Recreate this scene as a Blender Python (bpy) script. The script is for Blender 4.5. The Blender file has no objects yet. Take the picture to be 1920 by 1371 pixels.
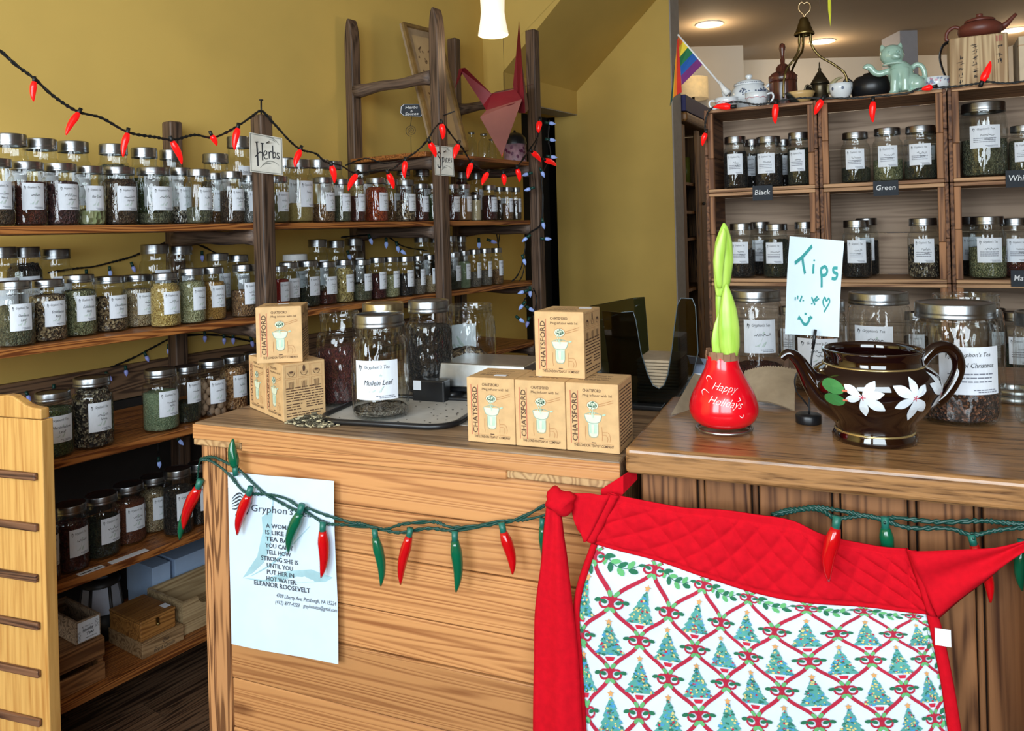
import bpy, bmesh, math, random
from mathutils import Vector, Matrix
S = bpy.context.scene
COL = S.collection
rnd = random.Random(7)
pi = math.pi
# ------------------------------------------------------------------ camera
F, CX, CY, EYE, ROLL = 1450.0, 960.0, 429.0, 1.42, 0.027
cR, sR = math.cos(ROLL), math.sin(ROLL)
cd = bpy.data.cameras.new('camera'); cam = bpy.data.objects.new('camera', cd); COL.objects.link(cam)
cd.sensor_fit = 'HORIZONTAL'; cd.sensor_width = 36.0; cd.lens = F / 1920 * 36
cd.shift_y = -(685.5 - CY) / 1920; cd.clip_start = 0.05; cd.clip_end = 60
Rv, Uv, Bv = Vector((cR, 0, -sR)), Vector((sR, 0, cR)), Vector((0, -1, 0))
m = Matrix(((Rv.x, Uv.x, Bv.x, 0), (Rv.y, Uv.y, Bv.y, 0), (Rv.z, Uv.z, Bv.z, EYE), (0, 0, 0, 1)))
cam.matrix_world = m
S.camera = cam
# ------------------------------------------------------------------ world, daylight, exposure
S.view_settings.view_transform = 'Standard'; S.view_settings.look = 'None'
S.view_settings.gamma = 1; S.view_settings.use_curve_mapping = False
S.view_settings.exposure = 0.22
S.cycles.transparent_max_bounces = 40
S.cycles.max_bounces = 10; S.cycles.diffuse_bounces = 3
S.cycles.sample_clamp_indirect = 6
W = bpy.data.worlds.new('world'); S.world = W; W.use_nodes = True
W.node_tree.nodes['Background'].inputs[0].default_value = (0.72, 0.86, 1.0, 1)
W.node_tree.nodes['Background'].inputs[1].default_value = 1.0
def area_light(name, loc, rot, sx, sy, power, color):
    l = bpy.data.lights.new(name, 'AREA'); l.shape = 'RECTANGLE'; l.size = sx; l.size_y = sy
    l.energy = power; l.color = color
    o = bpy.data.objects.new(name, l); COL.objects.link(o); o.location = loc; o.rotation_euler = rot
    return o
def lamp(name, loc, power, color, radius=.05, kind='POINT'):
    l = bpy.data.lights.new(name, kind); l.energy = power; l.color = color; l.shadow_soft_size = radius
    o = bpy.data.objects.new(name, l); COL.objects.link(o); o.location = loc
    return o
# daylight through the two panes of the shop window behind the camera
DAY = (0.82, 0.925, 1.0)
area_light('daylight', (-2.15, -1.40, 2.0), (pi / 2, 0, 0), 1.7, 1.6, 100, DAY)
area_light('daylight', (-0.05, -1.40, 2.0), (pi / 2, 0, 0), 1.7, 1.6, 76, DAY)
# ------------------------------------------------------------------ pixel helpers (photo frame 1920 x 1371)
def ray(px, py):
    u, v = px - CX, py - CY
    return (cR * u - sR * v) / F, (sR * u + cR * v) / F      # x/y and -z/y
def P(px, py, Y):
    k, q = ray(px, py)
    return Vector((k * Y, Y, EYE - q * Y))
def PZ(px, py, z):
    k, q = ray(px, py)
    Y = (EYE - z) / q
    return Vector((k * Y, Y, z))
class Frame:
    """a ground frame: x along a piece of furniture, y into its depth"""
    def __init__(s, ox, oy, ang):
        s.o = Vector((ox, oy)); s.a = ang
        s.ex = Vector((math.cos(ang), math.sin(ang))); s.ey = Vector((-s.ex.y, s.ex.x))
    def w(s, x, y, z=0.0):
        p = s.o + s.ex * x + s.ey * y
        return Vector((p.x, p.y, z))
    def loc(s, p):
        d = Vector((p[0], p[1])) - s.o
        return Vector((d.dot(s.ex), d.dot(s.ey), p[2]))
    def hit(s, px, py, y):
        """local point on the vertical plane y = const seen at a pixel"""
        k, q = ray(px, py)
        b = s.o + s.ey * y
        x = (k * b.y - b.x) / (s.ex.x - k * s.ex.y)
        Y = b.y + s.ex.y * x
        return Vector((x, y, EYE - q * Y))
    def top(s, px, py, z):
        return s.loc(PZ(px, py, z))
SH = Frame(-1.245, 2.10, math.atan2(.826, .564))       # herb shelving
CT = Frame(-.684, 1.68, -math.radians(22.5))           # counters
CR = Frame(.718, 2.85, -math.radians(27.0))            # tea crates
RK = Frame(*PZ(85, 1330, .05).to_2d(), 0)
# ------------------------------------------------------------------ materials
def srgb(r, g, b):
    f = lambda c: (c / 255 / 12.92) if c / 255 <= .04045 else ((c / 255 + .055) / 1.055) ** 2.4
    return (f(r), f(g), f(b), 1)
MATS = {}
def newmat(name):
    m = bpy.data.materials.new(name); m.use_nodes = True
    nt = m.node_tree
    return m, nt, nt.nodes['Principled BSDF']
def N(nt, t, **kw):
    n = nt.nodes.new(t)
    for k, v in kw.items():
        if k.startswith('i_'):
            n.inputs[k[2:].replace('_', ' ')].default_value = v
        else:
            setattr(n, k, v)
    return n
def ramp(nt, fac, stops):
    r = nt.nodes.new('ShaderNodeValToRGB'); e = r.color_ramp.elements
    while len(e) < len(stops): e.new(.5)
    for i, (p, c) in enumerate(stops): e[i].position = p; e[i].color = c
    nt.links.new(fac, r.inputs[0]); return r
def bump(nt, bs, h, strength, dist=.01):
    b = N(nt, 'ShaderNodeBump'); b.inputs['Strength'].default_value = strength; b.inputs['Distance'].default_value = dist
    nt.links.new(h, b.inputs['Height']); nt.links.new(b.outputs[0], bs.inputs['Normal'])
def plain(name, c, rough=.5, metal=0.0, noise=0.06, scale=30, bmp=0.0, coat=0.0, emit=None, estr=0.0, spec=None, trans=0.0, sheen=0.0):
    """one-colour surface with a faint procedural mottling"""
    if name in MATS: return MATS[name]
    m, nt, bs = newmat(name)
    tc = N(nt, 'ShaderNodeTexCoord'); n = N(nt, 'ShaderNodeTexNoise'); n.inputs['Scale'].default_value = scale; n.inputs['Detail'].default_value = 3
    nt.links.new(tc.outputs['Object'], n.inputs['Vector'])
    lo = tuple(x * (1 - noise * 1.6) for x in c[:3]) + (1,); hi = tuple(min(1, x * (1 + noise * 1.6)) for x in c[:3]) + (1,)
    r = ramp(nt, n.outputs['Fac'], [(.3, lo), (.7, hi)])
    nt.links.new(r.outputs[0], bs.inputs['Base Color'])
    bs.inputs['Roughness'].default_value = rough; bs.inputs['Metallic'].default_value = metal
    bs.inputs['Coat Weight'].default_value = coat; bs.inputs['Coat Roughness'].default_value = .05
    bs.inputs['Transmission Weight'].default_value = trans
    bs.inputs['Sheen Weight'].default_value = sheen
    if spec is not None: bs.inputs['Specular IOR Level'].default_value = spec
    if bmp: bump(nt, bs, n.outputs['Fac'], bmp)
    if emit:
        bs.inputs['Emission Color'].default_value = emit; bs.inputs['Emission Strength'].default_value = estr
    MATS[name] = m; return m
def wood(name, light, dark, axis='X', ring=26, along=1.4, lo=.32, hi=.62, rough=.5, bands=.5, wscale=9, dist=5.0, coat=0.0, knots=True, bmp=.15, stretch=.11):
    """planed timber: streaky stretched noise plus distorted growth bands along one axis"""
    if name in MATS: return MATS[name]
    m, nt, bs = newmat(name)
    tc = N(nt, 'ShaderNodeTexCoord'); oi = N(nt, 'ShaderNodeObjectInfo')
    mul = N(nt, 'ShaderNodeVectorMath', operation='SCALE'); mul.inputs[0].default_value = (3.1, 2.3, 4.7)
    nt.links.new(oi.outputs['Random'], mul.inputs['Scale'])
    add = N(nt, 'ShaderNodeVectorMath', operation='ADD')
    nt.links.new(tc.outputs['Object'], add.inputs[0]); nt.links.new(mul.outputs[0], add.inputs[1])
    mp = N(nt, 'ShaderNodeMapping'); i = 'XYZ'.index(axis)
    sc = [ring] * 3; sc[i] = along; mp.inputs['Scale'].default_value = sc
    nt.links.new(add.outputs[0], mp.inputs['Vector'])
    n = N(nt, 'ShaderNodeTexNoise'); n.inputs['Scale'].default_value = 2.2; n.inputs['Detail'].default_value = 5; n.inputs['Distortion'].default_value = .4
    nt.links.new(mp.outputs[0], n.inputs['Vector'])
    mp2 = N(nt, 'ShaderNodeMapping'); sc = [wscale * 2.4] * 3; sc[i] = wscale * stretch; mp2.inputs['Scale'].default_value = sc
    nt.links.new(add.outputs[0], mp2.inputs['Vector'])
    n2 = N(nt, 'ShaderNodeTexNoise'); n2.inputs['Scale'].default_value = 1.0; n2.inputs['Detail'].default_value = 1.5; n2.inputs['Roughness'].default_value = .35
    nt.links.new(mp2.outputs[0], n2.inputs['Vector'])
    k1 = N(nt, 'ShaderNodeMath', operation='MULTIPLY'); k1.inputs[1].default_value = dist * 16; nt.links.new(n2.outputs['Fac'], k1.inputs[0])
    k2 = N(nt, 'ShaderNodeMath', operation='SINE'); nt.links.new(k1.outputs[0], k2.inputs[0])
    wv = N(nt, 'ShaderNodeMapRange'); wv.inputs[1].default_value = -1; wv.inputs[2].default_value = 1; nt.links.new(k2.outputs[0], wv.inputs[0])
    mx = N(nt, 'ShaderNodeMix', data_type='FLOAT'); mx.inputs[0].default_value = bands
    nt.links.new(n.outputs['Fac'], mx.inputs[2]); nt.links.new(wv.outputs[0], mx.inputs[3])
    mid = tuple((a * .62 + b * .38) for a, b in zip(light, dark))
    r = ramp(nt, mx.outputs[0], [(lo, dark), ((lo + hi) / 2, mid), (hi, light)])
    col = r.outputs[0]
    if knots:
        v = N(nt, 'ShaderNodeTexVoronoi'); v.inputs['Scale'].default_value = 1.0
        mp3 = N(nt, 'ShaderNodeMapping'); sc = [7.0] * 3; sc[i] = 2.6; mp3.inputs['Scale'].default_value = sc
        nt.links.new(add.outputs[0], mp3.inputs['Vector']); nt.links.new(mp3.outputs[0], v.inputs['Vector'])
        kr = ramp(nt, v.outputs['Distance'], [(.04, (.25, .15, .1, 1)), (.13, (1, 1, 1, 1))])
        mm = N(nt, 'ShaderNodeMix', data_type='RGBA', blend_type='MULTIPLY'); mm.inputs[0].default_value = .7
        nt.links.new(col, mm.inputs[6]); nt.links.new(kr.outputs[0], mm.inputs[7]); col = mm.outputs[2]
    hsv = N(nt, 'ShaderNodeHueSaturation'); mr = N(nt, 'ShaderNodeMapRange'); mr.inputs[3].default_value = .84; mr.inputs[4].default_value = 1.14
    nt.links.new(oi.outputs['Random'], mr.inputs[0]); nt.links.new(mr.outputs[0], hsv.inputs['Value']); nt.links.new(col, hsv.inputs['Color'])
    nt.links.new(hsv.outputs[0], bs.inputs['Base Color'])
    bs.inputs['Roughness'].default_value = rough; bs.inputs['Coat Weight'].default_value = coat; bs.inputs['Coat Roughness'].default_value = .15
    if bmp: bump(nt, bs, mx.outputs[0], bmp, .004)
    MATS[name] = m; return m
def thin_glass(name, tint=(.97, .985, .98, 1), edge=.55, base=.035, rough=.02, wob=0.0):
    """thin clear pane: what lies behind shows through, edges and windows reflect"""
    if name in MATS: return MATS[name]
    m, nt, bs = newmat(name); nt.nodes.remove(bs)
    out = nt.nodes['Material Output']
    lw = N(nt, 'ShaderNodeLayerWeight'); lw.inputs['Blend'].default_value = .5
    pw = N(nt, 'ShaderNodeMath', operation='POWER'); pw.inputs[1].default_value = 3.2
    nt.links.new(lw.outputs['Facing'], pw.inputs[0])
    ma = N(nt, 'ShaderNodeMath', operation='MULTIPLY_ADD'); ma.inputs[1].default_value = edge; ma.inputs[2].default_value = base
    nt.links.new(pw.outputs[0], ma.inputs[0])
    tr = N(nt, 'ShaderNodeBsdfTransparent'); tr.inputs[0].default_value = tint
    gl = N(nt, 'ShaderNodeBsdfGlossy'); gl.inputs['Roughness'].default_value = rough
    if wob:
        tc = N(nt, 'ShaderNodeTexCoord'); n = N(nt, 'ShaderNodeTexNoise'); n.inputs['Scale'].default_value = 3.5; n.inputs['Detail'].default_value = 1
        nt.links.new(tc.outputs['Object'], n.inputs['Vector'])
        b = N(nt, 'ShaderNodeBump'); b.inputs['Strength'].default_value = wob; b.inputs['Distance'].default_value = .1
        nt.links.new(n.outputs['Fac'], b.inputs['Height']); nt.links.new(b.outputs[0], gl.inputs['Normal']); nt.links.new(b.outputs[0], lw.inputs['Normal'])
    mx = N(nt, 'ShaderNodeMixShader')
    nt.links.new(ma.outputs[0], mx.inputs[0]); nt.links.new(tr.outputs[0], mx.inputs[1]); nt.links.new(gl.outputs[0], mx.inputs[2])
    nt.links.new(mx.outputs[0], out.inputs['Surface'])
    MATS[name] = m; return m
def grains(name, cols, scale=13, rough=.8, zs=3.4, bmp=.6):
    """a mass of chopped leaf, seed or powder: cell colours"""
    if name in MATS: return MATS[name]
    m, nt, bs = newmat(name)
    tc = N(nt, 'ShaderNodeTexCoord'); mp = N(nt, 'ShaderNodeMapping'); mp.inputs['Scale'].default_value = (1, 1, zs)
    nt.links.new(tc.outputs['Object'], mp.inputs['Vector'])
    v = N(nt, 'ShaderNodeTexVoronoi'); v.inputs['Scale'].default_value = scale
    nt.links.new(mp.outputs[0], v.inputs['Vector'])
    sp = N(nt, 'ShaderNodeSeparateColor'); nt.links.new(v.outputs['Color'], sp.inputs[0])
    k = len(cols)
    r = ramp(nt, sp.outputs[0], [((i + .5) / k, c) for i, c in enumerate(cols)])
    nt.links.new(r.outputs[0], bs.inputs['Base Color']); bs.inputs['Roughness'].default_value = rough
    bump(nt, bs, v.outputs['Distance'], bmp, .04)
    MATS[name] = m; return m
# ------------------------------------------------------------------ mesh builder
class MB:
    def __init__(s): s.v = []; s.f = []; s.m = []; s.sm = []
    def add(s, verts, faces, mi=0, smooth=False, M=None):
        o = len(s.v)
        s.v += [tuple(M @ Vector(v)) for v in verts] if M is not None else [tuple(v) for v in verts]
        for f in faces: s.f.append(tuple(i + o for i in f)); s.m.append(mi); s.sm.append(smooth)
        return s
    def box(s, x0, x1, y0, y1, z0, z1, mi=0, M=None):
        v = [(x0, y0, z0), (x1, y0, z0), (x1, y1, z0), (x0, y1, z0), (x0, y0, z1), (x1, y0, z1), (x1, y1, z1), (x0, y1, z1)]
        return s.add(v, [(0, 3, 2, 1), (4, 5, 6, 7), (0, 1, 5, 4), (1, 2, 6, 5), (2, 3, 7, 6), (3, 0, 4, 7)], mi, False, M)
    def lathe(s, prof, seg=24, mi=0, M=None, smooth=True, sx=1.0, sy=1.0):
        v, f = [], []; n = len(prof); idx = []
        for r, z in prof:
            if r < 1e-6: idx.append([len(v)] * seg); v.append((0, 0, z))
            else:
                idx.append(list(range(len(v), len(v) + seg)))
                v += [(r * sx * math.cos(2 * pi * k / seg), r * sy * math.sin(2 * pi * k / seg), z) for k in range(seg)]
        for i in range(n - 1):
            a, b = idx[i], idx[i + 1]
            for k in range(seg):
                q = [a[k], a[(k + 1) % seg], b[(k + 1) % seg], b[k]]
                q = [x for j, x in enumerate(q) if x not in q[:j]]
                if len(q) > 2: f.append(tuple(q))
        return s.add(v, f, mi, smooth, M)
    def tube(s, pts, rad, seg=8, mi=0, M=None, caps=True, flat=1.0, up=None, closed=False):
        """swept round (or flattened) bar through points; rad is one radius or one per point"""
        pts = [Vector(p) for p in pts]; n = len(pts)
        rad = [rad] * n if isinstance(rad, (int, float)) else list(rad)
        up = Vector(up) if up else None
        v, f = [], []; prev = None
        for i, p in enumerate(pts):
            if closed: t = pts[(i + 1) % n] - pts[i - 1]
            else: t = pts[min(i + 1, n - 1)] - pts[max(i - 1, 0)]
            t = t.normalized() if t.length > 1e-9 else Vector((0, 0, 1))
            if up is not None: a = up - t * up.dot(t)
            elif prev is None: a = t.orthogonal()
            else: a = prev - t * prev.dot(t)
            if a.length < 1e-6: a = t.orthogonal()
            a.normalize(); prev = a; b = t.cross(a)
            for k in range(seg):
                an = 2 * pi * k / seg
                v.append(p + a * (rad[i] * flat * math.cos(an)) + b * (rad[i] * math.sin(an)))
        for i in range(n if closed else n - 1):
            for k in range(seg):
                j = (i + 1) % n
                f.append((i * seg + k, i * seg + (k + 1) % seg, j * seg + (k + 1) % seg, j * seg + k))
        if caps and not closed:
            f.append(tuple(range(seg - 1, -1, -1))); f.append(tuple((n - 1) * seg + k for k in range(seg)))
        return s.add(v, f, mi, True, M)
    def prism(s, poly, d0, d1, plane='xz', mi=0, M=None):
        """outline extruded between two offsets along the third axis"""
        n = len(poly)
        mk = {'xz': lambda p, d: (p[0], d, p[1]), 'xy': lambda p, d: (p[0], p[1], d), 'yz': lambda p, d: (d, p[0], p[1])}[plane]
        v = [mk(p, d0) for p in poly] + [mk(p, d1) for p in poly]
        f = [tuple(range(n)), tuple(range(2 * n - 1, n - 1, -1))] + [(i, i + n, (i + 1) % n + n, (i + 1) % n) for i in range(n)]
        return s.add(v, f, mi, False, M)
    def ball(s, c, r, seg=12, rings=8, mi=0, sc=(1, 1, 1), M=None):
        pr = [(math.sin(pi * i / rings) * r, -math.cos(pi * i / rings) * r) for i in range(rings + 1)]
        pr[0] = (0, -r); pr[-1] = (0, r)
        T = Matrix.Translation(Vector(c)) @ Matrix.Diagonal((*sc, 1))
        return s.lathe(pr, seg, mi, (M @ T) if M is not None else T)
    def mesh(s, name, mats):
        me = bpy.data.meshes.new(name); me.from_pydata(s.v, [], s.f)
        for m in (mats if isinstance(mats, (list, tuple)) else [mats]): me.materials.append(m)
        me.polygons.foreach_set('material_index', s.m); me.polygons.foreach_set('use_smooth', s.sm)
        me.update(); return me
    def build(s, name, mats, parent=None, loc=(0, 0, 0), rz=0.0, fix=False):
        me = s.mesh(name, mats)
        if fix:
            b = bmesh.new(); b.from_mesh(me); bmesh.ops.recalc_face_normals(b, faces=b.faces); b.to_mesh(me); b.free()
        return link(name, me, parent, loc, rz)
def link(name, me, parent=None, loc=(0, 0, 0), rz=0.0):
    o = bpy.data.objects.new(name, me); COL.objects.link(o); o.location = loc; o.rotation_euler = (0, 0, rz)
    if parent is not None: o.parent = parent
    return o
def tag(o, label, cat, group=None, kind=None):
    if label: o['label'] = label
    if cat: o['category'] = cat
    if group: o['group'] = group
    if kind: o['kind'] = kind
    return o
def thing(name, label, cat, loc=(0, 0, 0), rz=0.0, group=None):
    return tag(link(name, None, None, loc, rz), label, cat, group)
def struct(name, mb, mats, loc=(0, 0, 0), rz=0.0, fix=False):
    o = mb.build(name, mats, None, loc, rz, fix); o['kind'] = 'structure'; return o
def bevel(o, w=.002, seg=2):
    b = o.modifiers.new('bevel', 'BEVEL'); b.width = w; b.segments = seg; b.limit_method = 'ANGLE'; b.angle_limit = .6
    return o
def fr_thing(name, label, cat, fr, x, y, z, rz=0.0, group=None):
    return thing(name, label, cat, fr.w(x, y, z), fr.a + rz, group)
def smooth_path(pts, sub=4):
    """Catmull-Rom through points"""
    p = [Vector(q) for q in pts]; out = []
    for i in range(len(p) - 1):
        a, b, c, d = p[max(i - 1, 0)], p[i], p[i + 1], p[min(i + 2, len(p) - 1)]
        for k in range(sub):
            t = k / sub
            out.append(.5 * ((2 * b) + (c - a) * t + (2 * a - 5 * b + 4 * c - d) * t * t + (3 * b - a - 3 * c + d) * t ** 3))
    out.append(p[-1]); return out
# ------------------------------------------------------------------ flat lettering
_T = {}
def text2d(txt, shear=0.0, bold=0.0, spacing=1.0):
    """outline lettering as flat faces: (verts, faces, width); cap height about .7"""
    key = (txt, shear, bold, spacing)
    if key in _T: return _T[key]
    c = bpy.data.curves.new('lettering', 'FONT'); c.body = txt; c.resolution_u = 2; c.shear = shear; c.offset = bold; c.space_character = spacing
    o = bpy.data.objects.new('lettering', c); COL.objects.link(o)
    dg = bpy.context.evaluated_depsgraph_get(); dg.update()
    me = bpy.data.meshes.new_from_object(o.evaluated_get(dg))
    v = [(q.co.x, q.co.y) for q in me.vertices]; f = [tuple(q.vertices) for q in me.polygons]
    bpy.data.objects.remove(o); bpy.data.curves.remove(c); bpy.data.meshes.remove(me)
    x0 = min((q[0] for q in v), default=0); x1 = max((q[0] for q in v), default=0)
    v = [(x - x0, y) for x, y in v]
    _T[key] = (v, f, x1 - x0); return _T[key]
def put_text(mb, txt, fn, x, y, h, w=None, mi=0, align='l', shear=0.0, bold=0.0, rot=0.0):
    """lay lettering into flat coordinates (x, y), cap height h, mapped to space by fn"""
    v, f, tw = text2d(txt, shear, bold)
    if tw <= 0: return
    sy = h / .7; sx = (w / tw) if w else sy
    off = {'l': 0, 'c': -tw * sx / 2, 'r': -tw * sx}[align]
    c, s = math.cos(rot), math.sin(rot)
    vv = []
    for a, b in v:
        p, q = a * sx + off, b * sy
        vv.append(fn(x + p * c - q * s, y + p * s + q * c))
    mb.add(vv, f, mi)
def stroke(mb, pts, w, fn, mi=0, sub=5, taper=False):
    """a pen or brush line of width w"""
    p = smooth_path([(a, b, 0) for a, b in pts], sub) if len(pts) > 2 and sub > 1 else [Vector((a, b, 0)) for a, b in pts]
    n = len(p); v = []
    for i, q in enumerate(p):
        t = p[min(i + 1, n - 1)] - p[max(i - 1, 0)]
        t = t.normalized() if t.length > 1e-9 else Vector((1, 0, 0))
        ww = w / 2 * ((1 - .75 * abs(2 * i / max(1, n - 1) - 1)) if taper else 1)
        nx, ny = -t.y * ww, t.x * ww
        v += [fn(q.x + nx, q.y + ny), fn(q.x - nx, q.y - ny)]
    mb.add(v, [(2 * i, 2 * i + 1, 2 * i + 3, 2 * i + 2) for i in range(n - 1)], mi)
def blob(mb, x, y, rx, ry, fn, mi=0, rot=0.0, n=10, pinch=0.0):
    c, s = math.cos(rot), math.sin(rot); v = []
    for k in range(n):
        a = 2 * pi * k / n; p = rx * math.cos(a); q = ry * math.sin(a) * (1 - pinch * abs(math.cos(a)) ** 2)
        v.append(fn(x + p * c - q * s, y + p * s + q * c))
    if rx < .008 or n < 8: mb.add(v, [tuple(range(n))], mi)
    else: mb.add([fn(x, y)] + v, [(0, k + 1, (k + 1) % n + 1) for k in range(n)], mi)
def poly(mb, pts, fn, mi=0): mb.add([fn(a, b) for a, b in pts], [tuple(range(len(pts)))], mi)
def tri_fix(o):
    b = bmesh.new(); b.from_mesh(o.data); bmesh.ops.triangulate(b, faces=[f for f in b.faces if len(f.verts) > 4]); b.to_mesh(b and o.data); b.free(); return o
def gryphon(mb, x, y, s, fn, mi):
    """the shop's small black winged-beast mark"""
    for k in range(4):
        stroke(mb, [(x, y + s * (.1 + .05 * k)), (x - s * .25, y + s * (.35 - .04 * k)), (x - s * .6, y + s * (.30 - .2 * k)), (x - s * .75, y + s * (.1 - .22 * k))], s * .13, fn, mi, 3, True)
    stroke(mb, [(x - s * .1, y + s * .25), (x + s * .15, y + s * .1), (x + s * .2, y - s * .25), (x + s * .05, y - s * .5)], s * .2, fn, mi, 3)
    stroke(mb, [(x + s * .2, y + s * .1), (x + s * .45, y + s * .05), (x + s * .5, y - s * .1)], s * .1, fn, mi, 3)
    stroke(mb, [(x - s * .2, y - s * .4), (x - s * .1, y - s * .75), (x + s * .1, y - s * .6)], s * .1, fn, mi, 3)
def scrawl(mb, x, y, w, h, fn, mi, seed):
    """unreadable small handwriting"""
    r = random.Random(seed); n = 16; pts = []
    for i in range(n + 1):
        pts.append((x + w * i / n, y + h * ((r.random() * .9 if i % 2 else -r.random() * .25) + (.5 if r.random() < .15 else 0))))
    stroke(mb, pts, h * .22, fn, mi, 2)
def textline(mb, x, y, w, h, fn, mi, seed):
    """a line of print too small to read"""
    r = random.Random(seed); p = x
    while p < x + w - h:
        q = min(x + w, p + h * (1.5 + 3.5 * r.random()))
        poly(mb, [(p, y), (q, y), (q, y + h * .62), (p, y + h * .62)], fn, mi); p = q + h * .6
# ------------------------------------------------------------------ shared materials
M_wall = plain('yellow_paint', srgb(212, 177, 92), .75, noise=.035, scale=3, bmp=.03)
M_white_wall = plain('white_paint', srgb(222, 214, 202), .8, noise=.02, scale=2)
M_grey_trim = plain('grey_paint', srgb(170, 160, 150), .7, noise=.04)
M_ceil = plain('ceiling_paint', srgb(172, 150, 124), .85, noise=.02, scale=2)
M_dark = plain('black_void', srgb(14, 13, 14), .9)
M_black = plain('black_plastic', srgb(22, 23, 26), .35)
M_iron = plain('black_iron', srgb(30, 28, 27), .5, noise=.2)
M_steel = plain('bright_tin', srgb(150, 153, 156), .3, 1.0, noise=.05)
M_brushed = plain('brushed_steel', srgb(176, 178, 178), .34, 1.0, noise=.06, scale=60)
M_tan_lid = plain('brass_tin', srgb(190, 176, 140), .32, 1.0, noise=.05)
M_paper = plain('white_paper', srgb(222, 228, 236), .85, noise=.02, scale=12)
M_ink = plain('black_ink', srgb(28, 28, 34), .8)
M_teal = plain('teal_ink', srgb(150, 190, 196), .85)
M_pale_leaf = plain('pale_green_ink', srgb(184, 200, 196), .85)
M_white = plain('white_plastic', srgb(232, 232, 230), .4, noise=.02)
M_glass = thin_glass('jar_glass', (.93, .955, .95, 1), .55, .06, .03, .12)
M_glass2 = thin_glass('big_jar_glass', (.95, .97, .965, 1), .72, .075, .02, .22)
M_ladder = wood('old_ladder_wood', srgb(106, 82, 64), srgb(48, 34, 26), 'Z', 40, 2.0, rough=.55, bands=.25, knots=False)
M_rung = wood('old_rung_wood', srgb(108, 88, 74), srgb(54, 40, 34), 'Y', 40, 2.0, rough=.6, bands=.2, knots=False)
M_shelf = wood('orange_pine', srgb(176, 112, 56), srgb(104, 54, 22), 'X', 26, 1.2, rough=.42, bands=.45, wscale=14, dist=4)
M_red = plain('red_cotton', srgb(196, 8, 28), .9, noise=.05, scale=90, spec=.15)
# ================================================================== SETTING
CEIL = 2.90
struct('ceiling', MB().box(-5, 5, -1.7, 8, CEIL, CEIL + .1), M_ceil)
floor = struct('floor', MB().box(-5, 5, -1.7, 8, -.1, -.012), plain('sub_floor', srgb(40, 30, 24), .8))
M_floor = wood('walnut_floor', srgb(120, 92, 70), srgb(58, 42, 32), 'X', 18, 1.0, rough=.45, bands=.45, knots=False)
for k in range(13):
    y0 = -.95 + k * .115
    off = (k * .37) % .9
    for x0, x1 in ((-.7, off), (off, off + 1.3), (off + 1.3, 3.0)):
        p = MB().box(x0 + .001, x1 - .001, y0 + .001, y0 + .113, -.012, 0).build('floor_plank', M_floor, None, SH.w(0, 0, 0), SH.a)
        p.parent = floor
# yellow wall behind the shelving, doorway, stairs
struct('wall_left', MB().box(-4.9, 3.17, .56, .68, 0, CEIL).box(3.17, 3.658, .56, .68, 2.198, CEIL), M_wall, SH.w(0, 0), SH.a)
struct('wall_back', MB().box(3.658, 3.79, -.275, .60, 0, CEIL), M_wall, SH.w(0, 0), SH.a)
struct('trim_1', MB().box(3.660, 3.80, -.283, -.275, 0, CEIL).box(3.79, 3.80, -.275, .6, 0, CEIL), M_grey_trim, SH.w(0, 0), SH.a)
w0 = .56
stair = MB().prism([(w0 - .1435, 2.357), (w0 - .78, 2.357 + .6365 * .862), (w0 - .78, CEIL), (w0, CEIL), (w0, 2.357)], 2.766, 3.658, 'yz')
struct('wall_stair', stair, M_wall, SH.w(0, 0), SH.a, True)
struct('trim_2', MB().box(2.766, 3.658, w0 - .1435, w0, 2.200, 2.357), M_wall, SH.w(0, 0), SH.a)
struct('trim_3', MB().box(2.766, 3.658, w0 - .1435, w0, 2.194, 2.199), M_grey_trim, SH.w(0, 0), SH.a)
struct('doorway_shade', MB().box(3.17, 3.658, .66, .67, 0, 2.198), M_dark, SH.w(0, 0), SH.a)  # black sheet across the open doorway, painting in the darkness beyond
struct('hall_light_block', MB().box(2.9, 4.6, 1.3, 1.4, 0, CEIL).box(2.9, 3.0, .68, 1.3, 0, CEIL).box(4.4, 4.5, .6, 1.3, 0, CEIL).box(3.8,4.5,.58,.62,0,CEIL), M_dark, SH.w(0, 0), SH.a)  # unseen black enclosure added to stop world light leaking through the doorway
# far room
struct('wall_far', MB().box(.6, 1.97, 6.46, 6.6, 0, CEIL).box(1.97, 5, 7.05, 7.2, 0, CEIL), M_white_wall)
c0 = P(1687, 60, 6.1); c1 = P(1720, 60, 6.1)
struct('wall_column', MB().box(c0.x, c1.x, 6.1, 6.4, 0, CEIL), plain('blue_grey_paint', srgb(168, 166, 172), .8, noise=.02))
struct('wall_right', MB().box(4.4, 4.5, -1.7, 8, 0, CEIL), M_white_wall)
# shop front behind the camera
fw = MB().box(-5, 5, -1.62, -1.5, 0, 1.15).box(-5, 5, -1.62, -1.5, 2.82, CEIL)
for x0, x1 in ((-5, -3.05), (-1.25, -.95), (.85, 5)): fw.box(x0, x1, -1.62, -1.5, 1.15, 2.82)
struct('wall_front', fw, M_wall)
for i, (x0, x1) in enumerate(((-3.05, -1.25), (-.95, .85))):
    w = MB()
    for a, b, c, d in ((x0, x0 + .05, 1.15, 2.82), (x1 - .05, x1, 1.15, 2.82), (x0, x1, 1.15, 1.2), (x0, x1, 2.77, 2.82)): w.box(a, b, -1.6, -1.52, c, d)
    o = struct('window_%d' % (i + 1), w, M_grey_trim)
    MB().box(x0 + .05, x1 - .05, -1.565, -1.56, 1.2, 2.77).build('pane', M_glass2, o)
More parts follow.
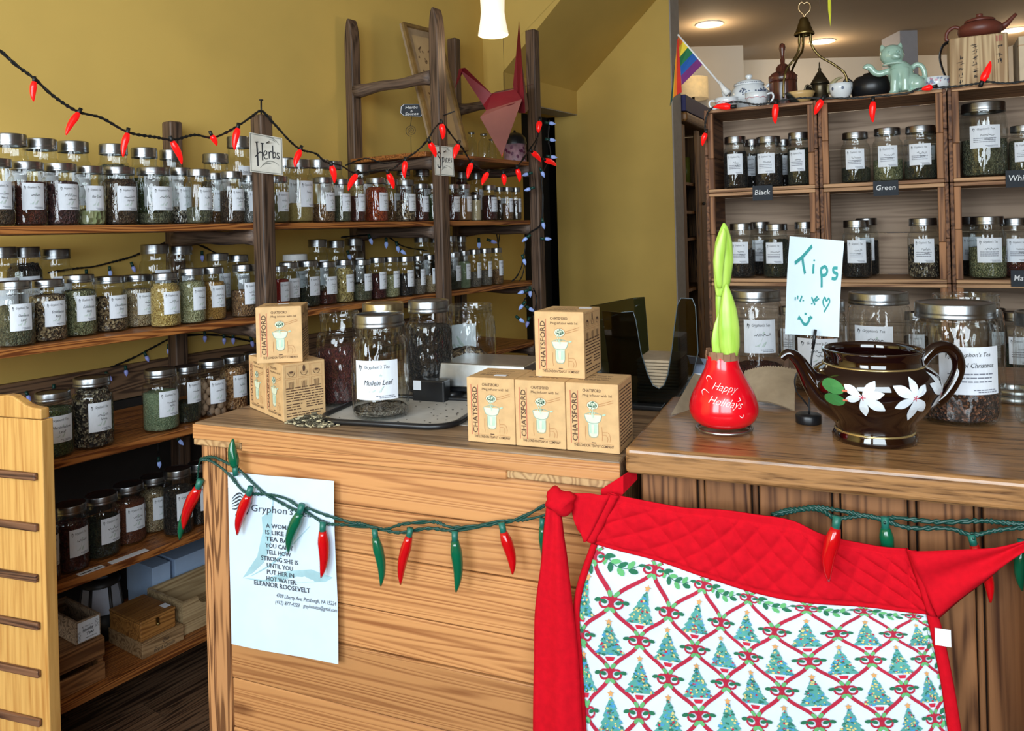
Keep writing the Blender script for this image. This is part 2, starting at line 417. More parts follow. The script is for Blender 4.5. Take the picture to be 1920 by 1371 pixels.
# ceiling downlights of the far room
M_lampglow = plain('lamp_glow', srgb(255, 244, 214), .5, emit=(1, .86, .6, 1), estr=9)
for i, (px, py) in enumerate(((1330, 45), (1542, 77), (1900, 56))):
    k, q = ray(px, py); Y = (EYE - CEIL) / q; p = Vector((k * Y, Y, CEIL))
    t = thing('ceiling_downlight', ['round warm ceiling downlight nearest the rainbow flag', 'round warm ceiling downlight behind the brass stand', 'round warm ceiling downlight behind the clay teapot'][i], 'lamp', (p.x, p.y, CEIL))
    MB().lathe([(.075, -.004), (.1, -.008), (.105, -.003), (.105, 0)], 28).build('trim_ring', M_white, t)
    MB().lathe([(0, -.003), (.076, -.003)], 28).build('lens', M_lampglow, t)
    lamp('downlight', (p.x, p.y, CEIL - .12), 4.5, (1, .78, .5), .06)
# pendant lamp
p = P(925, 66, 3.4)
t = thing('pendant_lamp', 'lit white glass pendant lamp with a flared rim hanging from the ceiling', 'lamp', (p.x, p.y, p.z))
sh = [(.066, 0), (.067, .004), (.058, .05), (.0515, .10), (.054, .16), (.064, .22), (.06, .235), (.02, .24), (.0, .24)]
m_sh, nt, bs = newmat('opal_glass')
bs.inputs['Base Color'].default_value = srgb(250, 240, 215); bs.inputs['Roughness'].default_value = .3
tc = N(nt, 'ShaderNodeTexCoord'); sx = N(nt, 'ShaderNodeSeparateXYZ'); nt.links.new(tc.outputs['Object'], sx.inputs[0])
r = ramp(nt, sx.outputs[2], [(0, (1.0, .86, .62, 1)), (.08, (1, .9, .72, 1)), (.16, (1, .8, .55, 1))])
nt.links.new(r.outputs[0], bs.inputs['Emission Color']); bs.inputs['Emission Strength'].default_value = .72
MB().lathe(sh, 32).build('lamp_shade', m_sh, t)
MB().lathe([(0, .03), (.06, .03)], 24).build('bulb', M_lampglow, t)
MB().tube([(0, 0, .24), (0, 0, CEIL - p.z)], .004, 6).build('cord', M_black, t)
lamp('pendant', (p.x, p.y, p.z - .05), 1.6, (1, .82, .55), .05)
# ================================================================== HERB SHELVING
def zs(py):
    k, q = ray(100, py); return EYE - q * 2.10
Z1, Z2, Z3, Z4, Z5 = zs(423), zs(644), zs(864), zs(1096), zs(1322)
LX = [SH.hit(492, 300, -.03).x, SH.hit(825, 300, -.03).x, SH.hit(1004, 300, -.03).x]
def post(top, round_top, w=.026, d=.029):
    b = MB()
    if round_top:
        pr = [(-w, 0), (w, 0), (w, top - .12)] + [(w * math.cos(a) * (1 - .15 * math.sin(a)), top - .12 + .12 * math.sin(a)) for a in [pi * i / 12 for i in range(1, 12)]] + [(-w, top - .12)]
        b.prism(pr, -d, d, 'yz')
    else: b.box(-w, w, -d, d, 0, top)
    return b
unit = fr_thing('herb_shelving', 'long herb shelving of pine boards laid on the rungs of old dark wooden ladders', 'shelving', SH, 0, 0, 0)
ladinfo = [('first dark ladder upright pair carrying the Herbs plaque', 1.83, 1.86, 0), ('tall round-topped old ladder carrying the Spices plaque', 2.405, 2.447, 1), ('square-topped old ladder at the doorway end of the shelving', 2.46, 2.50, 0)]
for i, (lab, zf, zb, rt) in enumerate(ladinfo):
    t = link('ladder', None, unit, (LX[i], 0, 0)); t['label'] = lab
    for y, z in ((-.03, zf), (.495, zb)):
        o = post(z, rt).build('upright', M_ladder, t, (0, y, 0)); bevel(o, .008, 3)
    rz = [z - .046 for z in (Z1, Z2, Z3, Z4, Z5)] + ([1.77 - .046, 2.10] if i else [])
    for z in rz:
        b = MB(); n = 12; pts = [(0, .47 * k / n, z + .003 * math.sin(k)) for k in range(n + 1)]
        b.tube(pts, [.024 + .012 * abs(2 * k / n - 1) ** 3 for k in range(n + 1)], 10)
        b.build('rung', M_rung, t)
    if i == 0:
        MB().tube([(0, -.03, zf - .01), (0, -.032, zf + .05)], .003, 6).lathe([(0, 0), (.007, 0), (.007, .003), (0, .003)], 10, 0, Matrix.Translation((0, -.032, zf + .05))).build('nail', M_iron, t)
    if i == 1:
        MB().tube([(.0, -.05, 1.925), (.01, -.11, 1.94)], .003, 6).build('nail', M_iron, t)
names = ['top', 'second', 'third', 'fourth', 'bottom']
for i, z in enumerate((Z1, Z2, Z3, Z4, Z5)):
    o = MB().box(-.55, LX[2] + .03, 0, .466, z - .022, z).build('shelf_board', M_shelf, unit); bevel(o, .003, 2)
o = MB().box(LX[1] - .06, LX[2] + .03, 0, .466, 1.748, 1.77).build('shelf_board', M_shelf, unit); bevel(o, .003, 2)
o['label'] = 'short high shelf board under the framed picture'
# paper shelf-edge labels on the fourth shelf
for i, (px, py, w) in enumerate(((170, 1062, .07), (225, 1045, .06), (260, 1031, .05))):
    q = SH.hit(px, py, .02)
    o = MB().box(-w / 2, w / 2, -.012, .012, 0, .0008).build('shelf_sticker', M_paper, None, SH.w(q.x, .02, Z4), SH.a)
    tag(o, ['white printed sticker on the fourth shelf below the dark red jar', 'faded sticker on the fourth shelf below the green jar', 'oval white sticker on the fourth shelf below the brown jar'][i], 'sticker', 'stickers on the fourth shelf')
    if i == 0: 
        b = MB(); textline(b, -.03, -.005, .06, .009, lambda a, c: (a, c, .0011), 0, 5); b.build('lettering', M_ink, o)
# stretcher board against the wall at the third shelf
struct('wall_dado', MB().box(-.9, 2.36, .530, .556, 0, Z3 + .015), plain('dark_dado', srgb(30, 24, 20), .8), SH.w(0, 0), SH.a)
o = MB().box(-.5, 2.36, .535, .558, Z3 + .02, Z3 + .14).build('wall_rail', wood('grey_rail_wood', srgb(128, 98, 72), srgb(74, 54, 40), 'X', 26, 1.4, rough=.6), None, SH.w(0, 0), SH.a)
tag(o, 'rough brown rail board on the wall behind the third shelf', 'board')
# ================================================================== JARS
def seg_prof(kind, fill=None):
    """unit outline (radius 1, height 1) of a mason jar"""
    neck = {'quart': .81, 'wide': .88, 'spice': .74, 'straight': .9}[kind]
    sh = {'quart': .665, 'wide': .74, 'spice': .74, 'straight': .8}[kind]
    g = [(0, .022), (.70, .022), (.80, .004), (.90, .004), (.975, .03), (1, .07), (1, sh - .03), (.985, sh + .015)]
    for k in range(1, 6):
        a = pi / 2 * k / 5; g.append((neck + .01 + (.975 - neck) * math.cos(a) ** 1.0, sh + .015 + .10 * math.sin(a)))
    g += [(neck, sh + .125), (neck + .015, sh + .135), (neck, sh + .15), (neck, .91)]
    return g, neck, sh
_JM = {}
def jar_mesh(what, kind, big, *args):
    key = (what, kind, big) + args
    if key in _JM: return _JM[key]
    g, neck, sh = seg_prof(kind); seg = 44 if big else 24
    if what == 'glass':
        me = MB().lathe(g, seg).mesh('mason_jar', M_glass2 if big else M_glass)
    elif what == 'lid':
        z0 = .885; R = neck + .06
        pr = [(R - .03, z0 - .012), (R + .012, z0 - .012), (R + .012, z0 + .012), (R, z0 + .018), (R, z0 + .03), (R + .006, z0 + .036), (R, z0 + .044), (R, .985), (R - .02, .998), (R - .09, 1.0), (R - .11, .992), (R - .16, .99), (0, .99)]
        me = MB().lathe(pr, seg).mesh('lid', args[0])
    elif what == 'ring':
        z0 = .885; R = neck + .06
        pr = [(R - .03, z0 - .012), (R + .012, z0 - .012), (R + .012, z0 + .012), (R, z0 + .018), (R, z0 + .03), (R + .006, z0 + .036), (R, z0 + .044), (R, .985), (R - .02, .998), (R - .09, 1.0), (R - .10, .98), (R - .03, .97), (R - .03, z0)]
        b = MB().lathe(pr, seg)
        me = b.mesh('lid_ring', args[0])
    elif what == 'rim':
        R = neck
        pr = [(R, .90), (R + .012, .915), (R + .03, .925), (R + .012, .935), (R + .012, .955), (R + .03, .965), (R + .012, .975), (R + .012, .99), (R - .01, 1.0), (R - .06, 1.0), (R - .08, .985), (R - .07, .90)]
        me = MB().lathe(pr, seg).mesh('glass_rim', M_glass2)
    elif what == 'contents':
        fill, mat, tilt = args; r = random.Random(int(fill * 100)); rr = .955
        pr = [(0, .026), (.78, .026), (.92, .04), (rr, .075)]
        top = fill
        if top > sh:
            pr.append((rr, sh - .03)); pr.append((rr * .97, sh + .01))
            if top > sh + .06: pr.append((neck + .10, sh + .07))
            if top > sh + .1: pr.append((neck - .05, sh + .11))
            rr = max(neck - .05, rr - (top - sh) * 2.0)
        pr += [(rr, top), (rr * .7, top + .012), (rr * .35, top + .004), (0, top + .018)]
        b = MB().lathe(pr, 20)
        v = []
        for x, y, z in b.v:
            if z >= top - .001: z += r.uniform(-.012, .012) + tilt * x
            v.append((x, y, z))
        b.v = v; me = b.mesh('contents', mat)
    elif what == 'label':
        hw, z0, z1, style = args
        b = MB(); n = 8; H = 3.6
        fn = lambda u, v, e=0.0: ((1.012 + e) * math.cos(u * hw), (1.012 + e) * math.sin(u * hw), z0 + (z1 - z0) * v)
        vs = [fn(-1 + 2 * i / n, j) for i in range(n + 1) for j in (0, 1)]
        b.add(vs, [(2 * i, 2 * i + 2, 2 * i + 3, 2 * i + 1) for i in range(n)], 0, True)
        f2 = lambda u, v: fn(u, v, .008); f1 = lambda u, v: fn(u, v, .005)
        if style == 'herb':
            poly(b, [(-.35, .2), (-.05, .22), (.28, .62), (.2, .66)], f1, 2)
            poly(b, [(-.2, .2), (.2, .19), (.8, .36), (.3, .34)], f1, 2)
        gryphon(b, -.70, .84, .13, f2, 1)
        put_text(b, "Gryphon's Tea", f2, -.5, .80, .085, 1.1, 1, 'l', .25)
        textline(b, .0, .09, .85, .035, f2, 3, 3); textline(b, .15, .045, .7, .035, f2, 3, 4)
        if style == 'tea':
            for k in range(3): textline(b, -.75, .42 - .08 * k, 1.45, .045, f2, 3, 9 + k)
        me = b.mesh('label', [M_paper, M_ink, M_pale_leaf, plain('grey_ink', srgb(120, 124, 136), .85)])
    elif what == 'name':
        hw, z0, z1, txt = args
        b = MB()
        f2 = lambda u, v: (1.022 * math.cos(u * hw), 1.022 * math.sin(u * hw), z0 + (z1 - z0) * v)
        if isinstance(txt, str):
            ls = txt.split('|')
            for k, s in enumerate(ls): put_text(b, s, f2, .15, .52 - .17 * k, .10, min(1.3, .13 * len(s)), 0, 'c', .3)
        else:
            r = random.Random(txt); w = r.uniform(.7, 1.2)
            scrawl(b, .15 - w / 2, .53, w, .085, f2, 0, txt)
            if r.random() < .55: scrawl(b, .25 - w / 3, .39, w * .6, .075, f2, 0, txt + 50)
        me = b.mesh('lettering', M_ink)
    _JM[key] = me; return me
def jar(p, R, H, face, content=None, fill=.6, kind='quart', lid=None, style='herb', txt=None, hw=.6, lz=(.25, .66), big=False, label=None, group=None, tilt=0.0, rim=False, cat='jar', paper=True):
    o = link('mason_jar', jar_mesh('glass', kind, big), None, p, face)
    o.scale = (R, R, H)
    if rim: link('glass_rim', jar_mesh('rim', kind, big), o)
    if lid == 'ring': link('lid_ring', jar_mesh('ring', kind, big, M_steel), o)
    elif lid: link('lid', jar_mesh('lid', kind, big, lid), o)
    if content: link('contents', jar_mesh('contents', kind, big, round(fill, 2), content, tilt), o)
    if paper:
        l = link('label', jar_mesh('label', kind, big, hw, lz[0], lz[1], style), o)
        if txt is not None: link('lettering', jar_mesh('name', kind, big, hw, lz[0], lz[1], txt), l)
    return tag(o, label, cat, group)
C = srgb
G = {
 'dkbrown': (grains('dark_brown_herb', [C(40, 28, 20), C(66, 48, 34), C(92, 72, 52)]), 'dark brown herb'),
 'redbrown': (grains('red_brown_herb', [C(70, 26, 18), C(104, 44, 30), C(58, 30, 22)], 14), 'red brown herb'),
 'purple': (grains('purple_berries', [C(46, 24, 28), C(70, 40, 42), C(88, 56, 54)], 9), 'dark purple berries'),
 'bay': (grains('bay_leaf', [C(150, 156, 110), C(120, 130, 84), C(176, 178, 138)], 2.5), 'large pale bay leaves'),
 'greygreen': (grains('grey_green_leaf', [C(84, 84, 62), C(112, 112, 86), C(60, 62, 46)], 14), 'grey green leaf'),
 'green': (grains('green_leaf', [C(60, 76, 40), C(88, 102, 58), C(44, 56, 30)], 12), 'green leaf'),
 'palegreen': (grains('pale_green_leaf', [C(126, 142, 108), C(150, 164, 130), C(104, 122, 90)], 18), 'pale green leaf'),
 'pepper': (grains('mixed_peppercorns', [C(30, 26, 24), C(190, 180, 160), C(60, 50, 44), C(24, 20, 20)], 9), 'black and white peppercorns'),
 'salt': (grains('grey_seed', [C(150, 150, 148), C(92, 92, 90), C(190, 188, 182)], 10), 'grey and white seed'),
 'olive': (grains('olive_powder', [C(112, 106, 62), C(126, 118, 72), C(100, 94, 56)], 26), 'olive powder'),
 'sand': (grains('sandy_powder', [C(168, 146, 84), C(182, 160, 98), C(150, 130, 74)], 26), 'sandy yellow powder'),
 'chili': (grains('chili_flakes', [C(150, 52, 20), C(188, 84, 34), C(110, 34, 14)], 12), 'orange chili flakes'),
 'cream': (grains('cream_powder', [C(206, 190, 150), C(214, 200, 164)], 26), 'cream powder'),
 'tan': (grains('tan_powder', [C(150, 110, 66), C(164, 124, 78)], 26), 'tan powder'),
 'mottle': (grains('mottled_root', [C(64, 46, 32), C(186, 162, 124), C(110, 86, 60), C(40, 30, 22)], 11), 'dark and pale chopped root'),
 'mottle2': (grains('mottled_seed', [C(34, 28, 24), C(170, 156, 128), C(56, 46, 36), C(28, 22, 20)], 10), 'black and white mottled seed'),
 'sage': (grains('sage_cut', [C(110, 112, 78), C(146, 146, 108), C(76, 80, 52)], 12), 'cut sage green herb'),
 'beige': (grains('beige_root', [C(166, 144, 110), C(190, 170, 136), C(128, 106, 76)], 12), 'beige cut root'),
 'yellow': (grains('yellow_seed', [C(188, 156, 84), C(214, 186, 116), C(150, 118, 56)], 13), 'yellow seed'),
 'fennel': (grains('fennel_seed', [C(160, 158, 116), C(186, 184, 146), C(126, 124, 86)], 13), 'pale green seed'),
 'golden': (grains('golden_seed', [C(176, 128, 56), C(200, 154, 82), C(140, 98, 40)], 16), 'golden seed'),
 'brown': (grains('brown_seed', [C(120, 84, 54), C(160, 124, 84), C(84, 58, 38)], 11), 'brown seed'),
 'red': (grains('red_powder', [C(140, 24, 20), C(160, 36, 28)], 20), 'bright red spice'),
 'dkgreen': (grains('dark_green_tea', [C(40, 44, 30), C(62, 66, 46), C(30, 32, 24)], 14), 'dark green leaf'),
 'flower': (grains('tan_flowers', [C(176, 154, 92), C(206, 186, 122), C(120, 100, 54)], 8), 'tan flower heads'),
 'maroon': (grains('maroon_petals', [C(62, 16, 18), C(84, 26, 26), C(44, 14, 16)], 10), 'dark maroon petals'),
 'black': (grains('black_tea', [C(20, 18, 18), C(34, 30, 28), C(14, 13, 13), C(60, 52, 46)], 12), 'black leaf'),
 'grey': (grains('grey_bark', [C(112, 104, 92), C(140, 132, 118), C(84, 76, 68)], 12), 'grey bark'),
 'rust': (grains('rust_bark', [C(110, 56, 34), C(132, 74, 46), C(84, 42, 26)], 18), 'rust brown powder'),
 'grain': (grains('copper_grain', [C(170, 120, 76), C(206, 160, 112), C(120, 78, 44)], 8), 'copper brown grains'),
 'rooibos': (grains('red_tea', [C(70, 26, 26), C(100, 44, 40), C(46, 18, 20)], 16), 'dark red tea'),
 'xmas': (grains('fruit_tea', [C(36, 26, 26), C(58, 40, 36), C(24, 18, 20), C(130, 84, 60)], 18), 'dark fruit tea'),
}
ORD = 'first second third fourth fifth sixth seventh eighth ninth tenth eleventh twelfth thirteenth fourteenth fifteenth sixteenth seventeenth eighteenth nineteenth twentieth twenty-first twenty-second twenty-third twenty-fourth twenty-fifth twenty-sixth twenty-seventh twenty-eighth twenty-ninth'.split()
seed = [100]
FACE = math.atan2(-.564, .826)
PLACED = []
def row(entries, z, dd, where, group, lids=M_steel, default_h=None):
    for i, e in enumerate(entries):
        px, w, top, con, fill = e[:5]; opt = e[5] if len(e) > 5 else {}
        d = opt.get('d', dd)
        while True:
            q = SH.hit(px, top, d); p = SH.w(q.x, d, z); R = w / 2 * p.y / F * .97
            if d == dd and dd < .1:
                d = max(R + .012, .04); continue
            if d > .455 - R or all(abs(z - zz) > .05 or math.hypot(p.x - a, p.y - c) > R + rr + .0015 for a, c, zz, rr in PLACED): break
            d += .006
        PLACED.append((p.x, p.y, z, R))
        H = q.z - z
        seed[0] += 1
        mat, phrase = (G[con] if con else (None, 'little more than air'))
        lab = 'jar of %s, %s from left, %s' % (phrase, ORD[i], where)
        jar(p, R, H, FACE + rnd.uniform(-.13, .13), mat, fill, opt.get('kind', 'quart'), opt.get('lid', lids), 'herb', opt.get('txt', seed[0]),
            opt.get('hw', .6), opt.get('lz', (.25, .66)), False, lab, group, paper=opt.get('paper', True))
D2 = .30
row([(-10, 64, 298, 'dkbrown', .6), (50, 66, 304, 'redbrown', .68), (112, 66, 307, 'purple', .7), (167, 56, 312, 'bay', .24, dict(txt='Bay Leaf')),
     (222, 66, 314, 'dkbrown', .78), (288, 68, 315, 'greygreen', .2), (338, 42, 315, 'pepper', .3, dict(d=.13)), (372, 48, 318, 'greygreen', .3), (402, 34, 325, 'brown', .6, dict(d=.13)),
     (434, 46, 322, 'dkbrown', .62), (467, 40, 329, 'salt', .8), (520, 42, 331, 'olive', .65), (560, 52, 300, 'sand', .3), (605, 44, 333, 'brown', .4), (640, 34, 336, 'greygreen', .6),
     (669, 30, 337, 'redbrown', .6), (705, 44, 334, 'chili', .78), (733, 34, 336, 'brown', .5, dict(d=.15)), (760, 38, 338, 'mottle', .5), (789, 30, 345, 'redbrown', .6), (812, 28, 345, 'green', .7),
     (848, 28, 346, 'redbrown', .7), (869, 30, 346, 'tan', .6), (892, 20, 366, 'cream', .8, dict(kind='straight', paper=False)), (917, 30, 348, 'maroon', .7), (936, 24, 351, 'dkbrown', .6, dict(d=.12)), (951, 22, 351, 'brown', .5), (967, 20, 352, 'dkbrown', .6)],
    Z1, .05, 'front row, top herb shelf', 'jars in the front row of the top shelf')
row([(18, 66, 252, 'sand', .15), (75, 66, 261, 'salt', .2), (137, 62, 266, 'olive', .2), (212, 58, 271, 'greygreen', .74), (270, 54, 278, 'green', .6), (320, 46, 282, 'fennel', .7),
     (404, 54, 289, 'dkbrown', .6), (447, 50, 257, 'sand', .1), (537, 48, 297, 'olive', .3), (597, 46, 300, 'greygreen', .3), (624, 40, 303, 'brown', .5), (676, 44, 309, 'yellow', .7), (756, 30, 316, 'redbrown', .7), (790, 36, 318, 'redbrown', .7),
     (865, 28, 323, 'maroon', .8), (893, 26, 325, 'dkbrown', .6)],
    Z1, D2, 'back row, top herb shelf', 'jars in the back row of the top shelf')
row([(27, 66, 527, 'greygreen', .62, dict(txt='Damiana|Leaf')), (88, 66, 524, 'mottle', .74, dict(txt='Echinacea|Root')), (147, 62, 515, 'sage', .74, dict(txt='Echinacea|Herb')), (204, 64, 518, 'mottle', .62, dict(txt='Elecampane|Root')),
     (257, 58, 515, 'beige', .72), (309, 56, 512, 'yellow', .8), (358, 52, 503, 'fennel', .76), (398, 48, 501, 'golden', .72), (457, 50, 496, 'brown', .5), (522, 40, 499, 'red', .7), (541, 42, 492, 'grey', .5, dict(d=.12)), (577, 44, 489, 'dkgreen', .4), (611, 42, 491, 'redbrown', .3),
     (645, 36, 487, 'flower', .8), (678, 38, 487, 'greygreen', .4), (707, 34, 483, 'maroon', .6), (732, 34, 482, 'fennel', .55), (760, 32, 481, 'black', .55), (784, 27, 480, 'grey', .4), (806, 27, 478, 'beige', .45),
     (850, 28, 474, 'dkgreen', .5), (870, 24, 470, 'palegreen', .7), (889, 26, 468, 'grey', .4), (909, 27, 466, 'grey', .4), (931, 24, 465, 'brown', .4)],
    Z2, .05, 'front row, second herb shelf', 'jars in the front row of the second shelf')
row([(2, 60, 463, 'green', .6), (45, 62, 463, 'black', .8), (103, 60, 467, 'sand', .2), (290, 58, 458, 'dkgreen', .4), (337, 50, 461, 'black', .5), (408, 46, 475, 'grey', .2), (446, 44, 478, 'grey', .2),
     (553, 48, 477, None, .2, dict(lid=M_white, kind='straight')), (595, 40, 449, 'grey', .3), (629, 38, 451, 'dkgreen', .3), (663, 38, 447, 'dkgreen', .3), (790, 32, 442, 'black', .6), (816, 28, 443, 'black', .5), (845, 28, 442, 'dkgreen', .5), (864, 24, 443, 'dkbrown', .6)],
    Z2, D2, 'back row, second herb shelf', 'jars in the back row of the second shelf')
row([(98, 70, 734, 'green', .74, dict(txt='Marshmallow|Leaf', hw=.75)), (172, 74, 706, 'mottle2', .82), (300, 66, 691, 'palegreen', .62), (348, 54, 686, 'dkgreen', .35, dict(lz=(.36, .74))), (396, 54, 675, None, .2), (436, 52, 667, 'grain', .78), (478, 50, 660, 'black', .6)],
    Z3, .05, 'third herb shelf', 'jars on the third shelf')
row([(80, 56, 955, 'maroon', .7), (131, 64, 944, 'maroon', .7), (189, 66, 926, 'dkgreen', .6), (240, 62, 907, 'rust', .7), (288, 56, 892, 'beige', .72), (332, 56, 878, 'black', .7), (372, 46, 867, 'black', .6)],
    Z4, .05, 'fourth herb shelf', 'jars on the fourth shelf')
# whole nutmegs heaped inside the fifth jar of the third shelf
jn = [o for o in COL.objects if o.get('label', '').endswith('fifth from left, third herb shelf')][0]
jn['label'] = 'jar of whole nutmegs, fifth from left, third herb shelf'
b = MB(); r = random.Random(4)
for k in range(46):
    lay = k // 8; a = 2 * pi * (k % 8) / 8 + lay * .4; rad = .72 if k % 8 != 7 else .1
    b.ball((rad * math.cos(a), rad * math.sin(a), .09 + lay * .095 + r.uniform(-.01, .01)), 1, 8, 6, 0, (.24, .24, .075))
o = b.build('contents', plain('nutmeg', srgb(150, 122, 98), .7, noise=.15, scale=6), jn); o['kind'] = 'stuff'
# ================================================================== COUNTERS
ZC, ZR = 1.02, 1.05
M_fir = wood('orange_fir', srgb(200, 142, 88), srgb(144, 88, 48), 'X', 60, 1.3, .14, .56, rough=.45, bands=.5, wscale=11, dist=6, coat=.12, stretch=.05)
M_firtop = wood('grey_fir_top', srgb(158, 130, 100), srgb(104, 80, 58), 'X', 40, 1.6, rough=.45, bands=.25, wscale=8, dist=3)
M_end = wood('fir_end_grain', srgb(204, 164, 114), srgb(164, 124, 82), 'Y', 10, 2.0, .05, .75, rough=.6, bands=.85, wscale=7, dist=5, knots=False)
M_post = wood('fir_post', srgb(190, 136, 88), srgb(112, 72, 42), 'Z', 50, 1.6, rough=.5, bands=.55, wscale=16, dist=4, knots=False)
M_oak = wood('worn_oak', srgb(164, 120, 76), srgb(84, 54, 30), 'X', 90, 7, .30, .58, rough=.3, bands=.15, wscale=10, dist=3, coat=.25, knots=False)
M_bead = wood('brown_beadboard', srgb(138, 94, 60), srgb(70, 42, 26), 'Z', 60, 1.6, .22, .62, rough=.36, bands=.35, wscale=8, dist=4, coat=.3)
def az(px, py, y=0.0):
    q = CT.hit(px, py, y); return q.x, q.z
cl = fr_thing('fir_counter', 'orange fir plank counter at left with laminated top and taped poster', 'counter', CT, 0, 0, 0)
zb = az(700, 869)[1]
AR = .932
zt = (ZC + zb) / 2 + .002
b = MB().box(-.012, AR, -.012, .78, ZC - .034, ZC); o = b.build('top_board', M_firtop, cl); bevel(o, .004, 2)
o = MB().box(-.0125, AR + .0005, -.016, -.0125, ZC - .034, ZC - .003).build('edge_strip', M_fir, cl); bevel(o, .001, 1)
o = MB().box(.118, AR - .21, -.014, .02, zb, ZC - .0345).build('edge_strip', M_fir, cl); bevel(o, .002, 1)
for x0, x1 in ((-.012, .117), (AR - .209, AR)):
    o = MB().box(x0, x1, -.0145, .6, zb + .004, ZC - .0345).build('end_block', M_end, cl); bevel(o, .002, 1)
o = MB().box(0, .022, -.004, .7, .0, zb + .003).build('corner_post', M_post, cl); bevel(o, .002)
o = MB().box(.0225, .062, -.002, .05, .0, zb + .003).build('corner_post', M_post, cl); bevel(o, .002)
js = [zb + .002] + [az(700, y)[1] for y in (955, 1045, 1146, 1223, 1339)]
js += [js[-1] - .105, js[-1] - .21, js[-1] - .31, 0.02]
for k in range(len(js) - 1):
    o = MB().box(.063, AR - .03, .001 + .0015 * (k % 2), .03, js[k + 1] + .0022, js[k] - .0004).build('plank', M_fir, cl); bevel(o, .002, 1)
o = MB().box(AR - .0295, AR - .004, -.001, .7, .0, zb + .003).build('corner_post', M_post, cl); bevel(o, .002)
MB().box(.02, AR - .02, .031, .04, 0, zb).build('backing', M_dark, cl)
# clear tape strips beside the poster
M_tape = thin_glass('clear_tape', (.93, .9, .82, 1), .3, .05, .15)
# right counter
cr = fr_thing('oak_counter', 'dark brown beadboard counter at right with thick worn oak top', 'counter', CT, 0, 0, 0)
o = MB().box(.945, 2.9, -.03, .92, ZR - .044, ZR).build('top_board', M_oak, cl if False else cr); bevel(o, .008, 3)
x = .962; k = 0
ws = [.075, .012, .06, .011, .088, .012]
while x < 2.8:
    w = ws[k % 6] * (1 if k % 2 else 1.25)
    y0 = .012 if k % 2 == 0 else .018
    o = MB().box(x + .0012, x + w - .0012, y0, .03, 0, ZR - .0445).build('beadboard_plank' if k % 2 == 0 else 'bead', M_bead, cr); bevel(o, .003, 2)
    x += w; k += 1
MB().box(.96, 2.88, .031, .04, 0, ZR - .045).build('backing', plain('dark_joint', srgb(48, 30, 20), .7), cr)
MB().box(.955, .975, .0405, .80, 0, ZR - .045).build('side_panel', M_bead, cr)
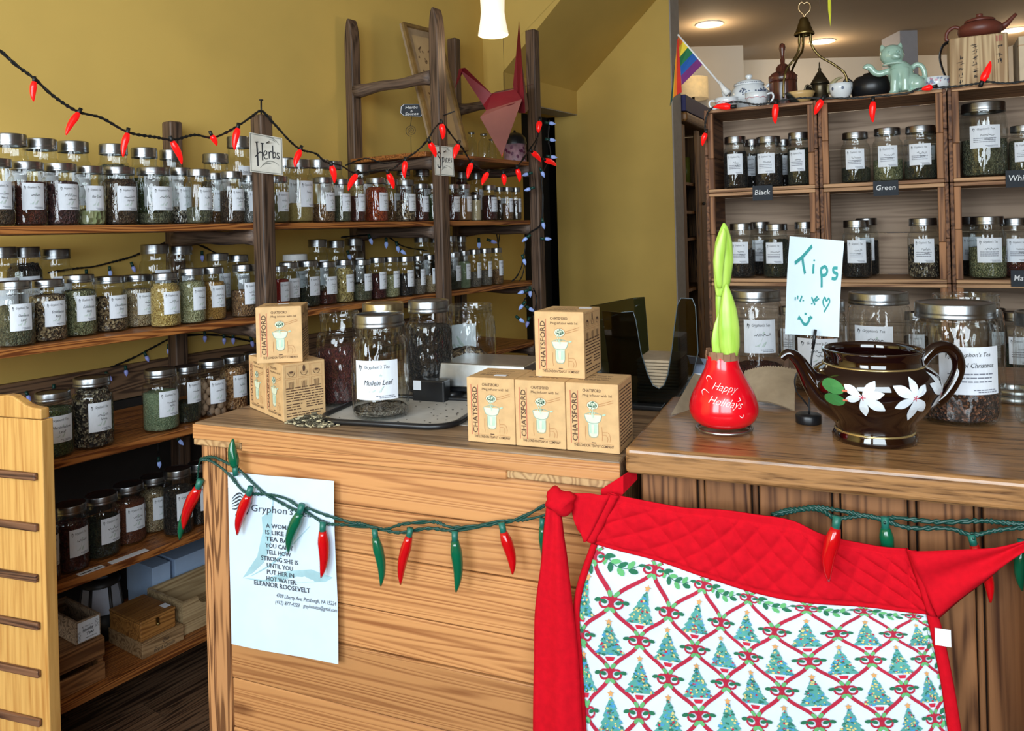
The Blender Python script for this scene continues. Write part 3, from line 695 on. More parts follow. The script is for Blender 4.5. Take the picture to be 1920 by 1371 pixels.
# ------------------------------------------------------------------ infuser boxes
BW, BH, BD = .097, .121, .097
M_kraft = plain('kraft_card', srgb(206, 168, 118), .75, noise=.05, scale=60)
M_kraft_ink = plain('kraft_brown_ink', srgb(84, 58, 40), .8)
M_red_ink = plain('red_ink', srgb(190, 84, 70), .8)
M_mint = plain('mint_ink', srgb(176, 204, 182), .8); M_mint_pale = plain('pale_mint_ink', srgb(204, 212, 188), .8)
M_mint_grey = plain('grey_mint_ink', srgb(140, 164, 148), .8)
M_leafdots = plain('tea_green_ink', srgb(24, 84, 62), .8); M_orange_line = plain('tan_line_ink', srgb(176, 124, 78), .8)
def box_prints():
    f = MB(); e = -.0006
    F1 = lambda x, z: (x - BW / 2, -BD / 2 + e, z)
    F2 = lambda x, z: (x - BW / 2, -BD / 2 + e * 1.6, z)
    F3 = lambda x, z: (x - BW / 2, -BD / 2 + e * 2.2, z)
    # vertical brand name with red rules
    vv = lambda a, c: F1(.021 - c, .018 + a)
    for r in (.0085, .0222): poly(f, [(r, .014), (r + .0011, .014), (r + .0011, .108), (r, .108)], F1, 1)
    put_text(f, 'CHATSFORD', vv, 0, 0, .0095, .086, 0, 'l', 0, .012)
    for px0, tx in ((.002, 'C'),): pass
    put_text(f, 'CHATSFORD', F1, .032, .1065, .0052, .034, 0, 'l', 0, .01)
    put_text(f, 'Mug infuser with lid', F1, .032, .0985, .0046, .053, 0)
    # spoon
    blob(f, .050, .083, .0115, .0082, F1, 6); blob(f, .050, .083, .0105, .0074, F2, 2)
    stroke(f, [(.061, .085), (.07, .0875), (.088, .0935)], .0009, F1, 6, 4); stroke(f, [(.061, .082), (.072, .0845), (.088, .0895)], .0009, F1, 6, 4)
    r = random.Random(3)
    for k in range(34):
        a = r.random() * 6.28; q = r.random() ** .5
        blob(f, .050 + .0078 * q * math.cos(a), .0835 + .0055 * q * math.sin(a), .0013, .0008, F3, 5, r.random() * 3, 5)
    for k in range(14): blob(f, .049 + r.uniform(-.0045, .0045), .0765 - r.random() * .014, .0009, .0018, F3, 3, 0, 5)
    # infuser basket
    poly(f, [(.0345, .066), (.0375, .0565), (.0415, .052), (.0425, .031), (.0465, .0275), (.055, .0275), (.0585, .031), (.0595, .052), (.0635, .0565), (.0665, .066)], F1, 4)
    poly(f, [(.0435, .05), (.0575, .05), (.0565, .0335), (.0445, .0335)], F2, 3)
    poly(f, [(.047, .049), (.0525, .049), (.052, .034), (.0475, .034)], F3, 4)
    stroke(f, [(.0345, .0665), (.043, .0695), (.05, .07), (.058, .0695), (.0665, .0665)], .0011, F2, 7, 4)
    stroke(f, [(.0345, .066), (.039, .0545), (.0505, .0515), (.062, .0545), (.0665, .066)], .0011, F2, 7, 5)
    blob(f, .0705, .067, .0035, .0018, F2, 3, .3, 8)
    stroke(f, [(.042, .05), (.0425, .03), (.05, .0265), (.0585, .03), (.0595, .05)], .0009, F3, 7, 4)
    # mug outline
    for pts in ([(.036, .046), (.0355, .03), (.0365, .021)], [(.066, .046), (.0665, .03), (.066, .021)], [(.0665, .036), (.077, .036), (.081, .028), (.080, .020)], [(.0665, .031), (.0735, .031), (.0765, .026), (.0755, .02)]):
        stroke(f, pts, .0007, F1, 6, 4)
    poly(f, [(.014, .0152), (.087, .0152), (.087, .0156), (.014, .0156)], F1, 6)
    put_text(f, 'THE LONDON TEAPOT COMPANY', F1, .014, .0092, .0046, .073, 0, 'l', 0, .01)
    textline(f, .047, .0162, .008, .0026, F1, 0, 2)
    s = MB(); S1 = lambda y, z: (BW / 2 + .0006, y - BD / 2, z); S2 = lambda y, z: (BW / 2 + .001, y - BD / 2, z)
    for i in range(3):
        for j in range(2):
            cx, cz = .019 + .029 * i, .104 - .029 * j
            for q in ([(-.013, -.013), (.013, -.013), (.013, -.0125), (-.013, -.0125)], [(-.013, .0125), (.013, .0125), (.013, .013), (-.013, .013)], [(-.013, -.013), (-.0125, -.013), (-.0125, .013), (-.013, .013)], [(.0125, -.013), (.013, -.013), (.013, .013), (.0125, .013)]):
                poly(s, [(cx + a, cz + c) for a, c in q], S1, 1)
            if j == 0:
                blob(s, cx, cz - .002, .0085, .0045, S1, 2); stroke(s, [(cx - .008, cz - .002), (cx - .004, cz - .009), (cx + .004, cz - .009), (cx + .008, cz - .002)], .0011, S2, 0, 3)
                if i == 1: blob(s, cx, cz + .005, .003, .0075, S2, 0)
                else: blob(s, cx, cz - .001, .005, .0022, S2, 0)
            else:
                poly(s, [(cx - .007, cz + .007), (cx + .006, cz + .008), (cx + .004, cz - .009), (cx - .005, cz - .009)], S1, 2)
                for k in range(4): stroke(s, [(cx - .005 + .003 * k, cz + .007), (cx - .004 + .0026 * k, cz - .008)], .0009, S2, 0, 1)
    for k in range(6): textline(s, .007, .0675 - .0055 * k, .085, .0036, S1, 0, 20 + k)
    for k in range(3): textline(s, .007, .0325 - .0055 * k, .036, .0036, S1, 0, 40 + k); textline(s, .052, .034 - .005 * k, .038, .0034, S1, 0, 50 + k)
    for k in range(2): textline(s, .007, .0135 - .0052 * k, .083, .0034, S1, 0, 60 + k)
    t2 = MB(); S3 = lambda y, z: (BW / 2 + .0006, y - BD / 2, z)
    for k in range(17): textline(t2, .007, .108 - .006 * k, .083, .0036, S3, 0, 80 + k)
    tp = MB(); T1 = lambda x, y: (x - BW / 2, y - BD / 2, BH + .0006)
    put_text(tp, 'CHATSFORD', T1, .02, .05, .006, .05, 0); textline(tp, .015, .035, .06, .004, T1, 0, 3); textline(tp, .015, .028, .06, .004, T1, 0, 4); textline(tp, .02, .07, .05, .004, T1, 0, 6)
    mats = [M_kraft_ink, M_red_ink, M_mint_pale, M_mint, M_mint_grey if False else M_mint_pale, M_leafdots, M_orange_line, M_mint_grey]
    return f.mesh('front_print', mats), s.mesh('side_print', [M_kraft_ink, M_orange_line, plain('kraft_shade_ink', srgb(188, 150, 104), .8)]), t2.mesh('side_print', M_kraft_ink), tp.mesh('top_print', M_kraft_ink)
PRF, PRS, PRS2, PRT = box_prints()
bx = MB().box(-BW / 2, BW / 2, -BD / 2, BD / 2, 0, BH)
BOXME = bx.mesh('infuser_box', M_kraft)
fl = MB().box(-BW / 2 + .001, BW / 2 - .001, -BD / 2 + .001, BD / 2 + .0, BH, BH + .0004); FLME = fl.mesh('lid_flap', M_kraft)
stk = MB().box(-.012, .012, -.006, .006, BH + .0008, BH + .0012); STME = stk.mesh('price_sticker', M_paper)
def ibox(p, rz, label, side=0, sticker=None, group='boxes of mug infusers'):
    o = link('infuser_box', BOXME, None, p, rz); bevel(o, .0012, 2); tag(o, label, 'box', group)
    link('front_print', PRF, o); link('side_print', (PRS, PRS2)[side], o); link('top_print', PRT, o); link('lid_flap', FLME, o)
    if sticker: s = link('price_sticker', STME, o); s.location = (sticker[0], sticker[1], 0); s.rotation_euler.z = sticker[2]
    return o
for i in range(3):
    ibox(CT.w(.629 + BW * (i + .5) + .0012 * i, .024 + BD / 2, ZC + .001), CT.a, ['left kraft infuser box in the bottom row of three on the fir counter', 'middle kraft infuser box in the bottom row of three', 'right kraft infuser box in the bottom row beside the oak top'][i], 1 if i == 2 else 0, [(.01, -.02, .1), (-.01, .0, 1.2), None][i])
ibox(CT.w(.757 + BW / 2, .058 + BD / 2, ZC + BH + .0022), CT.a - .03, 'kraft infuser box perched on top of the bottom row of three', 0, (.03, .02, .1))
ang = math.atan2(.63, .775)
ca = Vector((-.498, 1.65)); dx = Vector((.775, .63)); dy = Vector((-.63, .775))
# front corner seen edge on: the printed front is on the left-hand face
def corner_box(c, rz, label, side, st):
    ex = Vector((math.cos(rz), math.sin(rz))); ey = Vector((-ex.y, ex.x))
    q = c - ex * (BW / 2) + ey * (BD / 2)
    return ibox((q.x, q.y, ZC + .001), rz, label, side, st)
rzA = math.atan2(-.775, .63)
corner_box(ca, rzA, 'corner-on kraft infuser box with instruction pictures beside the herb heap', 0, (.01, -.005, .5))
corner_box(ca + Vector((-.63, .775)) * (BW + .002), rzA, 'kraft infuser box tucked behind the corner-on box by the shelves', 0, None)
q = P(530, 600, 1.725)
ibox((q.x, q.y, ZC + BH + .0022), .12, 'kraft infuser box on top of the corner-on pair beside the Herbs post', 0, (.0, .02, .0))
# curled paper strip hanging at that box's left edge
# ------------------------------------------------------------------ heap of herb
r = random.Random(9); hp = MB()
hc = CT.top(588, 794, ZC)
for k in range(420):
    a = r.random() * 6.28; q = r.random() ** .6
    x, y =   .066 * q * math.cos(a), .034 * q * math.sin(a); z = .022 * (1 - q) * r.random() + .002
    M = Matrix.Translation((x, y, z)) @ Matrix.Rotation(r.random() * 6.28, 4, 'Z') @ Matrix.Rotation(r.uniform(-.5, .5), 4, 'X')
    s = r.uniform(.003, .0068); hp.box(-s, s, -s * .35, s * .35, -.0007, .0007, r.randrange(3), M)
o = hp.build('herb_heap', [plain('chopped_herb_pale', srgb(200, 188, 152), .9), plain('chopped_herb_grey', srgb(112, 106, 86), .9), plain('chopped_herb_dark', srgb(66, 60, 46), .9)], None, CT.w(hc.x, hc.y, ZC), CT.a)
tag(o, 'small spilled heap of chopped dry herb on the fir counter', 'herbs', None, 'stuff')
# ------------------------------------------------------------------ scale tray with black rim
M_tray = plain('pale_grey_tray', srgb(192, 189, 182), .45, noise=.05)
tc_ = CT.top(757, 775, ZC)
def rr_path(w, d, r, n=6):
    out = []
    for cx, cy, a0 in ((w - r, d - r, 0), (-w + r, d - r, pi / 2), (-w + r, -d + r, pi), (w - r, -d + r, 1.5 * pi)):
        for k in range(n + 1):
            a = a0 + pi / 2 * k / n; out.append((cx + r * math.cos(a), cy + r * math.sin(a)))
    return out
t = tag(link('counter_mat', None, None, CT.w(.262 + .135, .19, ZC), CT.a + .08), 'pale grey rounded counter mat with a raised black rim under the big jar', 'mat')
pth = rr_path(.155, .125, .055)
MB().prism(pth, .001, .004, 'xy').build('mat_sheet', M_tray, t)
MB().tube([(a, c, .007) for a, c in pth], .006, 8, flat=1.0, closed=True).build('rim', M_black, t)
M_sheet = plain('pale_counter_cover', srgb(172, 168, 160), .4, noise=.05)
o = MB().box(.165, .70, .13, .70, ZC + .0002, ZC + .0009).build('counter_cover', M_sheet, None, CT.w(0, 0), CT.a); tag(o, 'smooth grey sheet covering the back of the fir counter', 'mat')
r = random.Random(5); b = MB()
for k in range(60):
    x, y = r.uniform(-.12, .13), r.uniform(-.09, .09); s = r.uniform(.0008, .0022)
    b.box(x - s, x + s, y - s * .5, y + s * .5, .0042, .005)
o = b.build('spilled_leaf', plain('spilled_leaf', srgb(48, 42, 34), .9), None, CT.w(.262 + .135, .19, ZC), CT.a + .08); tag(o, 'dark leaf crumbs scattered over the pale grey mat', 'crumbs', None, 'stuff')
# ------------------------------------------------------------------ steel scale
q = CT.top(905, 752, ZC)
sc = fr_thing('kitchen_scale', 'brushed steel flat-topped weighing scale behind the infuser boxes', 'scale', CT, q.x, q.y + .07, ZC)
def wedge(b, w, d, z0, z1, ins, mi=0):
    v = [(-w, -d, z0), (w, -d, z0), (w, d, z0), (-w, d, z0), (-w + ins, -d + ins, z1), (w - ins, -d + ins, z1), (w - ins, d - ins, z1), (-w + ins, d - ins, z1)]
    return b.add(v, [(0, 3, 2, 1), (4, 5, 6, 7), (0, 1, 5, 4), (1, 2, 6, 5), (2, 3, 7, 6), (3, 0, 4, 7)], mi)
o = wedge(MB(), .115, .078, .03, .086, .006).build('platform', M_brushed, sc); bevel(o, .004, 3)
b = MB().box(-.095, .095, -.06, .06, .018, .03); b.build('base', M_black, sc)
for sx_ in (-1, 1):
    for sy_ in (-1, 1):
        b = MB(); b.lathe([(0, 0), (.024, 0), (.026, .003), (.026, .014), (.022, .018), (0, .018)], 22)
        b.build('foot', M_black, sc, (sx_ * .075 - .012, sy_ * .056, .0))
# ------------------------------------------------------------------ big jars on the fir counter
def bigjar(px, base_py, wpx, top_py, z, content, fill, label, lid=None, rim=False, kind='wide', face=None, group=None, **kw):
    p = PZ(px, base_py, z); R = wpx / 2 * p.y / F
    k, qq = ray(px, top_py); H = EYE - qq * (p.y) - z
    return jar((p.x, p.y, z + .0012), R, H, CT.a - pi / 2 if face is None else face, G[content][0] if content else None, fill, kind, lid, kw.pop('style', 'herb'), kw.pop('txt', None), kw.pop('hw', .62), kw.pop('lz', (.22, .58)), True, label, group, rim=rim, **kw)
def tocam(px): 
    k, q = ray(px, 700); return math.atan2(-1, -k)
j = bigjar(715, 778, 106, 588, ZC + .005, 'grey', .05, 'big clear mason jar labelled Mullein Leaf on the pale grey mat', 'ring', False, 'quart', tocam(715) - .15, txt=None, hw=.78, lz=(.2, .575))
ln = MB(); f2 = lambda u, v: (1.025 * math.cos(u * .78), 1.025 * math.sin(u * .78), .2 + .375 * v)
put_text(ln, 'Mullein Leaf', f2, .1, .38, .13, 1.3, 0, 'c', .35)
ln.build('lettering', M_ink, [c for c in j.children if c.name.startswith('label')][0])
bigjar(722, 727, 88, 568, ZC + .001, None, .2, 'empty jar with a brassy lid ring behind the Mullein Leaf jar', M_tan_lid, kind='quart', paper=False)
bigjar(641, 755, 88, 585, ZC + .001, 'rooibos', .62, 'open glass jar two-thirds full of dark red tea beside the infuser boxes', None, True, 'quart', paper=False)
bigjar(808, 738, 88, 563, ZC + .001, 'black', .72, 'tin-lidded jar packed with black tea left of the steel scale', M_steel, kind='quart', paper=False)
bigjar(886, 722, 92, 571, ZC + .001, 'mottle', .32, 'open clear jar holding a sloping bank of brown bark behind the steel scale', None, True, face=tocam(886) + pi + .5, hw=.7, lz=(.35, .72), tilt=.13)
q = CT.top(803, 756, ZC); t = fr_thing('black_tin', 'low black box with a small white sticker in front of the black tea jar', 'box', CT, q.x, q.y, ZC + .001)
o = MB().box(-.042, .042, 0, .034, 0, .052).build('box_body', M_black, t); bevel(o, .004); MB().box(-.038, -.018, -.0008, -.0002, .028, .050).build('price_sticker', M_paper, t)
p = PZ(815, 757, ZC)
# ------------------------------------------------------------------ big jars on the oak counter
tea = dict(style='tea', face=None)
bigjar(1420, 704, 96, 544, ZR + .001, 'rooibos', .12, 'tall lidded mason jar directly behind the amaryllis bulb', M_steel, kind='wide', hw=.6, lz=(.3, .68), face=tocam(1420) + .15, txt=501)
bigjar(1535, 728, 104, 563, ZR + .001, 'brown', .1, 'lidded mason jar mostly hidden behind the Tips sign', M_steel, kind='wide', hw=.7, lz=(.28, .6), face=tocam(1535), txt=502)
bigjar(1651, 720, 110, 548, ZR + .001, None, .1, 'empty lidded mason jar behind the flowered teapot rim', M_steel, kind='wide', hw=.62, lz=(.34, .66), face=tocam(1651) - .2, txt=503)
bigjar(1815, 742, 124, 552, ZR + .001, None, .1, 'open empty wide glass jar behind the Cool Christmas jar', None, True, 'wide', paper=False)
j = bigjar(1795, 786, 142, 567, ZR + .001, 'xmas', .31, 'wide lidded jar of dark fruit tea labelled Cool Christmas by the teapot handle', M_steel, kind='wide', hw=.76, lz=(.27, .66), face=tocam(1795) + .38, style='tea')
ln = MB(); f2 = lambda u, v: (1.025 * math.cos(u * .76), 1.025 * math.sin(u * .76), .27 + .39 * v)
put_text(ln, 'Cool Christmas', f2, .1, .57, .10, 1.25, 0, 'c', .3); ln.build('lettering', M_ink, [c for c in j.children if c.name.startswith('label')][0])
bigjar(1962, 795, 100, 585, ZR + .001, None, .1, 'clear jar cut off by the right edge of the picture', M_steel, kind='wide', paper=False)
q = PZ(1900, 752, ZR)
for k in range(2):
    o = MB().lathe([(.030, 0), (.040, 0), (.042, .003), (.042, .009), (.039, .013), (.032, .013), (.030, .011), (.030, 0)], 26).build('tin_ring', M_brushed, None, (q.x + .004 * k, q.y, ZR + .001 + .0135 * k)); tag(o, ['lower loose jar ring on the oak counter beside the Cool Christmas jar', 'upper loose jar ring of the stacked pair beside the Cool Christmas jar'][k], 'jar ring', 'loose jar rings')
# ------------------------------------------------------------------ poster
M_poster = plain('poster_paper', srgb(206, 224, 240), .7, noise=.025, scale=14, bmp=.02)
a0, z0 = az(434, 882, -.006); a1, z1 = az(632, 899, -.006); a2, z2 = az(641, 1240, -.006); a3, z3 = az(441, 1203, -.006)
def bil(u, v): # u right, v down, on the counter front
    return (a0 * (1 - u) * (1 - v) + a1 * u * (1 - v) + a2 * u * v + a3 * (1 - u) * v, z0 * (1 - u) * (1 - v) + z1 * u * (1 - v) + z2 * u * v + z3 * (1 - u) * v)
b = MB(); n = 14; rw = random.Random(2)
def pf(u, v, e=0.0):
    x, z = bil(u, v); return (x, -.017 - .0035 * math.sin(v * 7 + u * 3) * math.sin(u * 5) * .6 - e, z)
vs = [pf(i / n, j / n) for j in range(n + 1) for i in range(n + 1)]
b.add(vs, [(j * (n + 1) + i, (j + 1) * (n + 1) + i, (j + 1) * (n + 1) + i + 1, j * (n + 1) + i + 1) for j in range(n) for i in range(n)], 0, True)
o = b.build('poster', M_poster, None, CT.w(0, 0), CT.a); tag(o, 'pale blue paper poster with a printed quotation taped to the fir counter', 'poster')
b = MB(); PT = lambda u, v: pf(u, 1 - v, .0012); PT0 = lambda u, v: pf(u, 1 - v, .0007)
poly(b, [(.125, .395), (.27, .53), (.335, .68), (.33, .76), (.44, .82), (.42, .72), (.40, .60), (.33, .50), (.22, .43)], PT0, 1)
poly(b, [(.125, .395), (.33, .40), (.55, .47), (.78, .50), (.97, .47), (.90, .44), (.7, .42), (.45, .40), (.3, .385)], PT0, 1)
stroke(b, [(.2, .41), (.45, .52), (.78, .74)], .012, PT0, 1, 4, True)
poly(b, [(.405, .80), (.43, .83), (.455, .91), (.44, .82)], PT0, 1)
for k in range(5): stroke(b, [(.17 - .01 * k, .86 - .016 * k), (.13, .885 - .018 * k), (.08, .872 - .02 * k), (.04, .845 - .014 * k)], .011, PT, 0, 4, True)
stroke(b, [(.18, .84), (.205, .82), (.2, .79), (.185, .77)], .016, PT, 2, 3); stroke(b, [(.2, .85), (.23, .845), (.235, .83)], .012, PT, 2, 3)
stroke(b, [(.09, .77), (.075, .755), (.09, .745)], .008, PT, 0, 3)
put_text(b, "Gryphon's Tea", PT, .235, .790, .040, .56, 0, 'l', .1)
qq = ['A WOMAN', 'IS LIKE A', 'TEA BAG', "YOU CAN'T", 'TELL HOW', 'STRONG SHE IS', 'UNTIL YOU', 'PUT HER IN', 'HOT WATER.', 'ELEANOR ROOSEVELT']
cxs = [.50, .475, .485, .485, .475, .485, .485, .49, .50, .50]; wd = [.25, .22, .24, .25, .225, .335, .235, .245, .275, .50]
for k, s in enumerate(qq): put_text(b, s, PT, cxs[k], .703 - .0378 * k + (.004 if k == 9 else 0), .0245 if k < 9 else .026, wd[k] * 1.06, 0, 'c', 0, .014)
put_text(b, '4709 Liberty Ave, Pittsburgh, PA 15224', PT, .99, .316, .022, .54, 0, 'r', .25)
put_text(b, '(412) 877-4223', PT, .44, .279, .021, .225, 0, 'l', .2); put_text(b, 'gryphonstea@gmail.com', PT, .695, .281, .021, .30, 0, 'l', .2)
b.build('print', [plain('poster_ink', srgb(52, 56, 66), .8), plain('poster_teal', srgb(158, 196, 206), .8), plain('poster_purple', srgb(84, 62, 78), .8)], o)
# ------------------------------------------------------------------ plates from four corners
def plate(c, thick=.004, n=1, bow=0.0):
    """corners tl, tr, br, bl -> (mesh builder, mapping fn(u right, v up, lift))"""
    tl, tr, br, bl = [Vector(q) for q in c]
    nor = (tl - bl).cross(tr - tl).normalized()
    if nor.dot(Vector((0, 0, EYE)) - tl) < 0: nor = -nor
    def fn(u, v, e=0.0):
        p = tl * (1 - u) * v + tr * u * v + br * u * (1 - v) + bl * (1 - u) * (1 - v)
        return p + nor * (e + bow * math.sin(pi * u) + bow * .6 * math.sin(pi * v))
    b = MB()
    for e, fl in ((0, False), (-thick, True)):
        vs = [fn(i / n, j / n, e) for j in range(n + 1) for i in range(n + 1)]
        fs = [(j * (n + 1) + i, j * (n + 1) + i + 1, (j + 1) * (n + 1) + i + 1, (j + 1) * (n + 1) + i) for j in range(n) for i in range(n)]
        b.add(vs, [f[::-1] for f in fs] if fl else fs, 0, n > 1)
    ring = [(0, 0), (1, 0), (1, 1), (0, 1)]
    for k in range(4):
        (u0, v0), (u1, v1) = ring[k], ring[(k + 1) % 4]
        vs = []
        for i in range(n + 1):
            u, v = u0 + (u1 - u0) * i / n, v0 + (v1 - v0) * i / n
            vs += [fn(u, v, 0), fn(u, v, -thick)]
        b.add(vs, [(2 * i, 2 * i + 1, 2 * i + 3, 2 * i + 2) for i in range(n)], 0)
    return b, fn
def corners(pts, Ys):
    Ys = [Ys] * 4 if isinstance(Ys, (int, float)) else Ys
    return [P(a, c, y) for (a, c), y in zip(pts, Ys)]
# ================================================================== TEA CRATES
M_crate = wood('crate_pine', srgb(190, 148, 108), srgb(124, 86, 58), 'X', 40, 1.6, rough=.7, bands=.3, wscale=9, dist=3)
M_crateZ = wood('crate_pine_upright', srgb(160, 112, 74), srgb(92, 58, 36), 'Z', 40, 1.6, rough=.7, bands=.3, wscale=9, dist=3)
M_crateY = wood('crate_side_wood', srgb(128, 88, 60), srgb(78, 48, 32), 'Y', 40, 1.6, rough=.7, bands=.3, wscale=9, dist=3)
M_crateB = wood('crate_back_grey', srgb(164, 140, 118), srgb(112, 90, 72), 'X', 36, 1.2, .2, .6, rough=.75, bands=.3, wscale=8, dist=3)
ZT = [1.837, 1.531, 1.204, .878]
CW, CD = .388, .285
tagn = [['Black', 'Green', 'White'], ['lower left', 'lower middle', 'Matcha'], ['bottom left', 'bottom middle', 'Pu-erh']]
for rI in range(3):
    for cI in range(3):
        x0 = .3915 * cI; z1, z0 = ZT[rI] - .001, ZT[rI + 1] + .001; h = z1 - z0
        nm = ['left', 'middle', 'right'][cI]; rn = ['top', 'middle', 'lowest'][rI]
        t = fr_thing('wine_crate', 'wooden crate used as a tea shelf, %s row, %s column' % (rn, nm), 'crate', CR, x0, 0, z0, 0, 'wooden crates stacked as tea shelves')
        sp = h * (.45 + .12 * ((rI + cI) % 2))
        for sx_ in (0, 1):
            xa, xb = (0, .011) if sx_ == 0 else (CW - .011, CW)
            for a, c in ((.0, sp - .001), (sp + .001, h)):
                o = MB().box(xa, xb, 0, CD, a, c).build('side_slat', M_crateY, t); bevel(o, .0015, 1)
            xa, xb = (.0112, .031) if sx_ == 0 else (CW - .031, CW - .0112)
            for a, c in ((.013, sp - .012), (sp - .011, h - .013)):
                o = MB().box(xa, xb, .001, .02, a, c).build('cleat', M_crateZ, t); bevel(o, .0015, 1)
        for zz in ((0, .012), (h - .012, h)):
            o = MB().box(.0112, CW - .0112, 0.0005, CD - .012, *zz).build('top_slat' if zz[0] else 'bottom_slat', M_crate, t); bevel(o, .0015, 1)
        nb = 2; hh = (h - .024) / nb
        for k in range(nb):
            o = MB().box(.0112, CW - .0112, CD - .011, CD, .012 + hh * k + .001, .012 + hh * (k + 1) - .001).build('back_slat', M_crateB, t); bevel(o, .0015, 1)
tb = fr_thing('back_table', 'low dark wooden table carrying the stacked tea crates', 'table', CR, 0, 0, 0)
MB().box(-.05, 1.25, -.05, .4, .836, .876).build('table_top', M_bead, tb)
for a, c in ((-.02, -.02), (1.2, -.02), (-.02, .36), (1.2, .36)): MB().box(a, a + .05, c, c + .05, 0, .836).build('leg', M_bead, tb)
CF = CR.a - pi / 2
def cjar(px, w, top, rI, con, fill, dep, lab, **kw):
    z = ZT[rI + 1] + .0135; d = dep
    q = CR.hit(px, top, d); p = CR.w(q.x, d, z); R = w / 2 * p.y / F * .96
    jar(p, R, q.z - z, CF + rnd.uniform(-.12, .12), G[con][0] if con else None, fill, kw.get('kind', 'quart'), M_steel, 'tea', int(px), .66, kw.get('lz', (.27, .66)), False, lab, 'jars of tea in the crates')
L = 'jar of loose tea, '
for a in [(1378, 46, 257, 0, 'black', .7, .06, L + 'left of the three front jars in the crate tagged Black'), (1440, 52, 257, 0, 'black', .62, .07, L + 'middle front jar in the crate tagged Black'), (1497, 45, 249, 0, 'dkgreen', .7, .06, L + 'right front jar in the crate tagged Black'),
          (1409, 36, 262, 0, 'black', .7, .19, 'dark jar behind the left and middle jars in the Black crate'), (1468, 34, 262, 0, 'black', .7, .19, 'dark jar behind the middle and right jars in the Black crate'),
          (1603, 53, 249, 0, 'dkgreen', .3, .06, L + 'left of three in the crate tagged Green'), (1663, 54, 241, 0, 'sage', .4, .07, L + 'middle of three in the crate tagged Green'), (1725, 60, 237, 0, 'dkgreen', .35, .06, L + 'right of three in the crate tagged Green'),
          (1741, 34, 240, 0, 'dkgreen', .4, .20, 'jar deep in the right corner of the Green crate'),
          (1390, 50, 419, 1, 'black', .5, .06, L + 'left front jar in the crate below the Black tag'), (1454, 50, 420, 1, 'dkgreen', .7, .07, L + 'middle front jar in the crate below the Black tag'), (1425, 42, 416, 1, 'black', .5, .19, 'jar behind the two front jars below the Black tag'), (1508, 42, 416, 1, 'black', .7, .10, 'jar half hidden behind the top edge of the Tips paper'),
          (1605, 53, 413, 1, 'black', .6, .06, 'jar of dark tea in the crate below the Green tag, left side'), (1624, 44, 409, 1, 'black', .6, .19, 'jar behind the dark left jar below the Green tag'), (1730, 56, 409, 1, 'mottle2', .55, .06, 'jar of mottled tea in the crate below the Green tag, right side'),
          (1850, 66, 406, 1, 'sage', .5, .06, 'jar of sage green tea below the tall jar of the right crate'), (1822, 50, 406, 1, 'black', .5, .2, 'jar peeping out behind the sage green tea jar'), (1902, 56, 409, 1, 'redbrown', .5, .12, 'jar of red brown tea behind the Matcha tag'),
          (1716, 44, 585, 2, 'black', .6, .08, 'dark jar in the bottom crate between the big lidded jars'), (1868, 36, 578, 2, 'black', .8, .16, 'dark jar in the bottom right crate behind the glass'), (1905, 56, 585, 2, 'dkgreen', .5, .06, 'jar of dark green tea above the Pu-erh tag'), (1478, 42, 575, 2, 'black', .6, .07, 'dark jar in the bottom left crate left of the Tips paper')]: cjar(*a)
cjar(1843, 80, 194, 0, 'greygreen', .5, .07, 'tall half gallon jar of leaf tea in the top right crate', kind='wide', lz=(.38, .68)); cjar(1920, 54, 236, 0, 'greygreen', .7, .07, 'jar of leaf tea above the White tag, cut off at the right')
M_slate = plain('chalk_slate', srgb(40, 46, 54), .8); M_chalk = plain('chalk_white', srgb(226, 228, 230), .9)
for (txt, x0, x1, y0, y1, lab) in (('Black', 1411, 1449, 349, 375, 'small slate tag chalked Black on the crate edge'), ('Green', 1637, 1685, 340, 366, 'small slate tag chalked Green on the crate edge'), ('White', 1885, 1940, 320, 350, 'small slate tag chalked White at the right edge'), ('Matcha', 1895, 1950, 507, 538, 'small slate tag chalked Matcha at the right edge'), ('Pu-erh', 1894, 1946, 690, 716, 'small slate tag chalked Pu-erh low at the right edge')):
    q0 = CR.hit(x0, y0, -.004); q1 = CR.hit(x1, y1, -.004)
    t = MB().box(0, q1.x - q0.x, -.003, 0, q1.z - q0.z, 0).build('slate_tag', M_slate, None, CR.w(q0.x, -.004, q0.z), CR.a, fix=True); tag(t, lab, 'tag', 'slate name tags on the crates')
    b = MB(); w = q1.x - q0.x; h = q0.z - q1.z
    put_text(b, txt, lambda a, c: (a, -.0035, c), w * .5, -h * .62, h * .34, w * .78, 0, 'c', .15, .004); b.build('lettering', M_chalk, t)
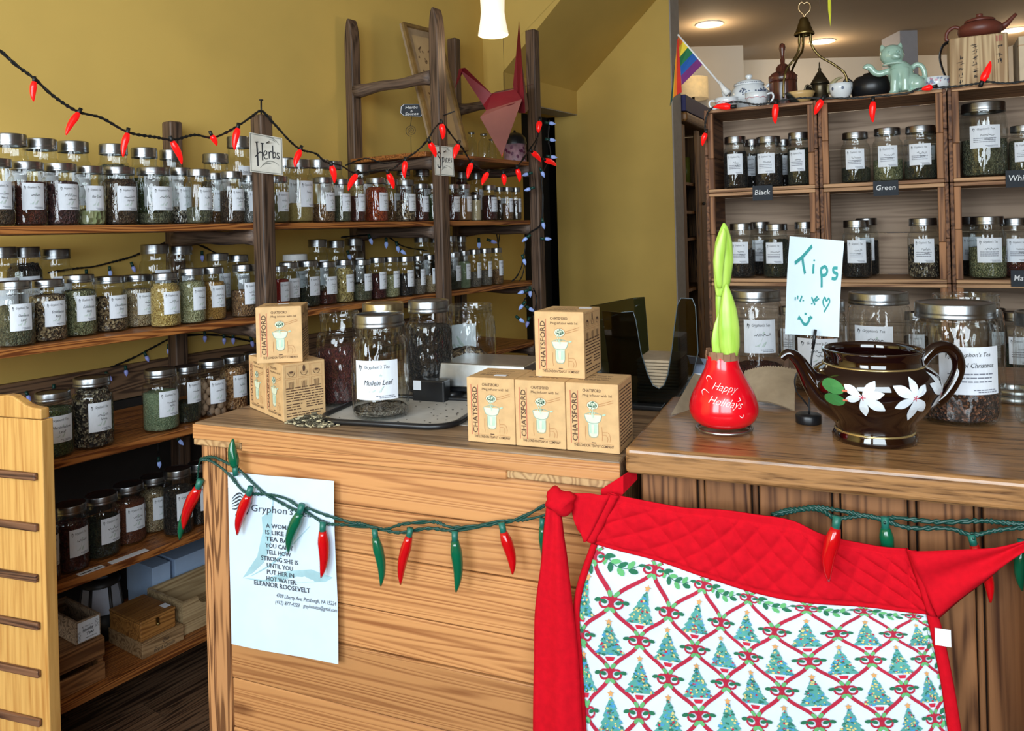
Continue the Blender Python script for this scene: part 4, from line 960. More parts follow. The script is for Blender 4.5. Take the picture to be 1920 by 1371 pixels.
# ================================================================== THINGS ON TOP OF THE CRATES
TZ = 1.8372
def cpos(px, dep): q = CR.hit(px, 180, dep); return CR.w(q.x, dep, TZ)
def cpt(px, py, dep): q = CR.hit(px, py, dep); return CR.w(q.x, dep, q.z)
def mpp(px, dep): return cpos(px, dep).y / F
M_china = plain('white_china', srgb(226, 232, 236), .18, noise=.02, coat=.4); M_blueink = plain('china_blue', srgb(70, 84, 110), .3); M_pinkink = plain('china_pink', srgb(190, 120, 130), .3)
def cup(px, w, h, dep, label, hs, ink=M_pinkink):
    p = cpos(px, dep); s = mpp(px, dep); R = w / 2 * s; H = h * s
    t = thing('tea_cup', label, 'cup', p, CR.a)
    MB().lathe([(0, .003), (R * .5, 0), (R * .55, .004), (R * .8, H * .3), (R * .95, H * .65), (R, H), (R * .95, H), (R * .86, H * .6), (R * .6, H * .2), (0, H * .12)], 28).build('bowl', M_china, t)
    MB().tube(smooth_path([(hs * R * .9, 0, H * .85), (hs * R * 1.35, 0, H * .9), (hs * R * 1.45, 0, H * .55), (hs * R * 1.1, 0, H * .2), (hs * R * .75, 0, H * .25)], 4), R * .09, 8).build('handle', M_china, t)
    b = MB(); fn = lambda a, z: (R * .985 * math.sin(a), -R * .985 * math.cos(a), z)
    stroke(b, [(-1.3 + .26 * k, H * (.62 + .05 * math.sin(k * 2.5))) for k in range(11)], .002, fn, 0, 3)
    b.build('painted_band', ink, t)
cup(1362, 44, 22, .05, 'small white teacup with a pink band below the rainbow flag', -1)
cup(1418, 42, 26, .04, 'small white teacup with a pink band in front of the floral teapot', 1)
p = cpos(1405, .165); s = mpp(1405, .165)
t = thing('floral_teapot', 'white lidded teapot painted with small blue flowers on the crates', 'teapot', p, CR.a)
R = 37 * s
prof = [(0, 0), (R * .6, 0), (R * .62, .004), (R * .85, R * .35), (R, R * .75), (R * .97, R * 1.0), (R * .75, R * 1.25), (R * .72, R * 1.35), (R * .70, R * 1.35)]
MB().lathe(prof, 32).build('body', M_china, t)
MB().lathe([(R * .74, R * 1.34), (R * .76, R * 1.38), (R * .6, R * 1.55), (R * .2, R * 1.66), (R * .1, R * 1.7), (R * .18, R * 1.8), (R * .16, R * 1.88), (0, R * 1.92)], 28).build('lid', M_china, t)
MB().tube(smooth_path([(R * .85, 0, R * 1.2), (R * 1.1, 0, R * 1.35), (R * 1.14, 0, R * .9), (R * .95, 0, R * .5)], 4), R * .08, 8).build('handle', M_china, t)
MB().tube(smooth_path([(-R * .8, 0, R * .5), (-R * 1.15, 0, R * .8), (-R * 1.3, 0, R * 1.2)], 4), [R * .2] * 3 + [R * .15] * 3 + [R * .1] * 3, 10).build('spout', M_china, t)
b = MB(); r = random.Random(1)
for a0_ in (-1.1, -.1, .85):
    for k in range(14): 
        aa, z = a0_ + r.gauss(0, .13), R * (.95 + r.gauss(0, .10)); rad = R * 1.008
        blob(b, aa, z, .05, .0028, lambda a, zz: (rad * math.sin(a), -rad * math.cos(a), zz), 0, 0, 6)
for k in range(26):
    aa = -1.5 + 3 * k / 25
    blob(b, aa, R * 1.42, .03, .0022, lambda a, zz: (R * .752 * math.sin(a), -R * .752 * math.cos(a), zz), 0, 0, 5)
b.build('painted_flowers', M_blueink, t)
# rainbow flag leaning out of the cup
FD = .05
t = thing('rainbow_flag', 'small rainbow hand flag on a white stick leaning out of the teacup', 'flag', cpos(1362, FD))
o_ = t.location.copy(); fp = lambda px, py, d=FD: cpt(px, py, d) - o_
MB().tube([fp(1352, 160), fp(1271, 65)], .004, 8).build('stick', M_white, t)
MB().tube([fp(1366, 176), fp(1358, 168), fp(1348, 152)], [.014, .011, .004], 10).build('grip', M_white, t)
cols = [srgb(206, 40, 34), srgb(224, 120, 30), srgb(236, 206, 60), srgb(30, 110, 66), srgb(24, 84, 160), srgb(110, 36, 110), srgb(30, 70, 70)]
b = MB(); st = lambda k: (1271 + 46 * k, 68 + 53 * k); fo = lambda k: (1272 + 6 * k, 72 + 88 * k)
for k in range(5):
    a, c = k / 5, (k + 1) / 5
    q = [fp(*st(a), FD - .002), fp(*st(c), FD - .002), fp(*fo(c), FD - .03), fp(*fo(a), FD - .03)]
    b.add(q, [(0, 1, 2, 3)], k + 1)
xs0 = [(1278, 160 - 86), (1270, 74), (1268.5, 76), (1268, 78), (1267.5, 80)]; xs1 = [(1278, 173), (1269, 178), (1263, 182), (1261, 186), (1256, 199)]
top5 = [(1272, 72), (1269.5, 74), (1268.5, 95), (1266, 115), (1264, 130)]
for k, ci in enumerate((0, 1, 2, 6)):
    b.add([fp(*top5[k], FD - .03 + .012 * k), fp(*top5[k + 1], FD - .02 + .012 * k), fp(*xs1[k + 1], FD - .02 + .012 * k), fp(*xs1[k], FD - .03 + .012 * k)], [(0, 1, 2, 3)], ci)
o = b.build('cloth', [plain('flag_%d' % i, c, .8, noise=.04) for i, c in enumerate(cols)], t)
so = o.modifiers.new('thick', 'SOLIDIFY'); so.thickness = .001
# dark wood canister
p = cpos(1469, .14); s = mpp(1469, .14)
t = thing('wood_canister', 'dark red-brown turned wooden canister with a slim pestle handle', 'canister', p, CR.a)
M_dkw = wood('dark_red_wood', srgb(88, 44, 32), srgb(44, 20, 16), 'Z', 30, 2, rough=.3, bands=.2, knots=False, coat=.3)
MB().lathe([(0, 0), (25 * s, 0), (26 * s, 2 * s), (25 * s, 46 * s), (25 * s, 50 * s), (0, 50 * s)], 30).build('body', M_dkw, t)
MB().lathe([(25 * s, 50.5 * s), (26 * s, 54 * s), (26 * s, 60 * s), (20 * s, 66 * s), (13 * s, 69 * s), (12.5 * s, 76 * s), (8 * s, 82 * s), (4 * s, 84 * s), (4.5 * s, 92 * s), (3 * s, 94 * s), (4 * s, 102 * s), (6 * s, 112 * s), (5 * s, 119 * s), (2 * s, 122 * s), (0, 122 * s)], 24).build('lid', M_dkw, t)
# brass bell stand
M_brass = plain('aged_brass', srgb(132, 116, 74), .32, 1.0, noise=.15, scale=20)
BD_ = .06
t = thing('brass_stand', 'aged brass bell-topped stand with a heart ring and rope-twist legs', 'stand', cpos(1508, BD_)); o_ = t.location.copy(); bp = lambda px, py, d=BD_: cpt(px, py, d) - o_
s = mpp(1508, BD_); top_ = bp(1508, 66)
MB().lathe([(17 * s, 0), (18.5 * s, 1 * s), (18 * s, 4 * s), (15 * s, 8 * s), (14 * s, 12 * s), (12 * s, 16 * s), (11.5 * s, 20 * s), (9 * s, 25 * s), (8 * s, 30 * s), (5 * s, 33 * s), (0, 34 * s)], 28, 0, Matrix.Translation(top_)).build('bell', M_brass, t)
MB().tube(smooth_path([bp(1508, 33), bp(1506, 27), bp(1499, 20), bp(1498, 10), bp(1503, 4), bp(1508, 7), bp(1513, 4), bp(1519, 9), bp(1518, 20), bp(1511, 27), bp(1508, 33)], 4), .0032, 8).build('heart_ring', plain('pale_brass', srgb(196, 170, 130), .35, 1.0), t)
for pts in ([(1499, 60, 0), (1498, 90, 0), (1490, 110, -.01), (1476, 128, -.02), (1470, 150, -.03), (1469, 184, -.035)], [(1506, 60, .02), (1505, 92, .04), (1494, 112, .07), (1486, 130, .1), (1484, 150, .12), (1484, 178, .125)], [(1520, 60, 0), (1522, 85, 0), (1538, 106, 0), (1562, 120, 0), (1584, 138, 0), (1589, 160, 0), (1589, 182, 0)]):
    pp = smooth_path([bp(a, c, BD_ + d) for a, c, d in pts], 6); b = MB()
    b.tube(pp, .0042, 8); b.tube([q + Vector((.003 * math.cos(k * .8), .003 * math.sin(k * .8), 0)) for k, q in enumerate(pp)], .0028, 6)
    b.build('leg', M_brass, t)
# wooden bowl, coffee pot, small pot, cup
p = cpos(1500, .10); s = mpp(1500, .1)
t = thing('wood_bowl', 'small turned bowl half dark and half pale wood beside the brass stand', 'bowl', p, CR.a)
m_, nt, bs = newmat('two_tone_wood'); tc = N(nt, 'ShaderNodeTexCoord'); sx = N(nt, 'ShaderNodeSeparateXYZ'); nt.links.new(tc.outputs['Object'], sx.inputs[0])
ad = N(nt, 'ShaderNodeMath', operation='ADD'); nt.links.new(sx.outputs[0], ad.inputs[0]); nt.links.new(sx.outputs[2], ad.inputs[1])
rr = ramp(nt, ad.outputs[0], [(.010, srgb(40, 44, 42)), (.016, srgb(206, 170, 112))]); nt.links.new(rr.outputs[0], bs.inputs['Base Color']); bs.inputs['Roughness'].default_value = .35
MB().lathe([(0, 0), (12 * s, 0), (18 * s, 8 * s), (24 * s, 17 * s), (27 * s, 24 * s), (25.5 * s, 24 * s), (20 * s, 12 * s), (0, 5 * s)], 30).build('bowl', m_, t)
p = cpos(1538, .15); s = mpp(1538, .15)
M_pewter = plain('dark_pewter', srgb(86, 78, 62), .35, .9, noise=.12)
t = thing('coffee_pot', 'dark metal arabic style coffee pot with a pointed lid', 'pot', p, CR.a)
MB().lathe([(0, 0), (21 * s, 0), (21 * s, 3 * s), (15 * s, 18 * s), (13 * s, 34 * s), (15 * s, 40 * s), (0, 40 * s)], 26).build('body', M_pewter, t)
MB().lathe([(17 * s, 40.3 * s), (17 * s, 42 * s), (12 * s, 50 * s), (6 * s, 60 * s), (2.5 * s, 65 * s), (3.5 * s, 68 * s), (1.5 * s, 71 * s), (1.2 * s, 80 * s), (0, 82 * s)], 24).build('lid', M_pewter, t)
MB().tube(smooth_path([(12 * s, 0, 22 * s), (20 * s, 0, 36 * s), (30 * s, 0, 46 * s), (40 * s, 0, 48 * s)], 4), [7 * s, 6.6 * s, 6 * s, 5.5 * s, 5 * s, 4.6 * s, 4 * s, 3.4 * s, 3 * s, 2.5 * s, 2 * s, 1.6 * s, 1 * s], 10).build('spout', plain('horn', srgb(160, 150, 110), .4), t)
MB().tube(smooth_path([(-13 * s, 0, 34 * s), (-24 * s, 0, 40 * s), (-26 * s, 0, 22 * s), (-17 * s, 0, 8 * s)], 4), 2 * s, 8).build('handle', M_pewter, t)
p = cpos(1516, .235); s = mpp(1516, .235)
t = thing('black_pot', 'small low black lidded pot behind the coffee pot', 'pot', p, CR.a)
MB().lathe([(0, 0), (16 * s, 0), (22 * s, 12 * s), (20 * s, 24 * s), (17 * s, 27 * s)], 24).build('body', M_iron, t)
MB().lathe([(18 * s, 27 * s), (12 * s, 36 * s), (4 * s, 40 * s), (3 * s, 46 * s), (0, 47 * s)], 20).build('lid', M_iron, t)
p = cpos(1577, .06); s = mpp(1577, .06)
t = thing('white_cup', 'plain white handleless cup with a faint blue mark beside the brass leg', 'cup', p, CR.a)
MB().lathe([(0, .002), (9 * s, 0), (10 * s, 2 * s), (17 * s, 9 * s), (20.5 * s, 20 * s), (21 * s, 30 * s), (19.5 * s, 30 * s), (15 * s, 12 * s), (0, 6 * s)], 28).build('bowl', M_china, t)
b = MB(); 
for aa in (-.7, .2, 1.2): blob(b, aa, 20 * s, .12, .006, lambda a, z: (20.9 * s * math.sin(a), -20.9 * s * math.cos(a), z), 0, 0, 8)
b.build('painted_mark', M_blueink, t)
# black iron teapot
p = cpos(1634, .14); s = mpp(1634, .14)
t = thing('iron_teapot', 'squat matte black iron teapot left of the green cat', 'teapot', p, CR.a)
MB().lathe([(0, 0), (26 * s, 0), (33 * s, 10 * s), (37 * s, 22 * s), (35 * s, 34 * s), (26 * s, 44 * s), (14 * s, 47 * s), (0, 48 * s)], 32).build('body', M_black, t)
MB().lathe([(15 * s, 47 * s), (13 * s, 50 * s), (4 * s, 52 * s), (4.5 * s, 57 * s), (0, 58 * s)], 20).build('lid', M_black, t)
MB().tube(smooth_path([(-32 * s, 0, 36 * s), (-42 * s, 0, 44 * s), (-47 * s, 0, 34 * s), (-44 * s, 0, 16 * s), (-38 * s, 0, 8 * s)], 4), 3.2 * s, 8).build('handle', M_black, t)
# celadon cat teapot
p = cpos(1690, .07); s = mpp(1690, .07)
t = thing('cat_teapot', 'pale celadon green ceramic teapot in the form of a sitting cat', 'teapot', p, CR.a)
M_cel = plain('celadon_glaze', srgb(162, 194, 178), .14, noise=.04, scale=10, coat=.6)
b = MB(); K = lambda px, py, y=0.0: ((px - 1690) * s, y, (176 - py) * s)
def E(px, py, rx, ry, rz, y=0.0): b.ball((0, 0, 0), 1, 18, 12, 0, (1, 1, 1), Matrix.Translation(K(px, py, y)) @ Matrix.Diagonal((rx * s, ry * s, rz * s, 1)))
E(1690, 138, 22, 22, 26); E(1700, 156, 29, 26, 20); E(1716, 160, 16, 20, 16, -.012); E(1678, 172, 9, 11, 5, -.03); E(1712, 173, 13, 12, 4, -.028)
E(1676, 100, 21, 19, 20); E(1681, 105, 8, 8, 6.5, -.026); E(1685, 107, 6, 6, 4.5, -.03); E(1676, 92, 9, 8, 5, -.017)
b.tube([K(1682, 132, -.02), K(1680, 152, -.035), K(1679, 173, -.036)], [10 * s, 8 * s, 7.5 * s], 12); b.tube([K(1696, 132, -.02), K(1697, 152, -.038), K(1697, 172, -.038)], [10 * s, 7.5 * s, 7 * s], 12)
b.tube(smooth_path([K(1672, 128), K(1655, 133, -.005), K(1645, 129, -.008), K(1640, 121, -.01), K(1634, 117, -.01), K(1630, 122, -.01)], 3), 6 * s, 12)
b.tube(smooth_path([K(1706, 132, .0), K(1716, 122, .0), K(1726, 128, .0), K(1730, 145, 0), K(1726, 162, 0), K(1716, 170, 0)], 4), 4.6 * s, 12)
for ex_ in (-1, 1):
    T = Matrix.Translation(K(1676 + ex_ * 14 - 1, 87)) @ Matrix.Rotation(ex_ * .25, 4, 'Y')
    b.lathe([(0, -6 * s), (6.5 * s, -5 * s), (5 * s, 3 * s), (2.5 * s, 8 * s), (0, 10 * s)], 14, 0, T)
o = b.build('body', M_cel, t); rm = o.modifiers.new('fuse', 'REMESH'); rm.mode = 'VOXEL'; rm.voxel_size = .0022; rm.use_smooth_shade = True
sm = o.modifiers.new('soften', 'SMOOTH'); sm.iterations = 5; sm.factor = .5
b = MB()
for ex_ in (-1, 1):
    T = Matrix.Translation(K(1679 + ex_ * 7.0, 96.5, -.0305)); b.ball((0, 0, 0), 1, 10, 6, 0, (3.2 * s, 1.4 * s, 2.0 * s), T)
b.ball((0, 0, 0), 1, 8, 6, 0, (2 * s, 1.5 * s, 1.3 * s), Matrix.Translation(K(1684.5, 102.5, -.039)))
b.build('face_marks', plain('celadon_dark', srgb(130, 164, 150), .2), t)
MB().lathe([(19 * s, 0), (20.5 * s, 1.2 * s), (19.5 * s, 2.6 * s)], 26, 0, Matrix.Translation(K(1679, 119.5, -.004))).build('neck_rim', plain('celadon_pale', srgb(184, 210, 196), .2), t)
# porcelain bowl with figures
p = cpos(1755, .10); s = mpp(1755, .1)
t = thing('porcelain_bowl', 'round porcelain bowl painted with blue and pink figures', 'bowl', p, CR.a)
MB().lathe([(0, 0), (15 * s, 0), (15 * s, 2 * s), (23 * s, 12 * s), (25 * s, 28 * s), (24 * s, 28 * s), (21 * s, 12 * s), (0, 4 * s)], 32).build('bowl', M_china, t)
b = MB(); r = random.Random(8); fn = lambda x, z: ((23.4 * s + (z / s - 12) * .125 * s) * math.sin(x / (24 * s)), -(23.4 * s + (z / s - 12) * .125 * s) * math.cos(x / (24 * s)), z)
for k in range(40): blob(b, r.uniform(-1.4, 1.4) * 24 * s, (14.5 + 10 * r.random()) * s, (1.2 + 1.6 * r.random()) * s, (1 + 1.6 * r.random()) * s, fn, 1 if r.random() < .3 else 0, r.random() * 3, 7)
b.build('painted_figures', [plain('china_blue_pale', srgb(120, 136, 166), .3), plain('china_rose', srgb(190, 130, 150), .3)], t)
# lettered wood box with the clay teapot
bt0, bt1 = CR.hit(1782, 164, .05), CR.hit(1890, 66, .05)
w = bt1.x - bt0.x; h = 98 * mpp(1835, .05) * .99
M_kiri = wood('pale_striped_wood', srgb(196, 170, 130), srgb(150, 120, 84), 'Z', 60, .8, .3, .7, rough=.7, bands=.4, wscale=12, dist=3, knots=False)
t = fr_thing('lettered_box', 'pale wooden box brushed with black characters and a red seal', 'box', CR, bt0.x, .05, TZ)
o = MB().box(0, w, 0, .17, 0, h).build('box_body', M_kiri, t); bevel(o, .004, 2)
b = MB(); r = random.Random(31); fn = lambda a, c: (a, -.0012, c)
def glyphs(cx, z1_, n, gs, sd):
    r = random.Random(sd)
    for k in range(n):
        cz = z1_ - gs * 1.12 * k
        for j in range(r.randint(4, 6)):
            horiz = r.random() < .5; L_ = gs * r.uniform(.35, .8); ox, oz = r.uniform(-.3, .3) * gs, r.uniform(-.35, .35) * gs
            q = [(cx + ox - (L_ / 2 if horiz else gs * .1), cz + oz - (gs * .08 if horiz else L_ / 2)), (cx + ox, cz + oz + gs * r.uniform(-.08, .08)), (cx + ox + (L_ / 2 if horiz else -gs * .05), cz + oz + (gs * .06 if horiz else L_ / 2))]
            stroke(b, q, gs * .11, fn, 0, 3, True)
for args in ((w * .19, h * .60, 5, h * .105, 3), (w * .44, h * .80, 6, h * .105, 5), (w * .86, h * .72, 3, h * .11, 9)):
    b = MB(); glyphs(*args); b.build('brush_lettering', M_ink, t)
b = MB()
for k in range(3): poly(b, [(w * (.80 + .04 * k), h * .84), (w * (.825 + .04 * k), h * .84), (w * (.825 + .04 * k), h * .95), (w * (.80 + .04 * k), h * .95)], fn, 1)
b.build('red_seal', [M_ink, plain('seal_red', srgb(170, 96, 84), .8)], t)
MB().tube(smooth_path([(.004, .06, h + .001), (-.016, .05, h - .012), (-.026, .05, h - .05), (-.016, .05, h - .1), (-.004, .05, h - .13)], 4), .007, 8, flat=.3).build('strap', M_black, t)
p = CR.w(bt0.x + w * .56, .11, TZ + h + .0012); s = mpp(1840, .11)
t = thing('clay_teapot', 'flat red-brown clay teapot standing on the lettered wooden box', 'teapot', p, CR.a)
M_clay = plain('zisha_clay', srgb(104, 52, 40), .42, noise=.05)
MB().lathe([(0, 0), (26 * s, 0), (34 * s, 6 * s), (38 * s, 15 * s), (34 * s, 24 * s), (25 * s, 29 * s), (0, 30 * s)], 36).build('body', M_clay, t)
MB().lathe([(25 * s, 29.5 * s), (26 * s, 31 * s), (24 * s, 34 * s), (12 * s, 38 * s), (5 * s, 39 * s), (6 * s, 42 * s), (5.5 * s, 45 * s), (0, 46 * s)], 30).build('lid', M_clay, t)
MB().tube([(33 * s, 0, 14 * s), (44 * s, 0, 22 * s), (52 * s, 0, 31 * s), (58 * s, 0, 37 * s)], [7 * s, 5 * s, 3.6 * s, 3 * s], 12).build('spout', M_clay, t)
MB().tube(smooth_path([(-31 * s, 0, 22 * s), (-42 * s, 0, 26 * s), (-53 * s, 0, 18 * s), (-55 * s, 0, 4 * s), (-49 * s, 0, 2 * s)], 4), 3.4 * s, 8).build('handle', M_clay, t)
q = CR.hit(1908, 70, .08)
t = fr_thing('carton', 'plain pale carton beside the lettered box at the right edge', 'box', CR, q.x, .06, TZ); o = MB().box(.0, .1, 0, .15, 0, .15).build('carton_body', plain('pale_card', srgb(206, 188, 160), .8), t); bevel(o, .002); MB().box(-.0005, .1005, -.0005, .02, .12, .1225).build('lid_line', M_crate, t)
# hanging paper streamers
for (x0, y1, w_, c, lab) in ((1557, 50, .009, srgb(206, 206, 50), 'yellow paper streamer hanging above the brass stand'), (1538, 24, .003, srgb(90, 74, 60), 'thin brown streamer tip hanging beside the yellow one')):
    a = P(x0, y1, 2.3); b = MB(); b.add([(-w_ * .4, 0, CEIL - a.z), (w_ * .4, 0, CEIL - a.z), (w_ * .5, .002, .05), (0, 0, 0), (-w_ * .5, .002, .05)], [(0, 4, 3, 2, 1)], 0)
    o = b.build('paper_streamer', plain('streamer%d' % x0, c, .8), None, a); tag(o, lab, 'streamer'); so = o.modifiers.new('t', 'SOLIDIFY'); so.thickness = .0008
# ================================================================== CABINET IN THE FAR ROOM
CB = Frame(*P(1279, 300, 5.15).to_2d(), math.atan2(.89, .45))
M_cab = wood('honey_cabinet', srgb(150, 104, 54), srgb(84, 52, 24), 'Z', 30, 1.2, rough=.45, bands=.3, knots=False)
t = fr_thing('tall_cabinet', 'tall honey brown cabinet with open shelves beyond the yellow wall', 'cabinet', CB, 0, 0, 0)
zc = lambda py: EYE - ray(1285, py)[1] * 5.25
MB().box(0, .9, .30, .32, 0, zc(235)).box(0, .02, .02, .30, 0, zc(235)).box(.88, .9, .02, .30, 0, zc(235)).build('carcass', M_cab, t)
o = MB().box(-.03, .95, -.05, .34, zc(232), zc(214)).build('cornice', M_cab, t); bevel(o, .02, 3)
for py in (340, 395, 447, 545): MB().box(.02, .88, .03, .30, zc(py) - .02, zc(py)).build('shelf', M_cab, t)
for a in (.0, .42): MB().box(a, a + .07, -.004, .018, 0, zc(236)).build('stile', M_cab, t)
d = MB().box(.5, .88, -.006, .016, .1, zc(245)).build('door', M_cab, t); bevel(d, .004); MB().ball((.53, -.016, zc(380)), .012, 10, 8).build('knob', M_iron, d)
for i, (px, py, w_, h_, c) in enumerate(((1284, 446, 30, 26, srgb(40, 34, 30)), (1290, 340, 18, 60, srgb(150, 150, 60)))):
    x_ = CB.hit(px, py, .12).x; zz = zc((447, 340)[i]) + .001
    b = MB().lathe([(0, 0), (.04, 0), (.042, .02), (.042, .13), (.02, .17), (.018, .2), (0, .2)] if i == 0 else [(0, 0), (.03, 0), (.03, .21), (0, .21)], 16)
    o = b.build('bottle' if i == 0 else 'tin', plain('bot%d' % i, c, .3), None, CB.w(x_ + .08, .15, zz)); tag(o, ['dark bottle on the third shelf of the far cabinet', 'slim yellow green tin on the upper shelf of the far cabinet'][i], ['bottle', 'tin'][i])
o = MB().box(-.04, .8, -.045, .26, zc(214) + .001, zc(184)).build('blue_crate', plain('navy_card', srgb(38, 36, 92), .6), None, CB.w(0, 0), CB.a); tag(o, 'deep blue storage carton on top of the far cabinet', 'box'); bevel(o, .004)
p = P(1300, 186, 6.3)
t = thing('drum_shade', 'cream drum lampshade glowing softly behind the rainbow flag', 'lamp', (p.x, p.y, p.z))
MB().lathe([(.12, 0), (.12, .17), (.118, .17), (.118, 0)], 28).build('lamp_shade', plain('cream_shade', srgb(224, 200, 150), .8, emit=(1, .8, .5, 1), estr=.15), t)
MB().tube([(0, 0, .1), (0, 0, -p.z + .0)], .012, 8).lathe([(0, -p.z), (.12, -p.z), (.11, -p.z + .02), (0, -p.z + .02)], 20).build('stand', M_iron, t)
# ================================================================== AMARYLLIS BULB
p = PZ(1358, 808, ZR); s = p.y / F
t = thing('amaryllis_bulb', 'red waxed amaryllis bulb lettered Happy Holidays with tall lime green buds', 'plant', (p.x, p.y, ZR))
bp_ = [(0, .008), (.03, .009), (.05, .018), (.0595, .034), (.0590, .05), (.0535, .068), (.0455, .084), (.037, .100), (.0300, .115), (.0275, .128), (.027, .134), (.0, .134)]
bl = MB().lathe([(q.x, q.y) for q in smooth_path([(a, c, 0) for a, c in bp_[:-1]], 3)] + [(0, .134)], 48).build('bulb', plain('red_wax', srgb(226, 10, 30), .22, noise=.05, scale=14, coat=.5, bmp=.04), t)
def rad_at(z):
    for (r0, z0_), (r1, z1_) in zip(bp_[1:], bp_[2:]):
        if z0_ <= z <= z1_: return r0 + (r1 - r0) * (z - z0_) / (z1_ - z0_)
    return .03
k_, _ = ray(1358, 740); A0 = math.atan2(-1, -k_)
b = MB(); fn = lambda x, z: ((rad_at(z) + .0012) * math.cos(A0 + x / max(.02, rad_at(z))), (rad_at(z) + .0012) * math.sin(A0 + x / max(.02, rad_at(z))), z)
put_text(b, 'Happy', fn, .003, .080, .0125, .044, 0, 'c', .5, -.012, -.13); put_text(b, 'Holidays', fn, .003, .056, .0135, .058, 0, 'c', .5, -.012, -.16)
for pts in ([(-.027, .094), (-.030, .100), (-.024, .103), (-.018, .098)], [(-.036, .071), (-.039, .077), (-.033, .081), (-.024, .076)], [(.026, .071), (.029, .066), (.024, .064)], [(.034, .042), (.031, .037), (.026, .041)]): stroke(b, pts, .0016, fn, 0, 4, True)
b.build('lettering', M_white, bl)
r = random.Random(6); b = MB()
for k in range(16):
    a = 2 * pi * k / 16; h = r.uniform(.008, .02)
    b.box(-.0055, .0055, -.0006, .0006, 0, h, 0, Matrix.Rotation(a, 4, 'Z') @ Matrix.Translation((.0255 + r.uniform(0, .003), 0, .128)) @ Matrix.Rotation(pi / 2, 4, 'Z') @ Matrix.Rotation(r.uniform(-.2, .2), 4, 'X'))
o = b.build('papery_skin', plain('bulb_skin', srgb(150, 112, 84), .8, noise=.2), t); o['kind'] = 'stuff'
def lime(name, dark=0):
    if name in MATS: return MATS[name]
    m_, nt, bs = newmat(name); tc = N(nt, 'ShaderNodeTexCoord'); mp = N(nt, 'ShaderNodeMapping'); mp.inputs['Scale'].default_value = (60, 60, 6); n = N(nt, 'ShaderNodeTexNoise'); n.inputs['Scale'].default_value = 2
    nt.links.new(tc.outputs['Object'], mp.inputs[0]); nt.links.new(mp.outputs[0], n.inputs['Vector'])
    rr = ramp(nt, n.outputs['Fac'], [(.25, srgb(150, 196, 60)), (.75, srgb(196, 226, 108))]); nt.links.new(rr.outputs[0], bs.inputs['Base Color'])
    bs.inputs['Roughness'].default_value = .32; bs.inputs['Subsurface Weight'].default_value = .15; bs.inputs['Subsurface Radius'].default_value = (.004, .006, .002); MATS[name] = m_; return m_
M_lime = lime('lime_leaf')
def bud(pts, radii, flat, name, yoff, seg=18):
    pp = smooth_path([(P(a, c, p.y + yoff) - t.location) for a, c in pts], 5)
    n0 = len(radii); rr = []
    for i in range(len(pp)):
        f = i / (len(pp) - 1) * (n0 - 1); j = min(int(f), n0 - 2); rr.append((radii[j] + (radii[j + 1] - radii[j]) * (f - j)) * s)
    return MB().tube(pp, rr, seg, flat=flat, up=(0, 1, 0)).build(name, M_lime, t)
bud([(1358, 672), (1354, 620), (1351, 570), (1351, 545)], [12, 10, 9.5, 9], .7, 'stalk', .004)
bud([(1352, 556), (1354, 530), (1356, 490), (1357, 455), (1358, 430), (1357, 418)], [9, 15, 19, 16, 8, 1], .6, 'flower_bud', .0)
bud([(1349, 540), (1348, 500), (1351, 465), (1356, 440), (1357, 428)], [4, 9, 10, 6, 1], .5, 'bud_scale', -.012)
bud([(1368, 676), (1368, 650), (1367, 615), (1365, 580), (1363, 552), (1362, 532)], [12, 19, 19.5, 16, 9, 1], .55, 'leaf_shoot', -.014)
bud([(1346, 672), (1343, 640), (1346, 610), (1350, 585)], [8, 9, 7, 1], .4, 'leaf_shoot', -.006)
b = MB(); pts = [(.048 * math.cos(a), .048 * math.sin(a), .0035 + .004 * (a / 6.9)) for a in [k * .23 for k in range(31)]]
b.tube(pts, .0026, 8); b.build('wire_coil', M_brushed, t)
# ================================================================== TIPS SIGN
p = PZ(1516, 793, ZR); s = p.y / F
t = thing('tip_sign', 'handwritten Tips paper held up by a black wire clip stand', 'sign', (p.x, p.y, ZR))
MB().lathe([(0, 0), (22 * s, 0), (23 * s, 1.5 * s), (23 * s, 15 * s), (21.5 * s, 17 * s), (0, 17 * s)], 30).build('base', M_black, t)
w_ = lambda px, py, y=0.0: P(px, py, p.y + y) - t.location
MB().tube(smooth_path([w_(1517, 778), w_(1518, 720), w_(1522, 670), w_(1526, 648)], 4), .0017, 8).build('rod', M_black, t)
MB().tube(smooth_path([w_(1518, 765), w_(1506, 750), w_(1494, 735), w_(1490, 716), w_(1494, 700), w_(1505, 690)], 4), .0015, 8).build('wire_curl', M_black, t)
o = MB().tube([w_(1524, 655), w_(1529, 618)], .003, 8).build('clip', M_black, t)
pb, pfn = plate([P(1481, 443, p.y - .005), P(1583, 452, p.y + .002), P(1573, 633, p.y + .01), P(1472, 627, p.y + .002)], .0004, 10, -.006)
M_tip = plain('tip_paper', srgb(216, 232, 240), .8, noise=.015)
o = pb.build('paper', M_tip, None); o.parent = t; o.location = -t.location
M_tealpen = plain('teal_marker', srgb(56, 150, 148), .7)
b = MB(); fn = lambda u, v: pfn(u, v, .0012) - t.location
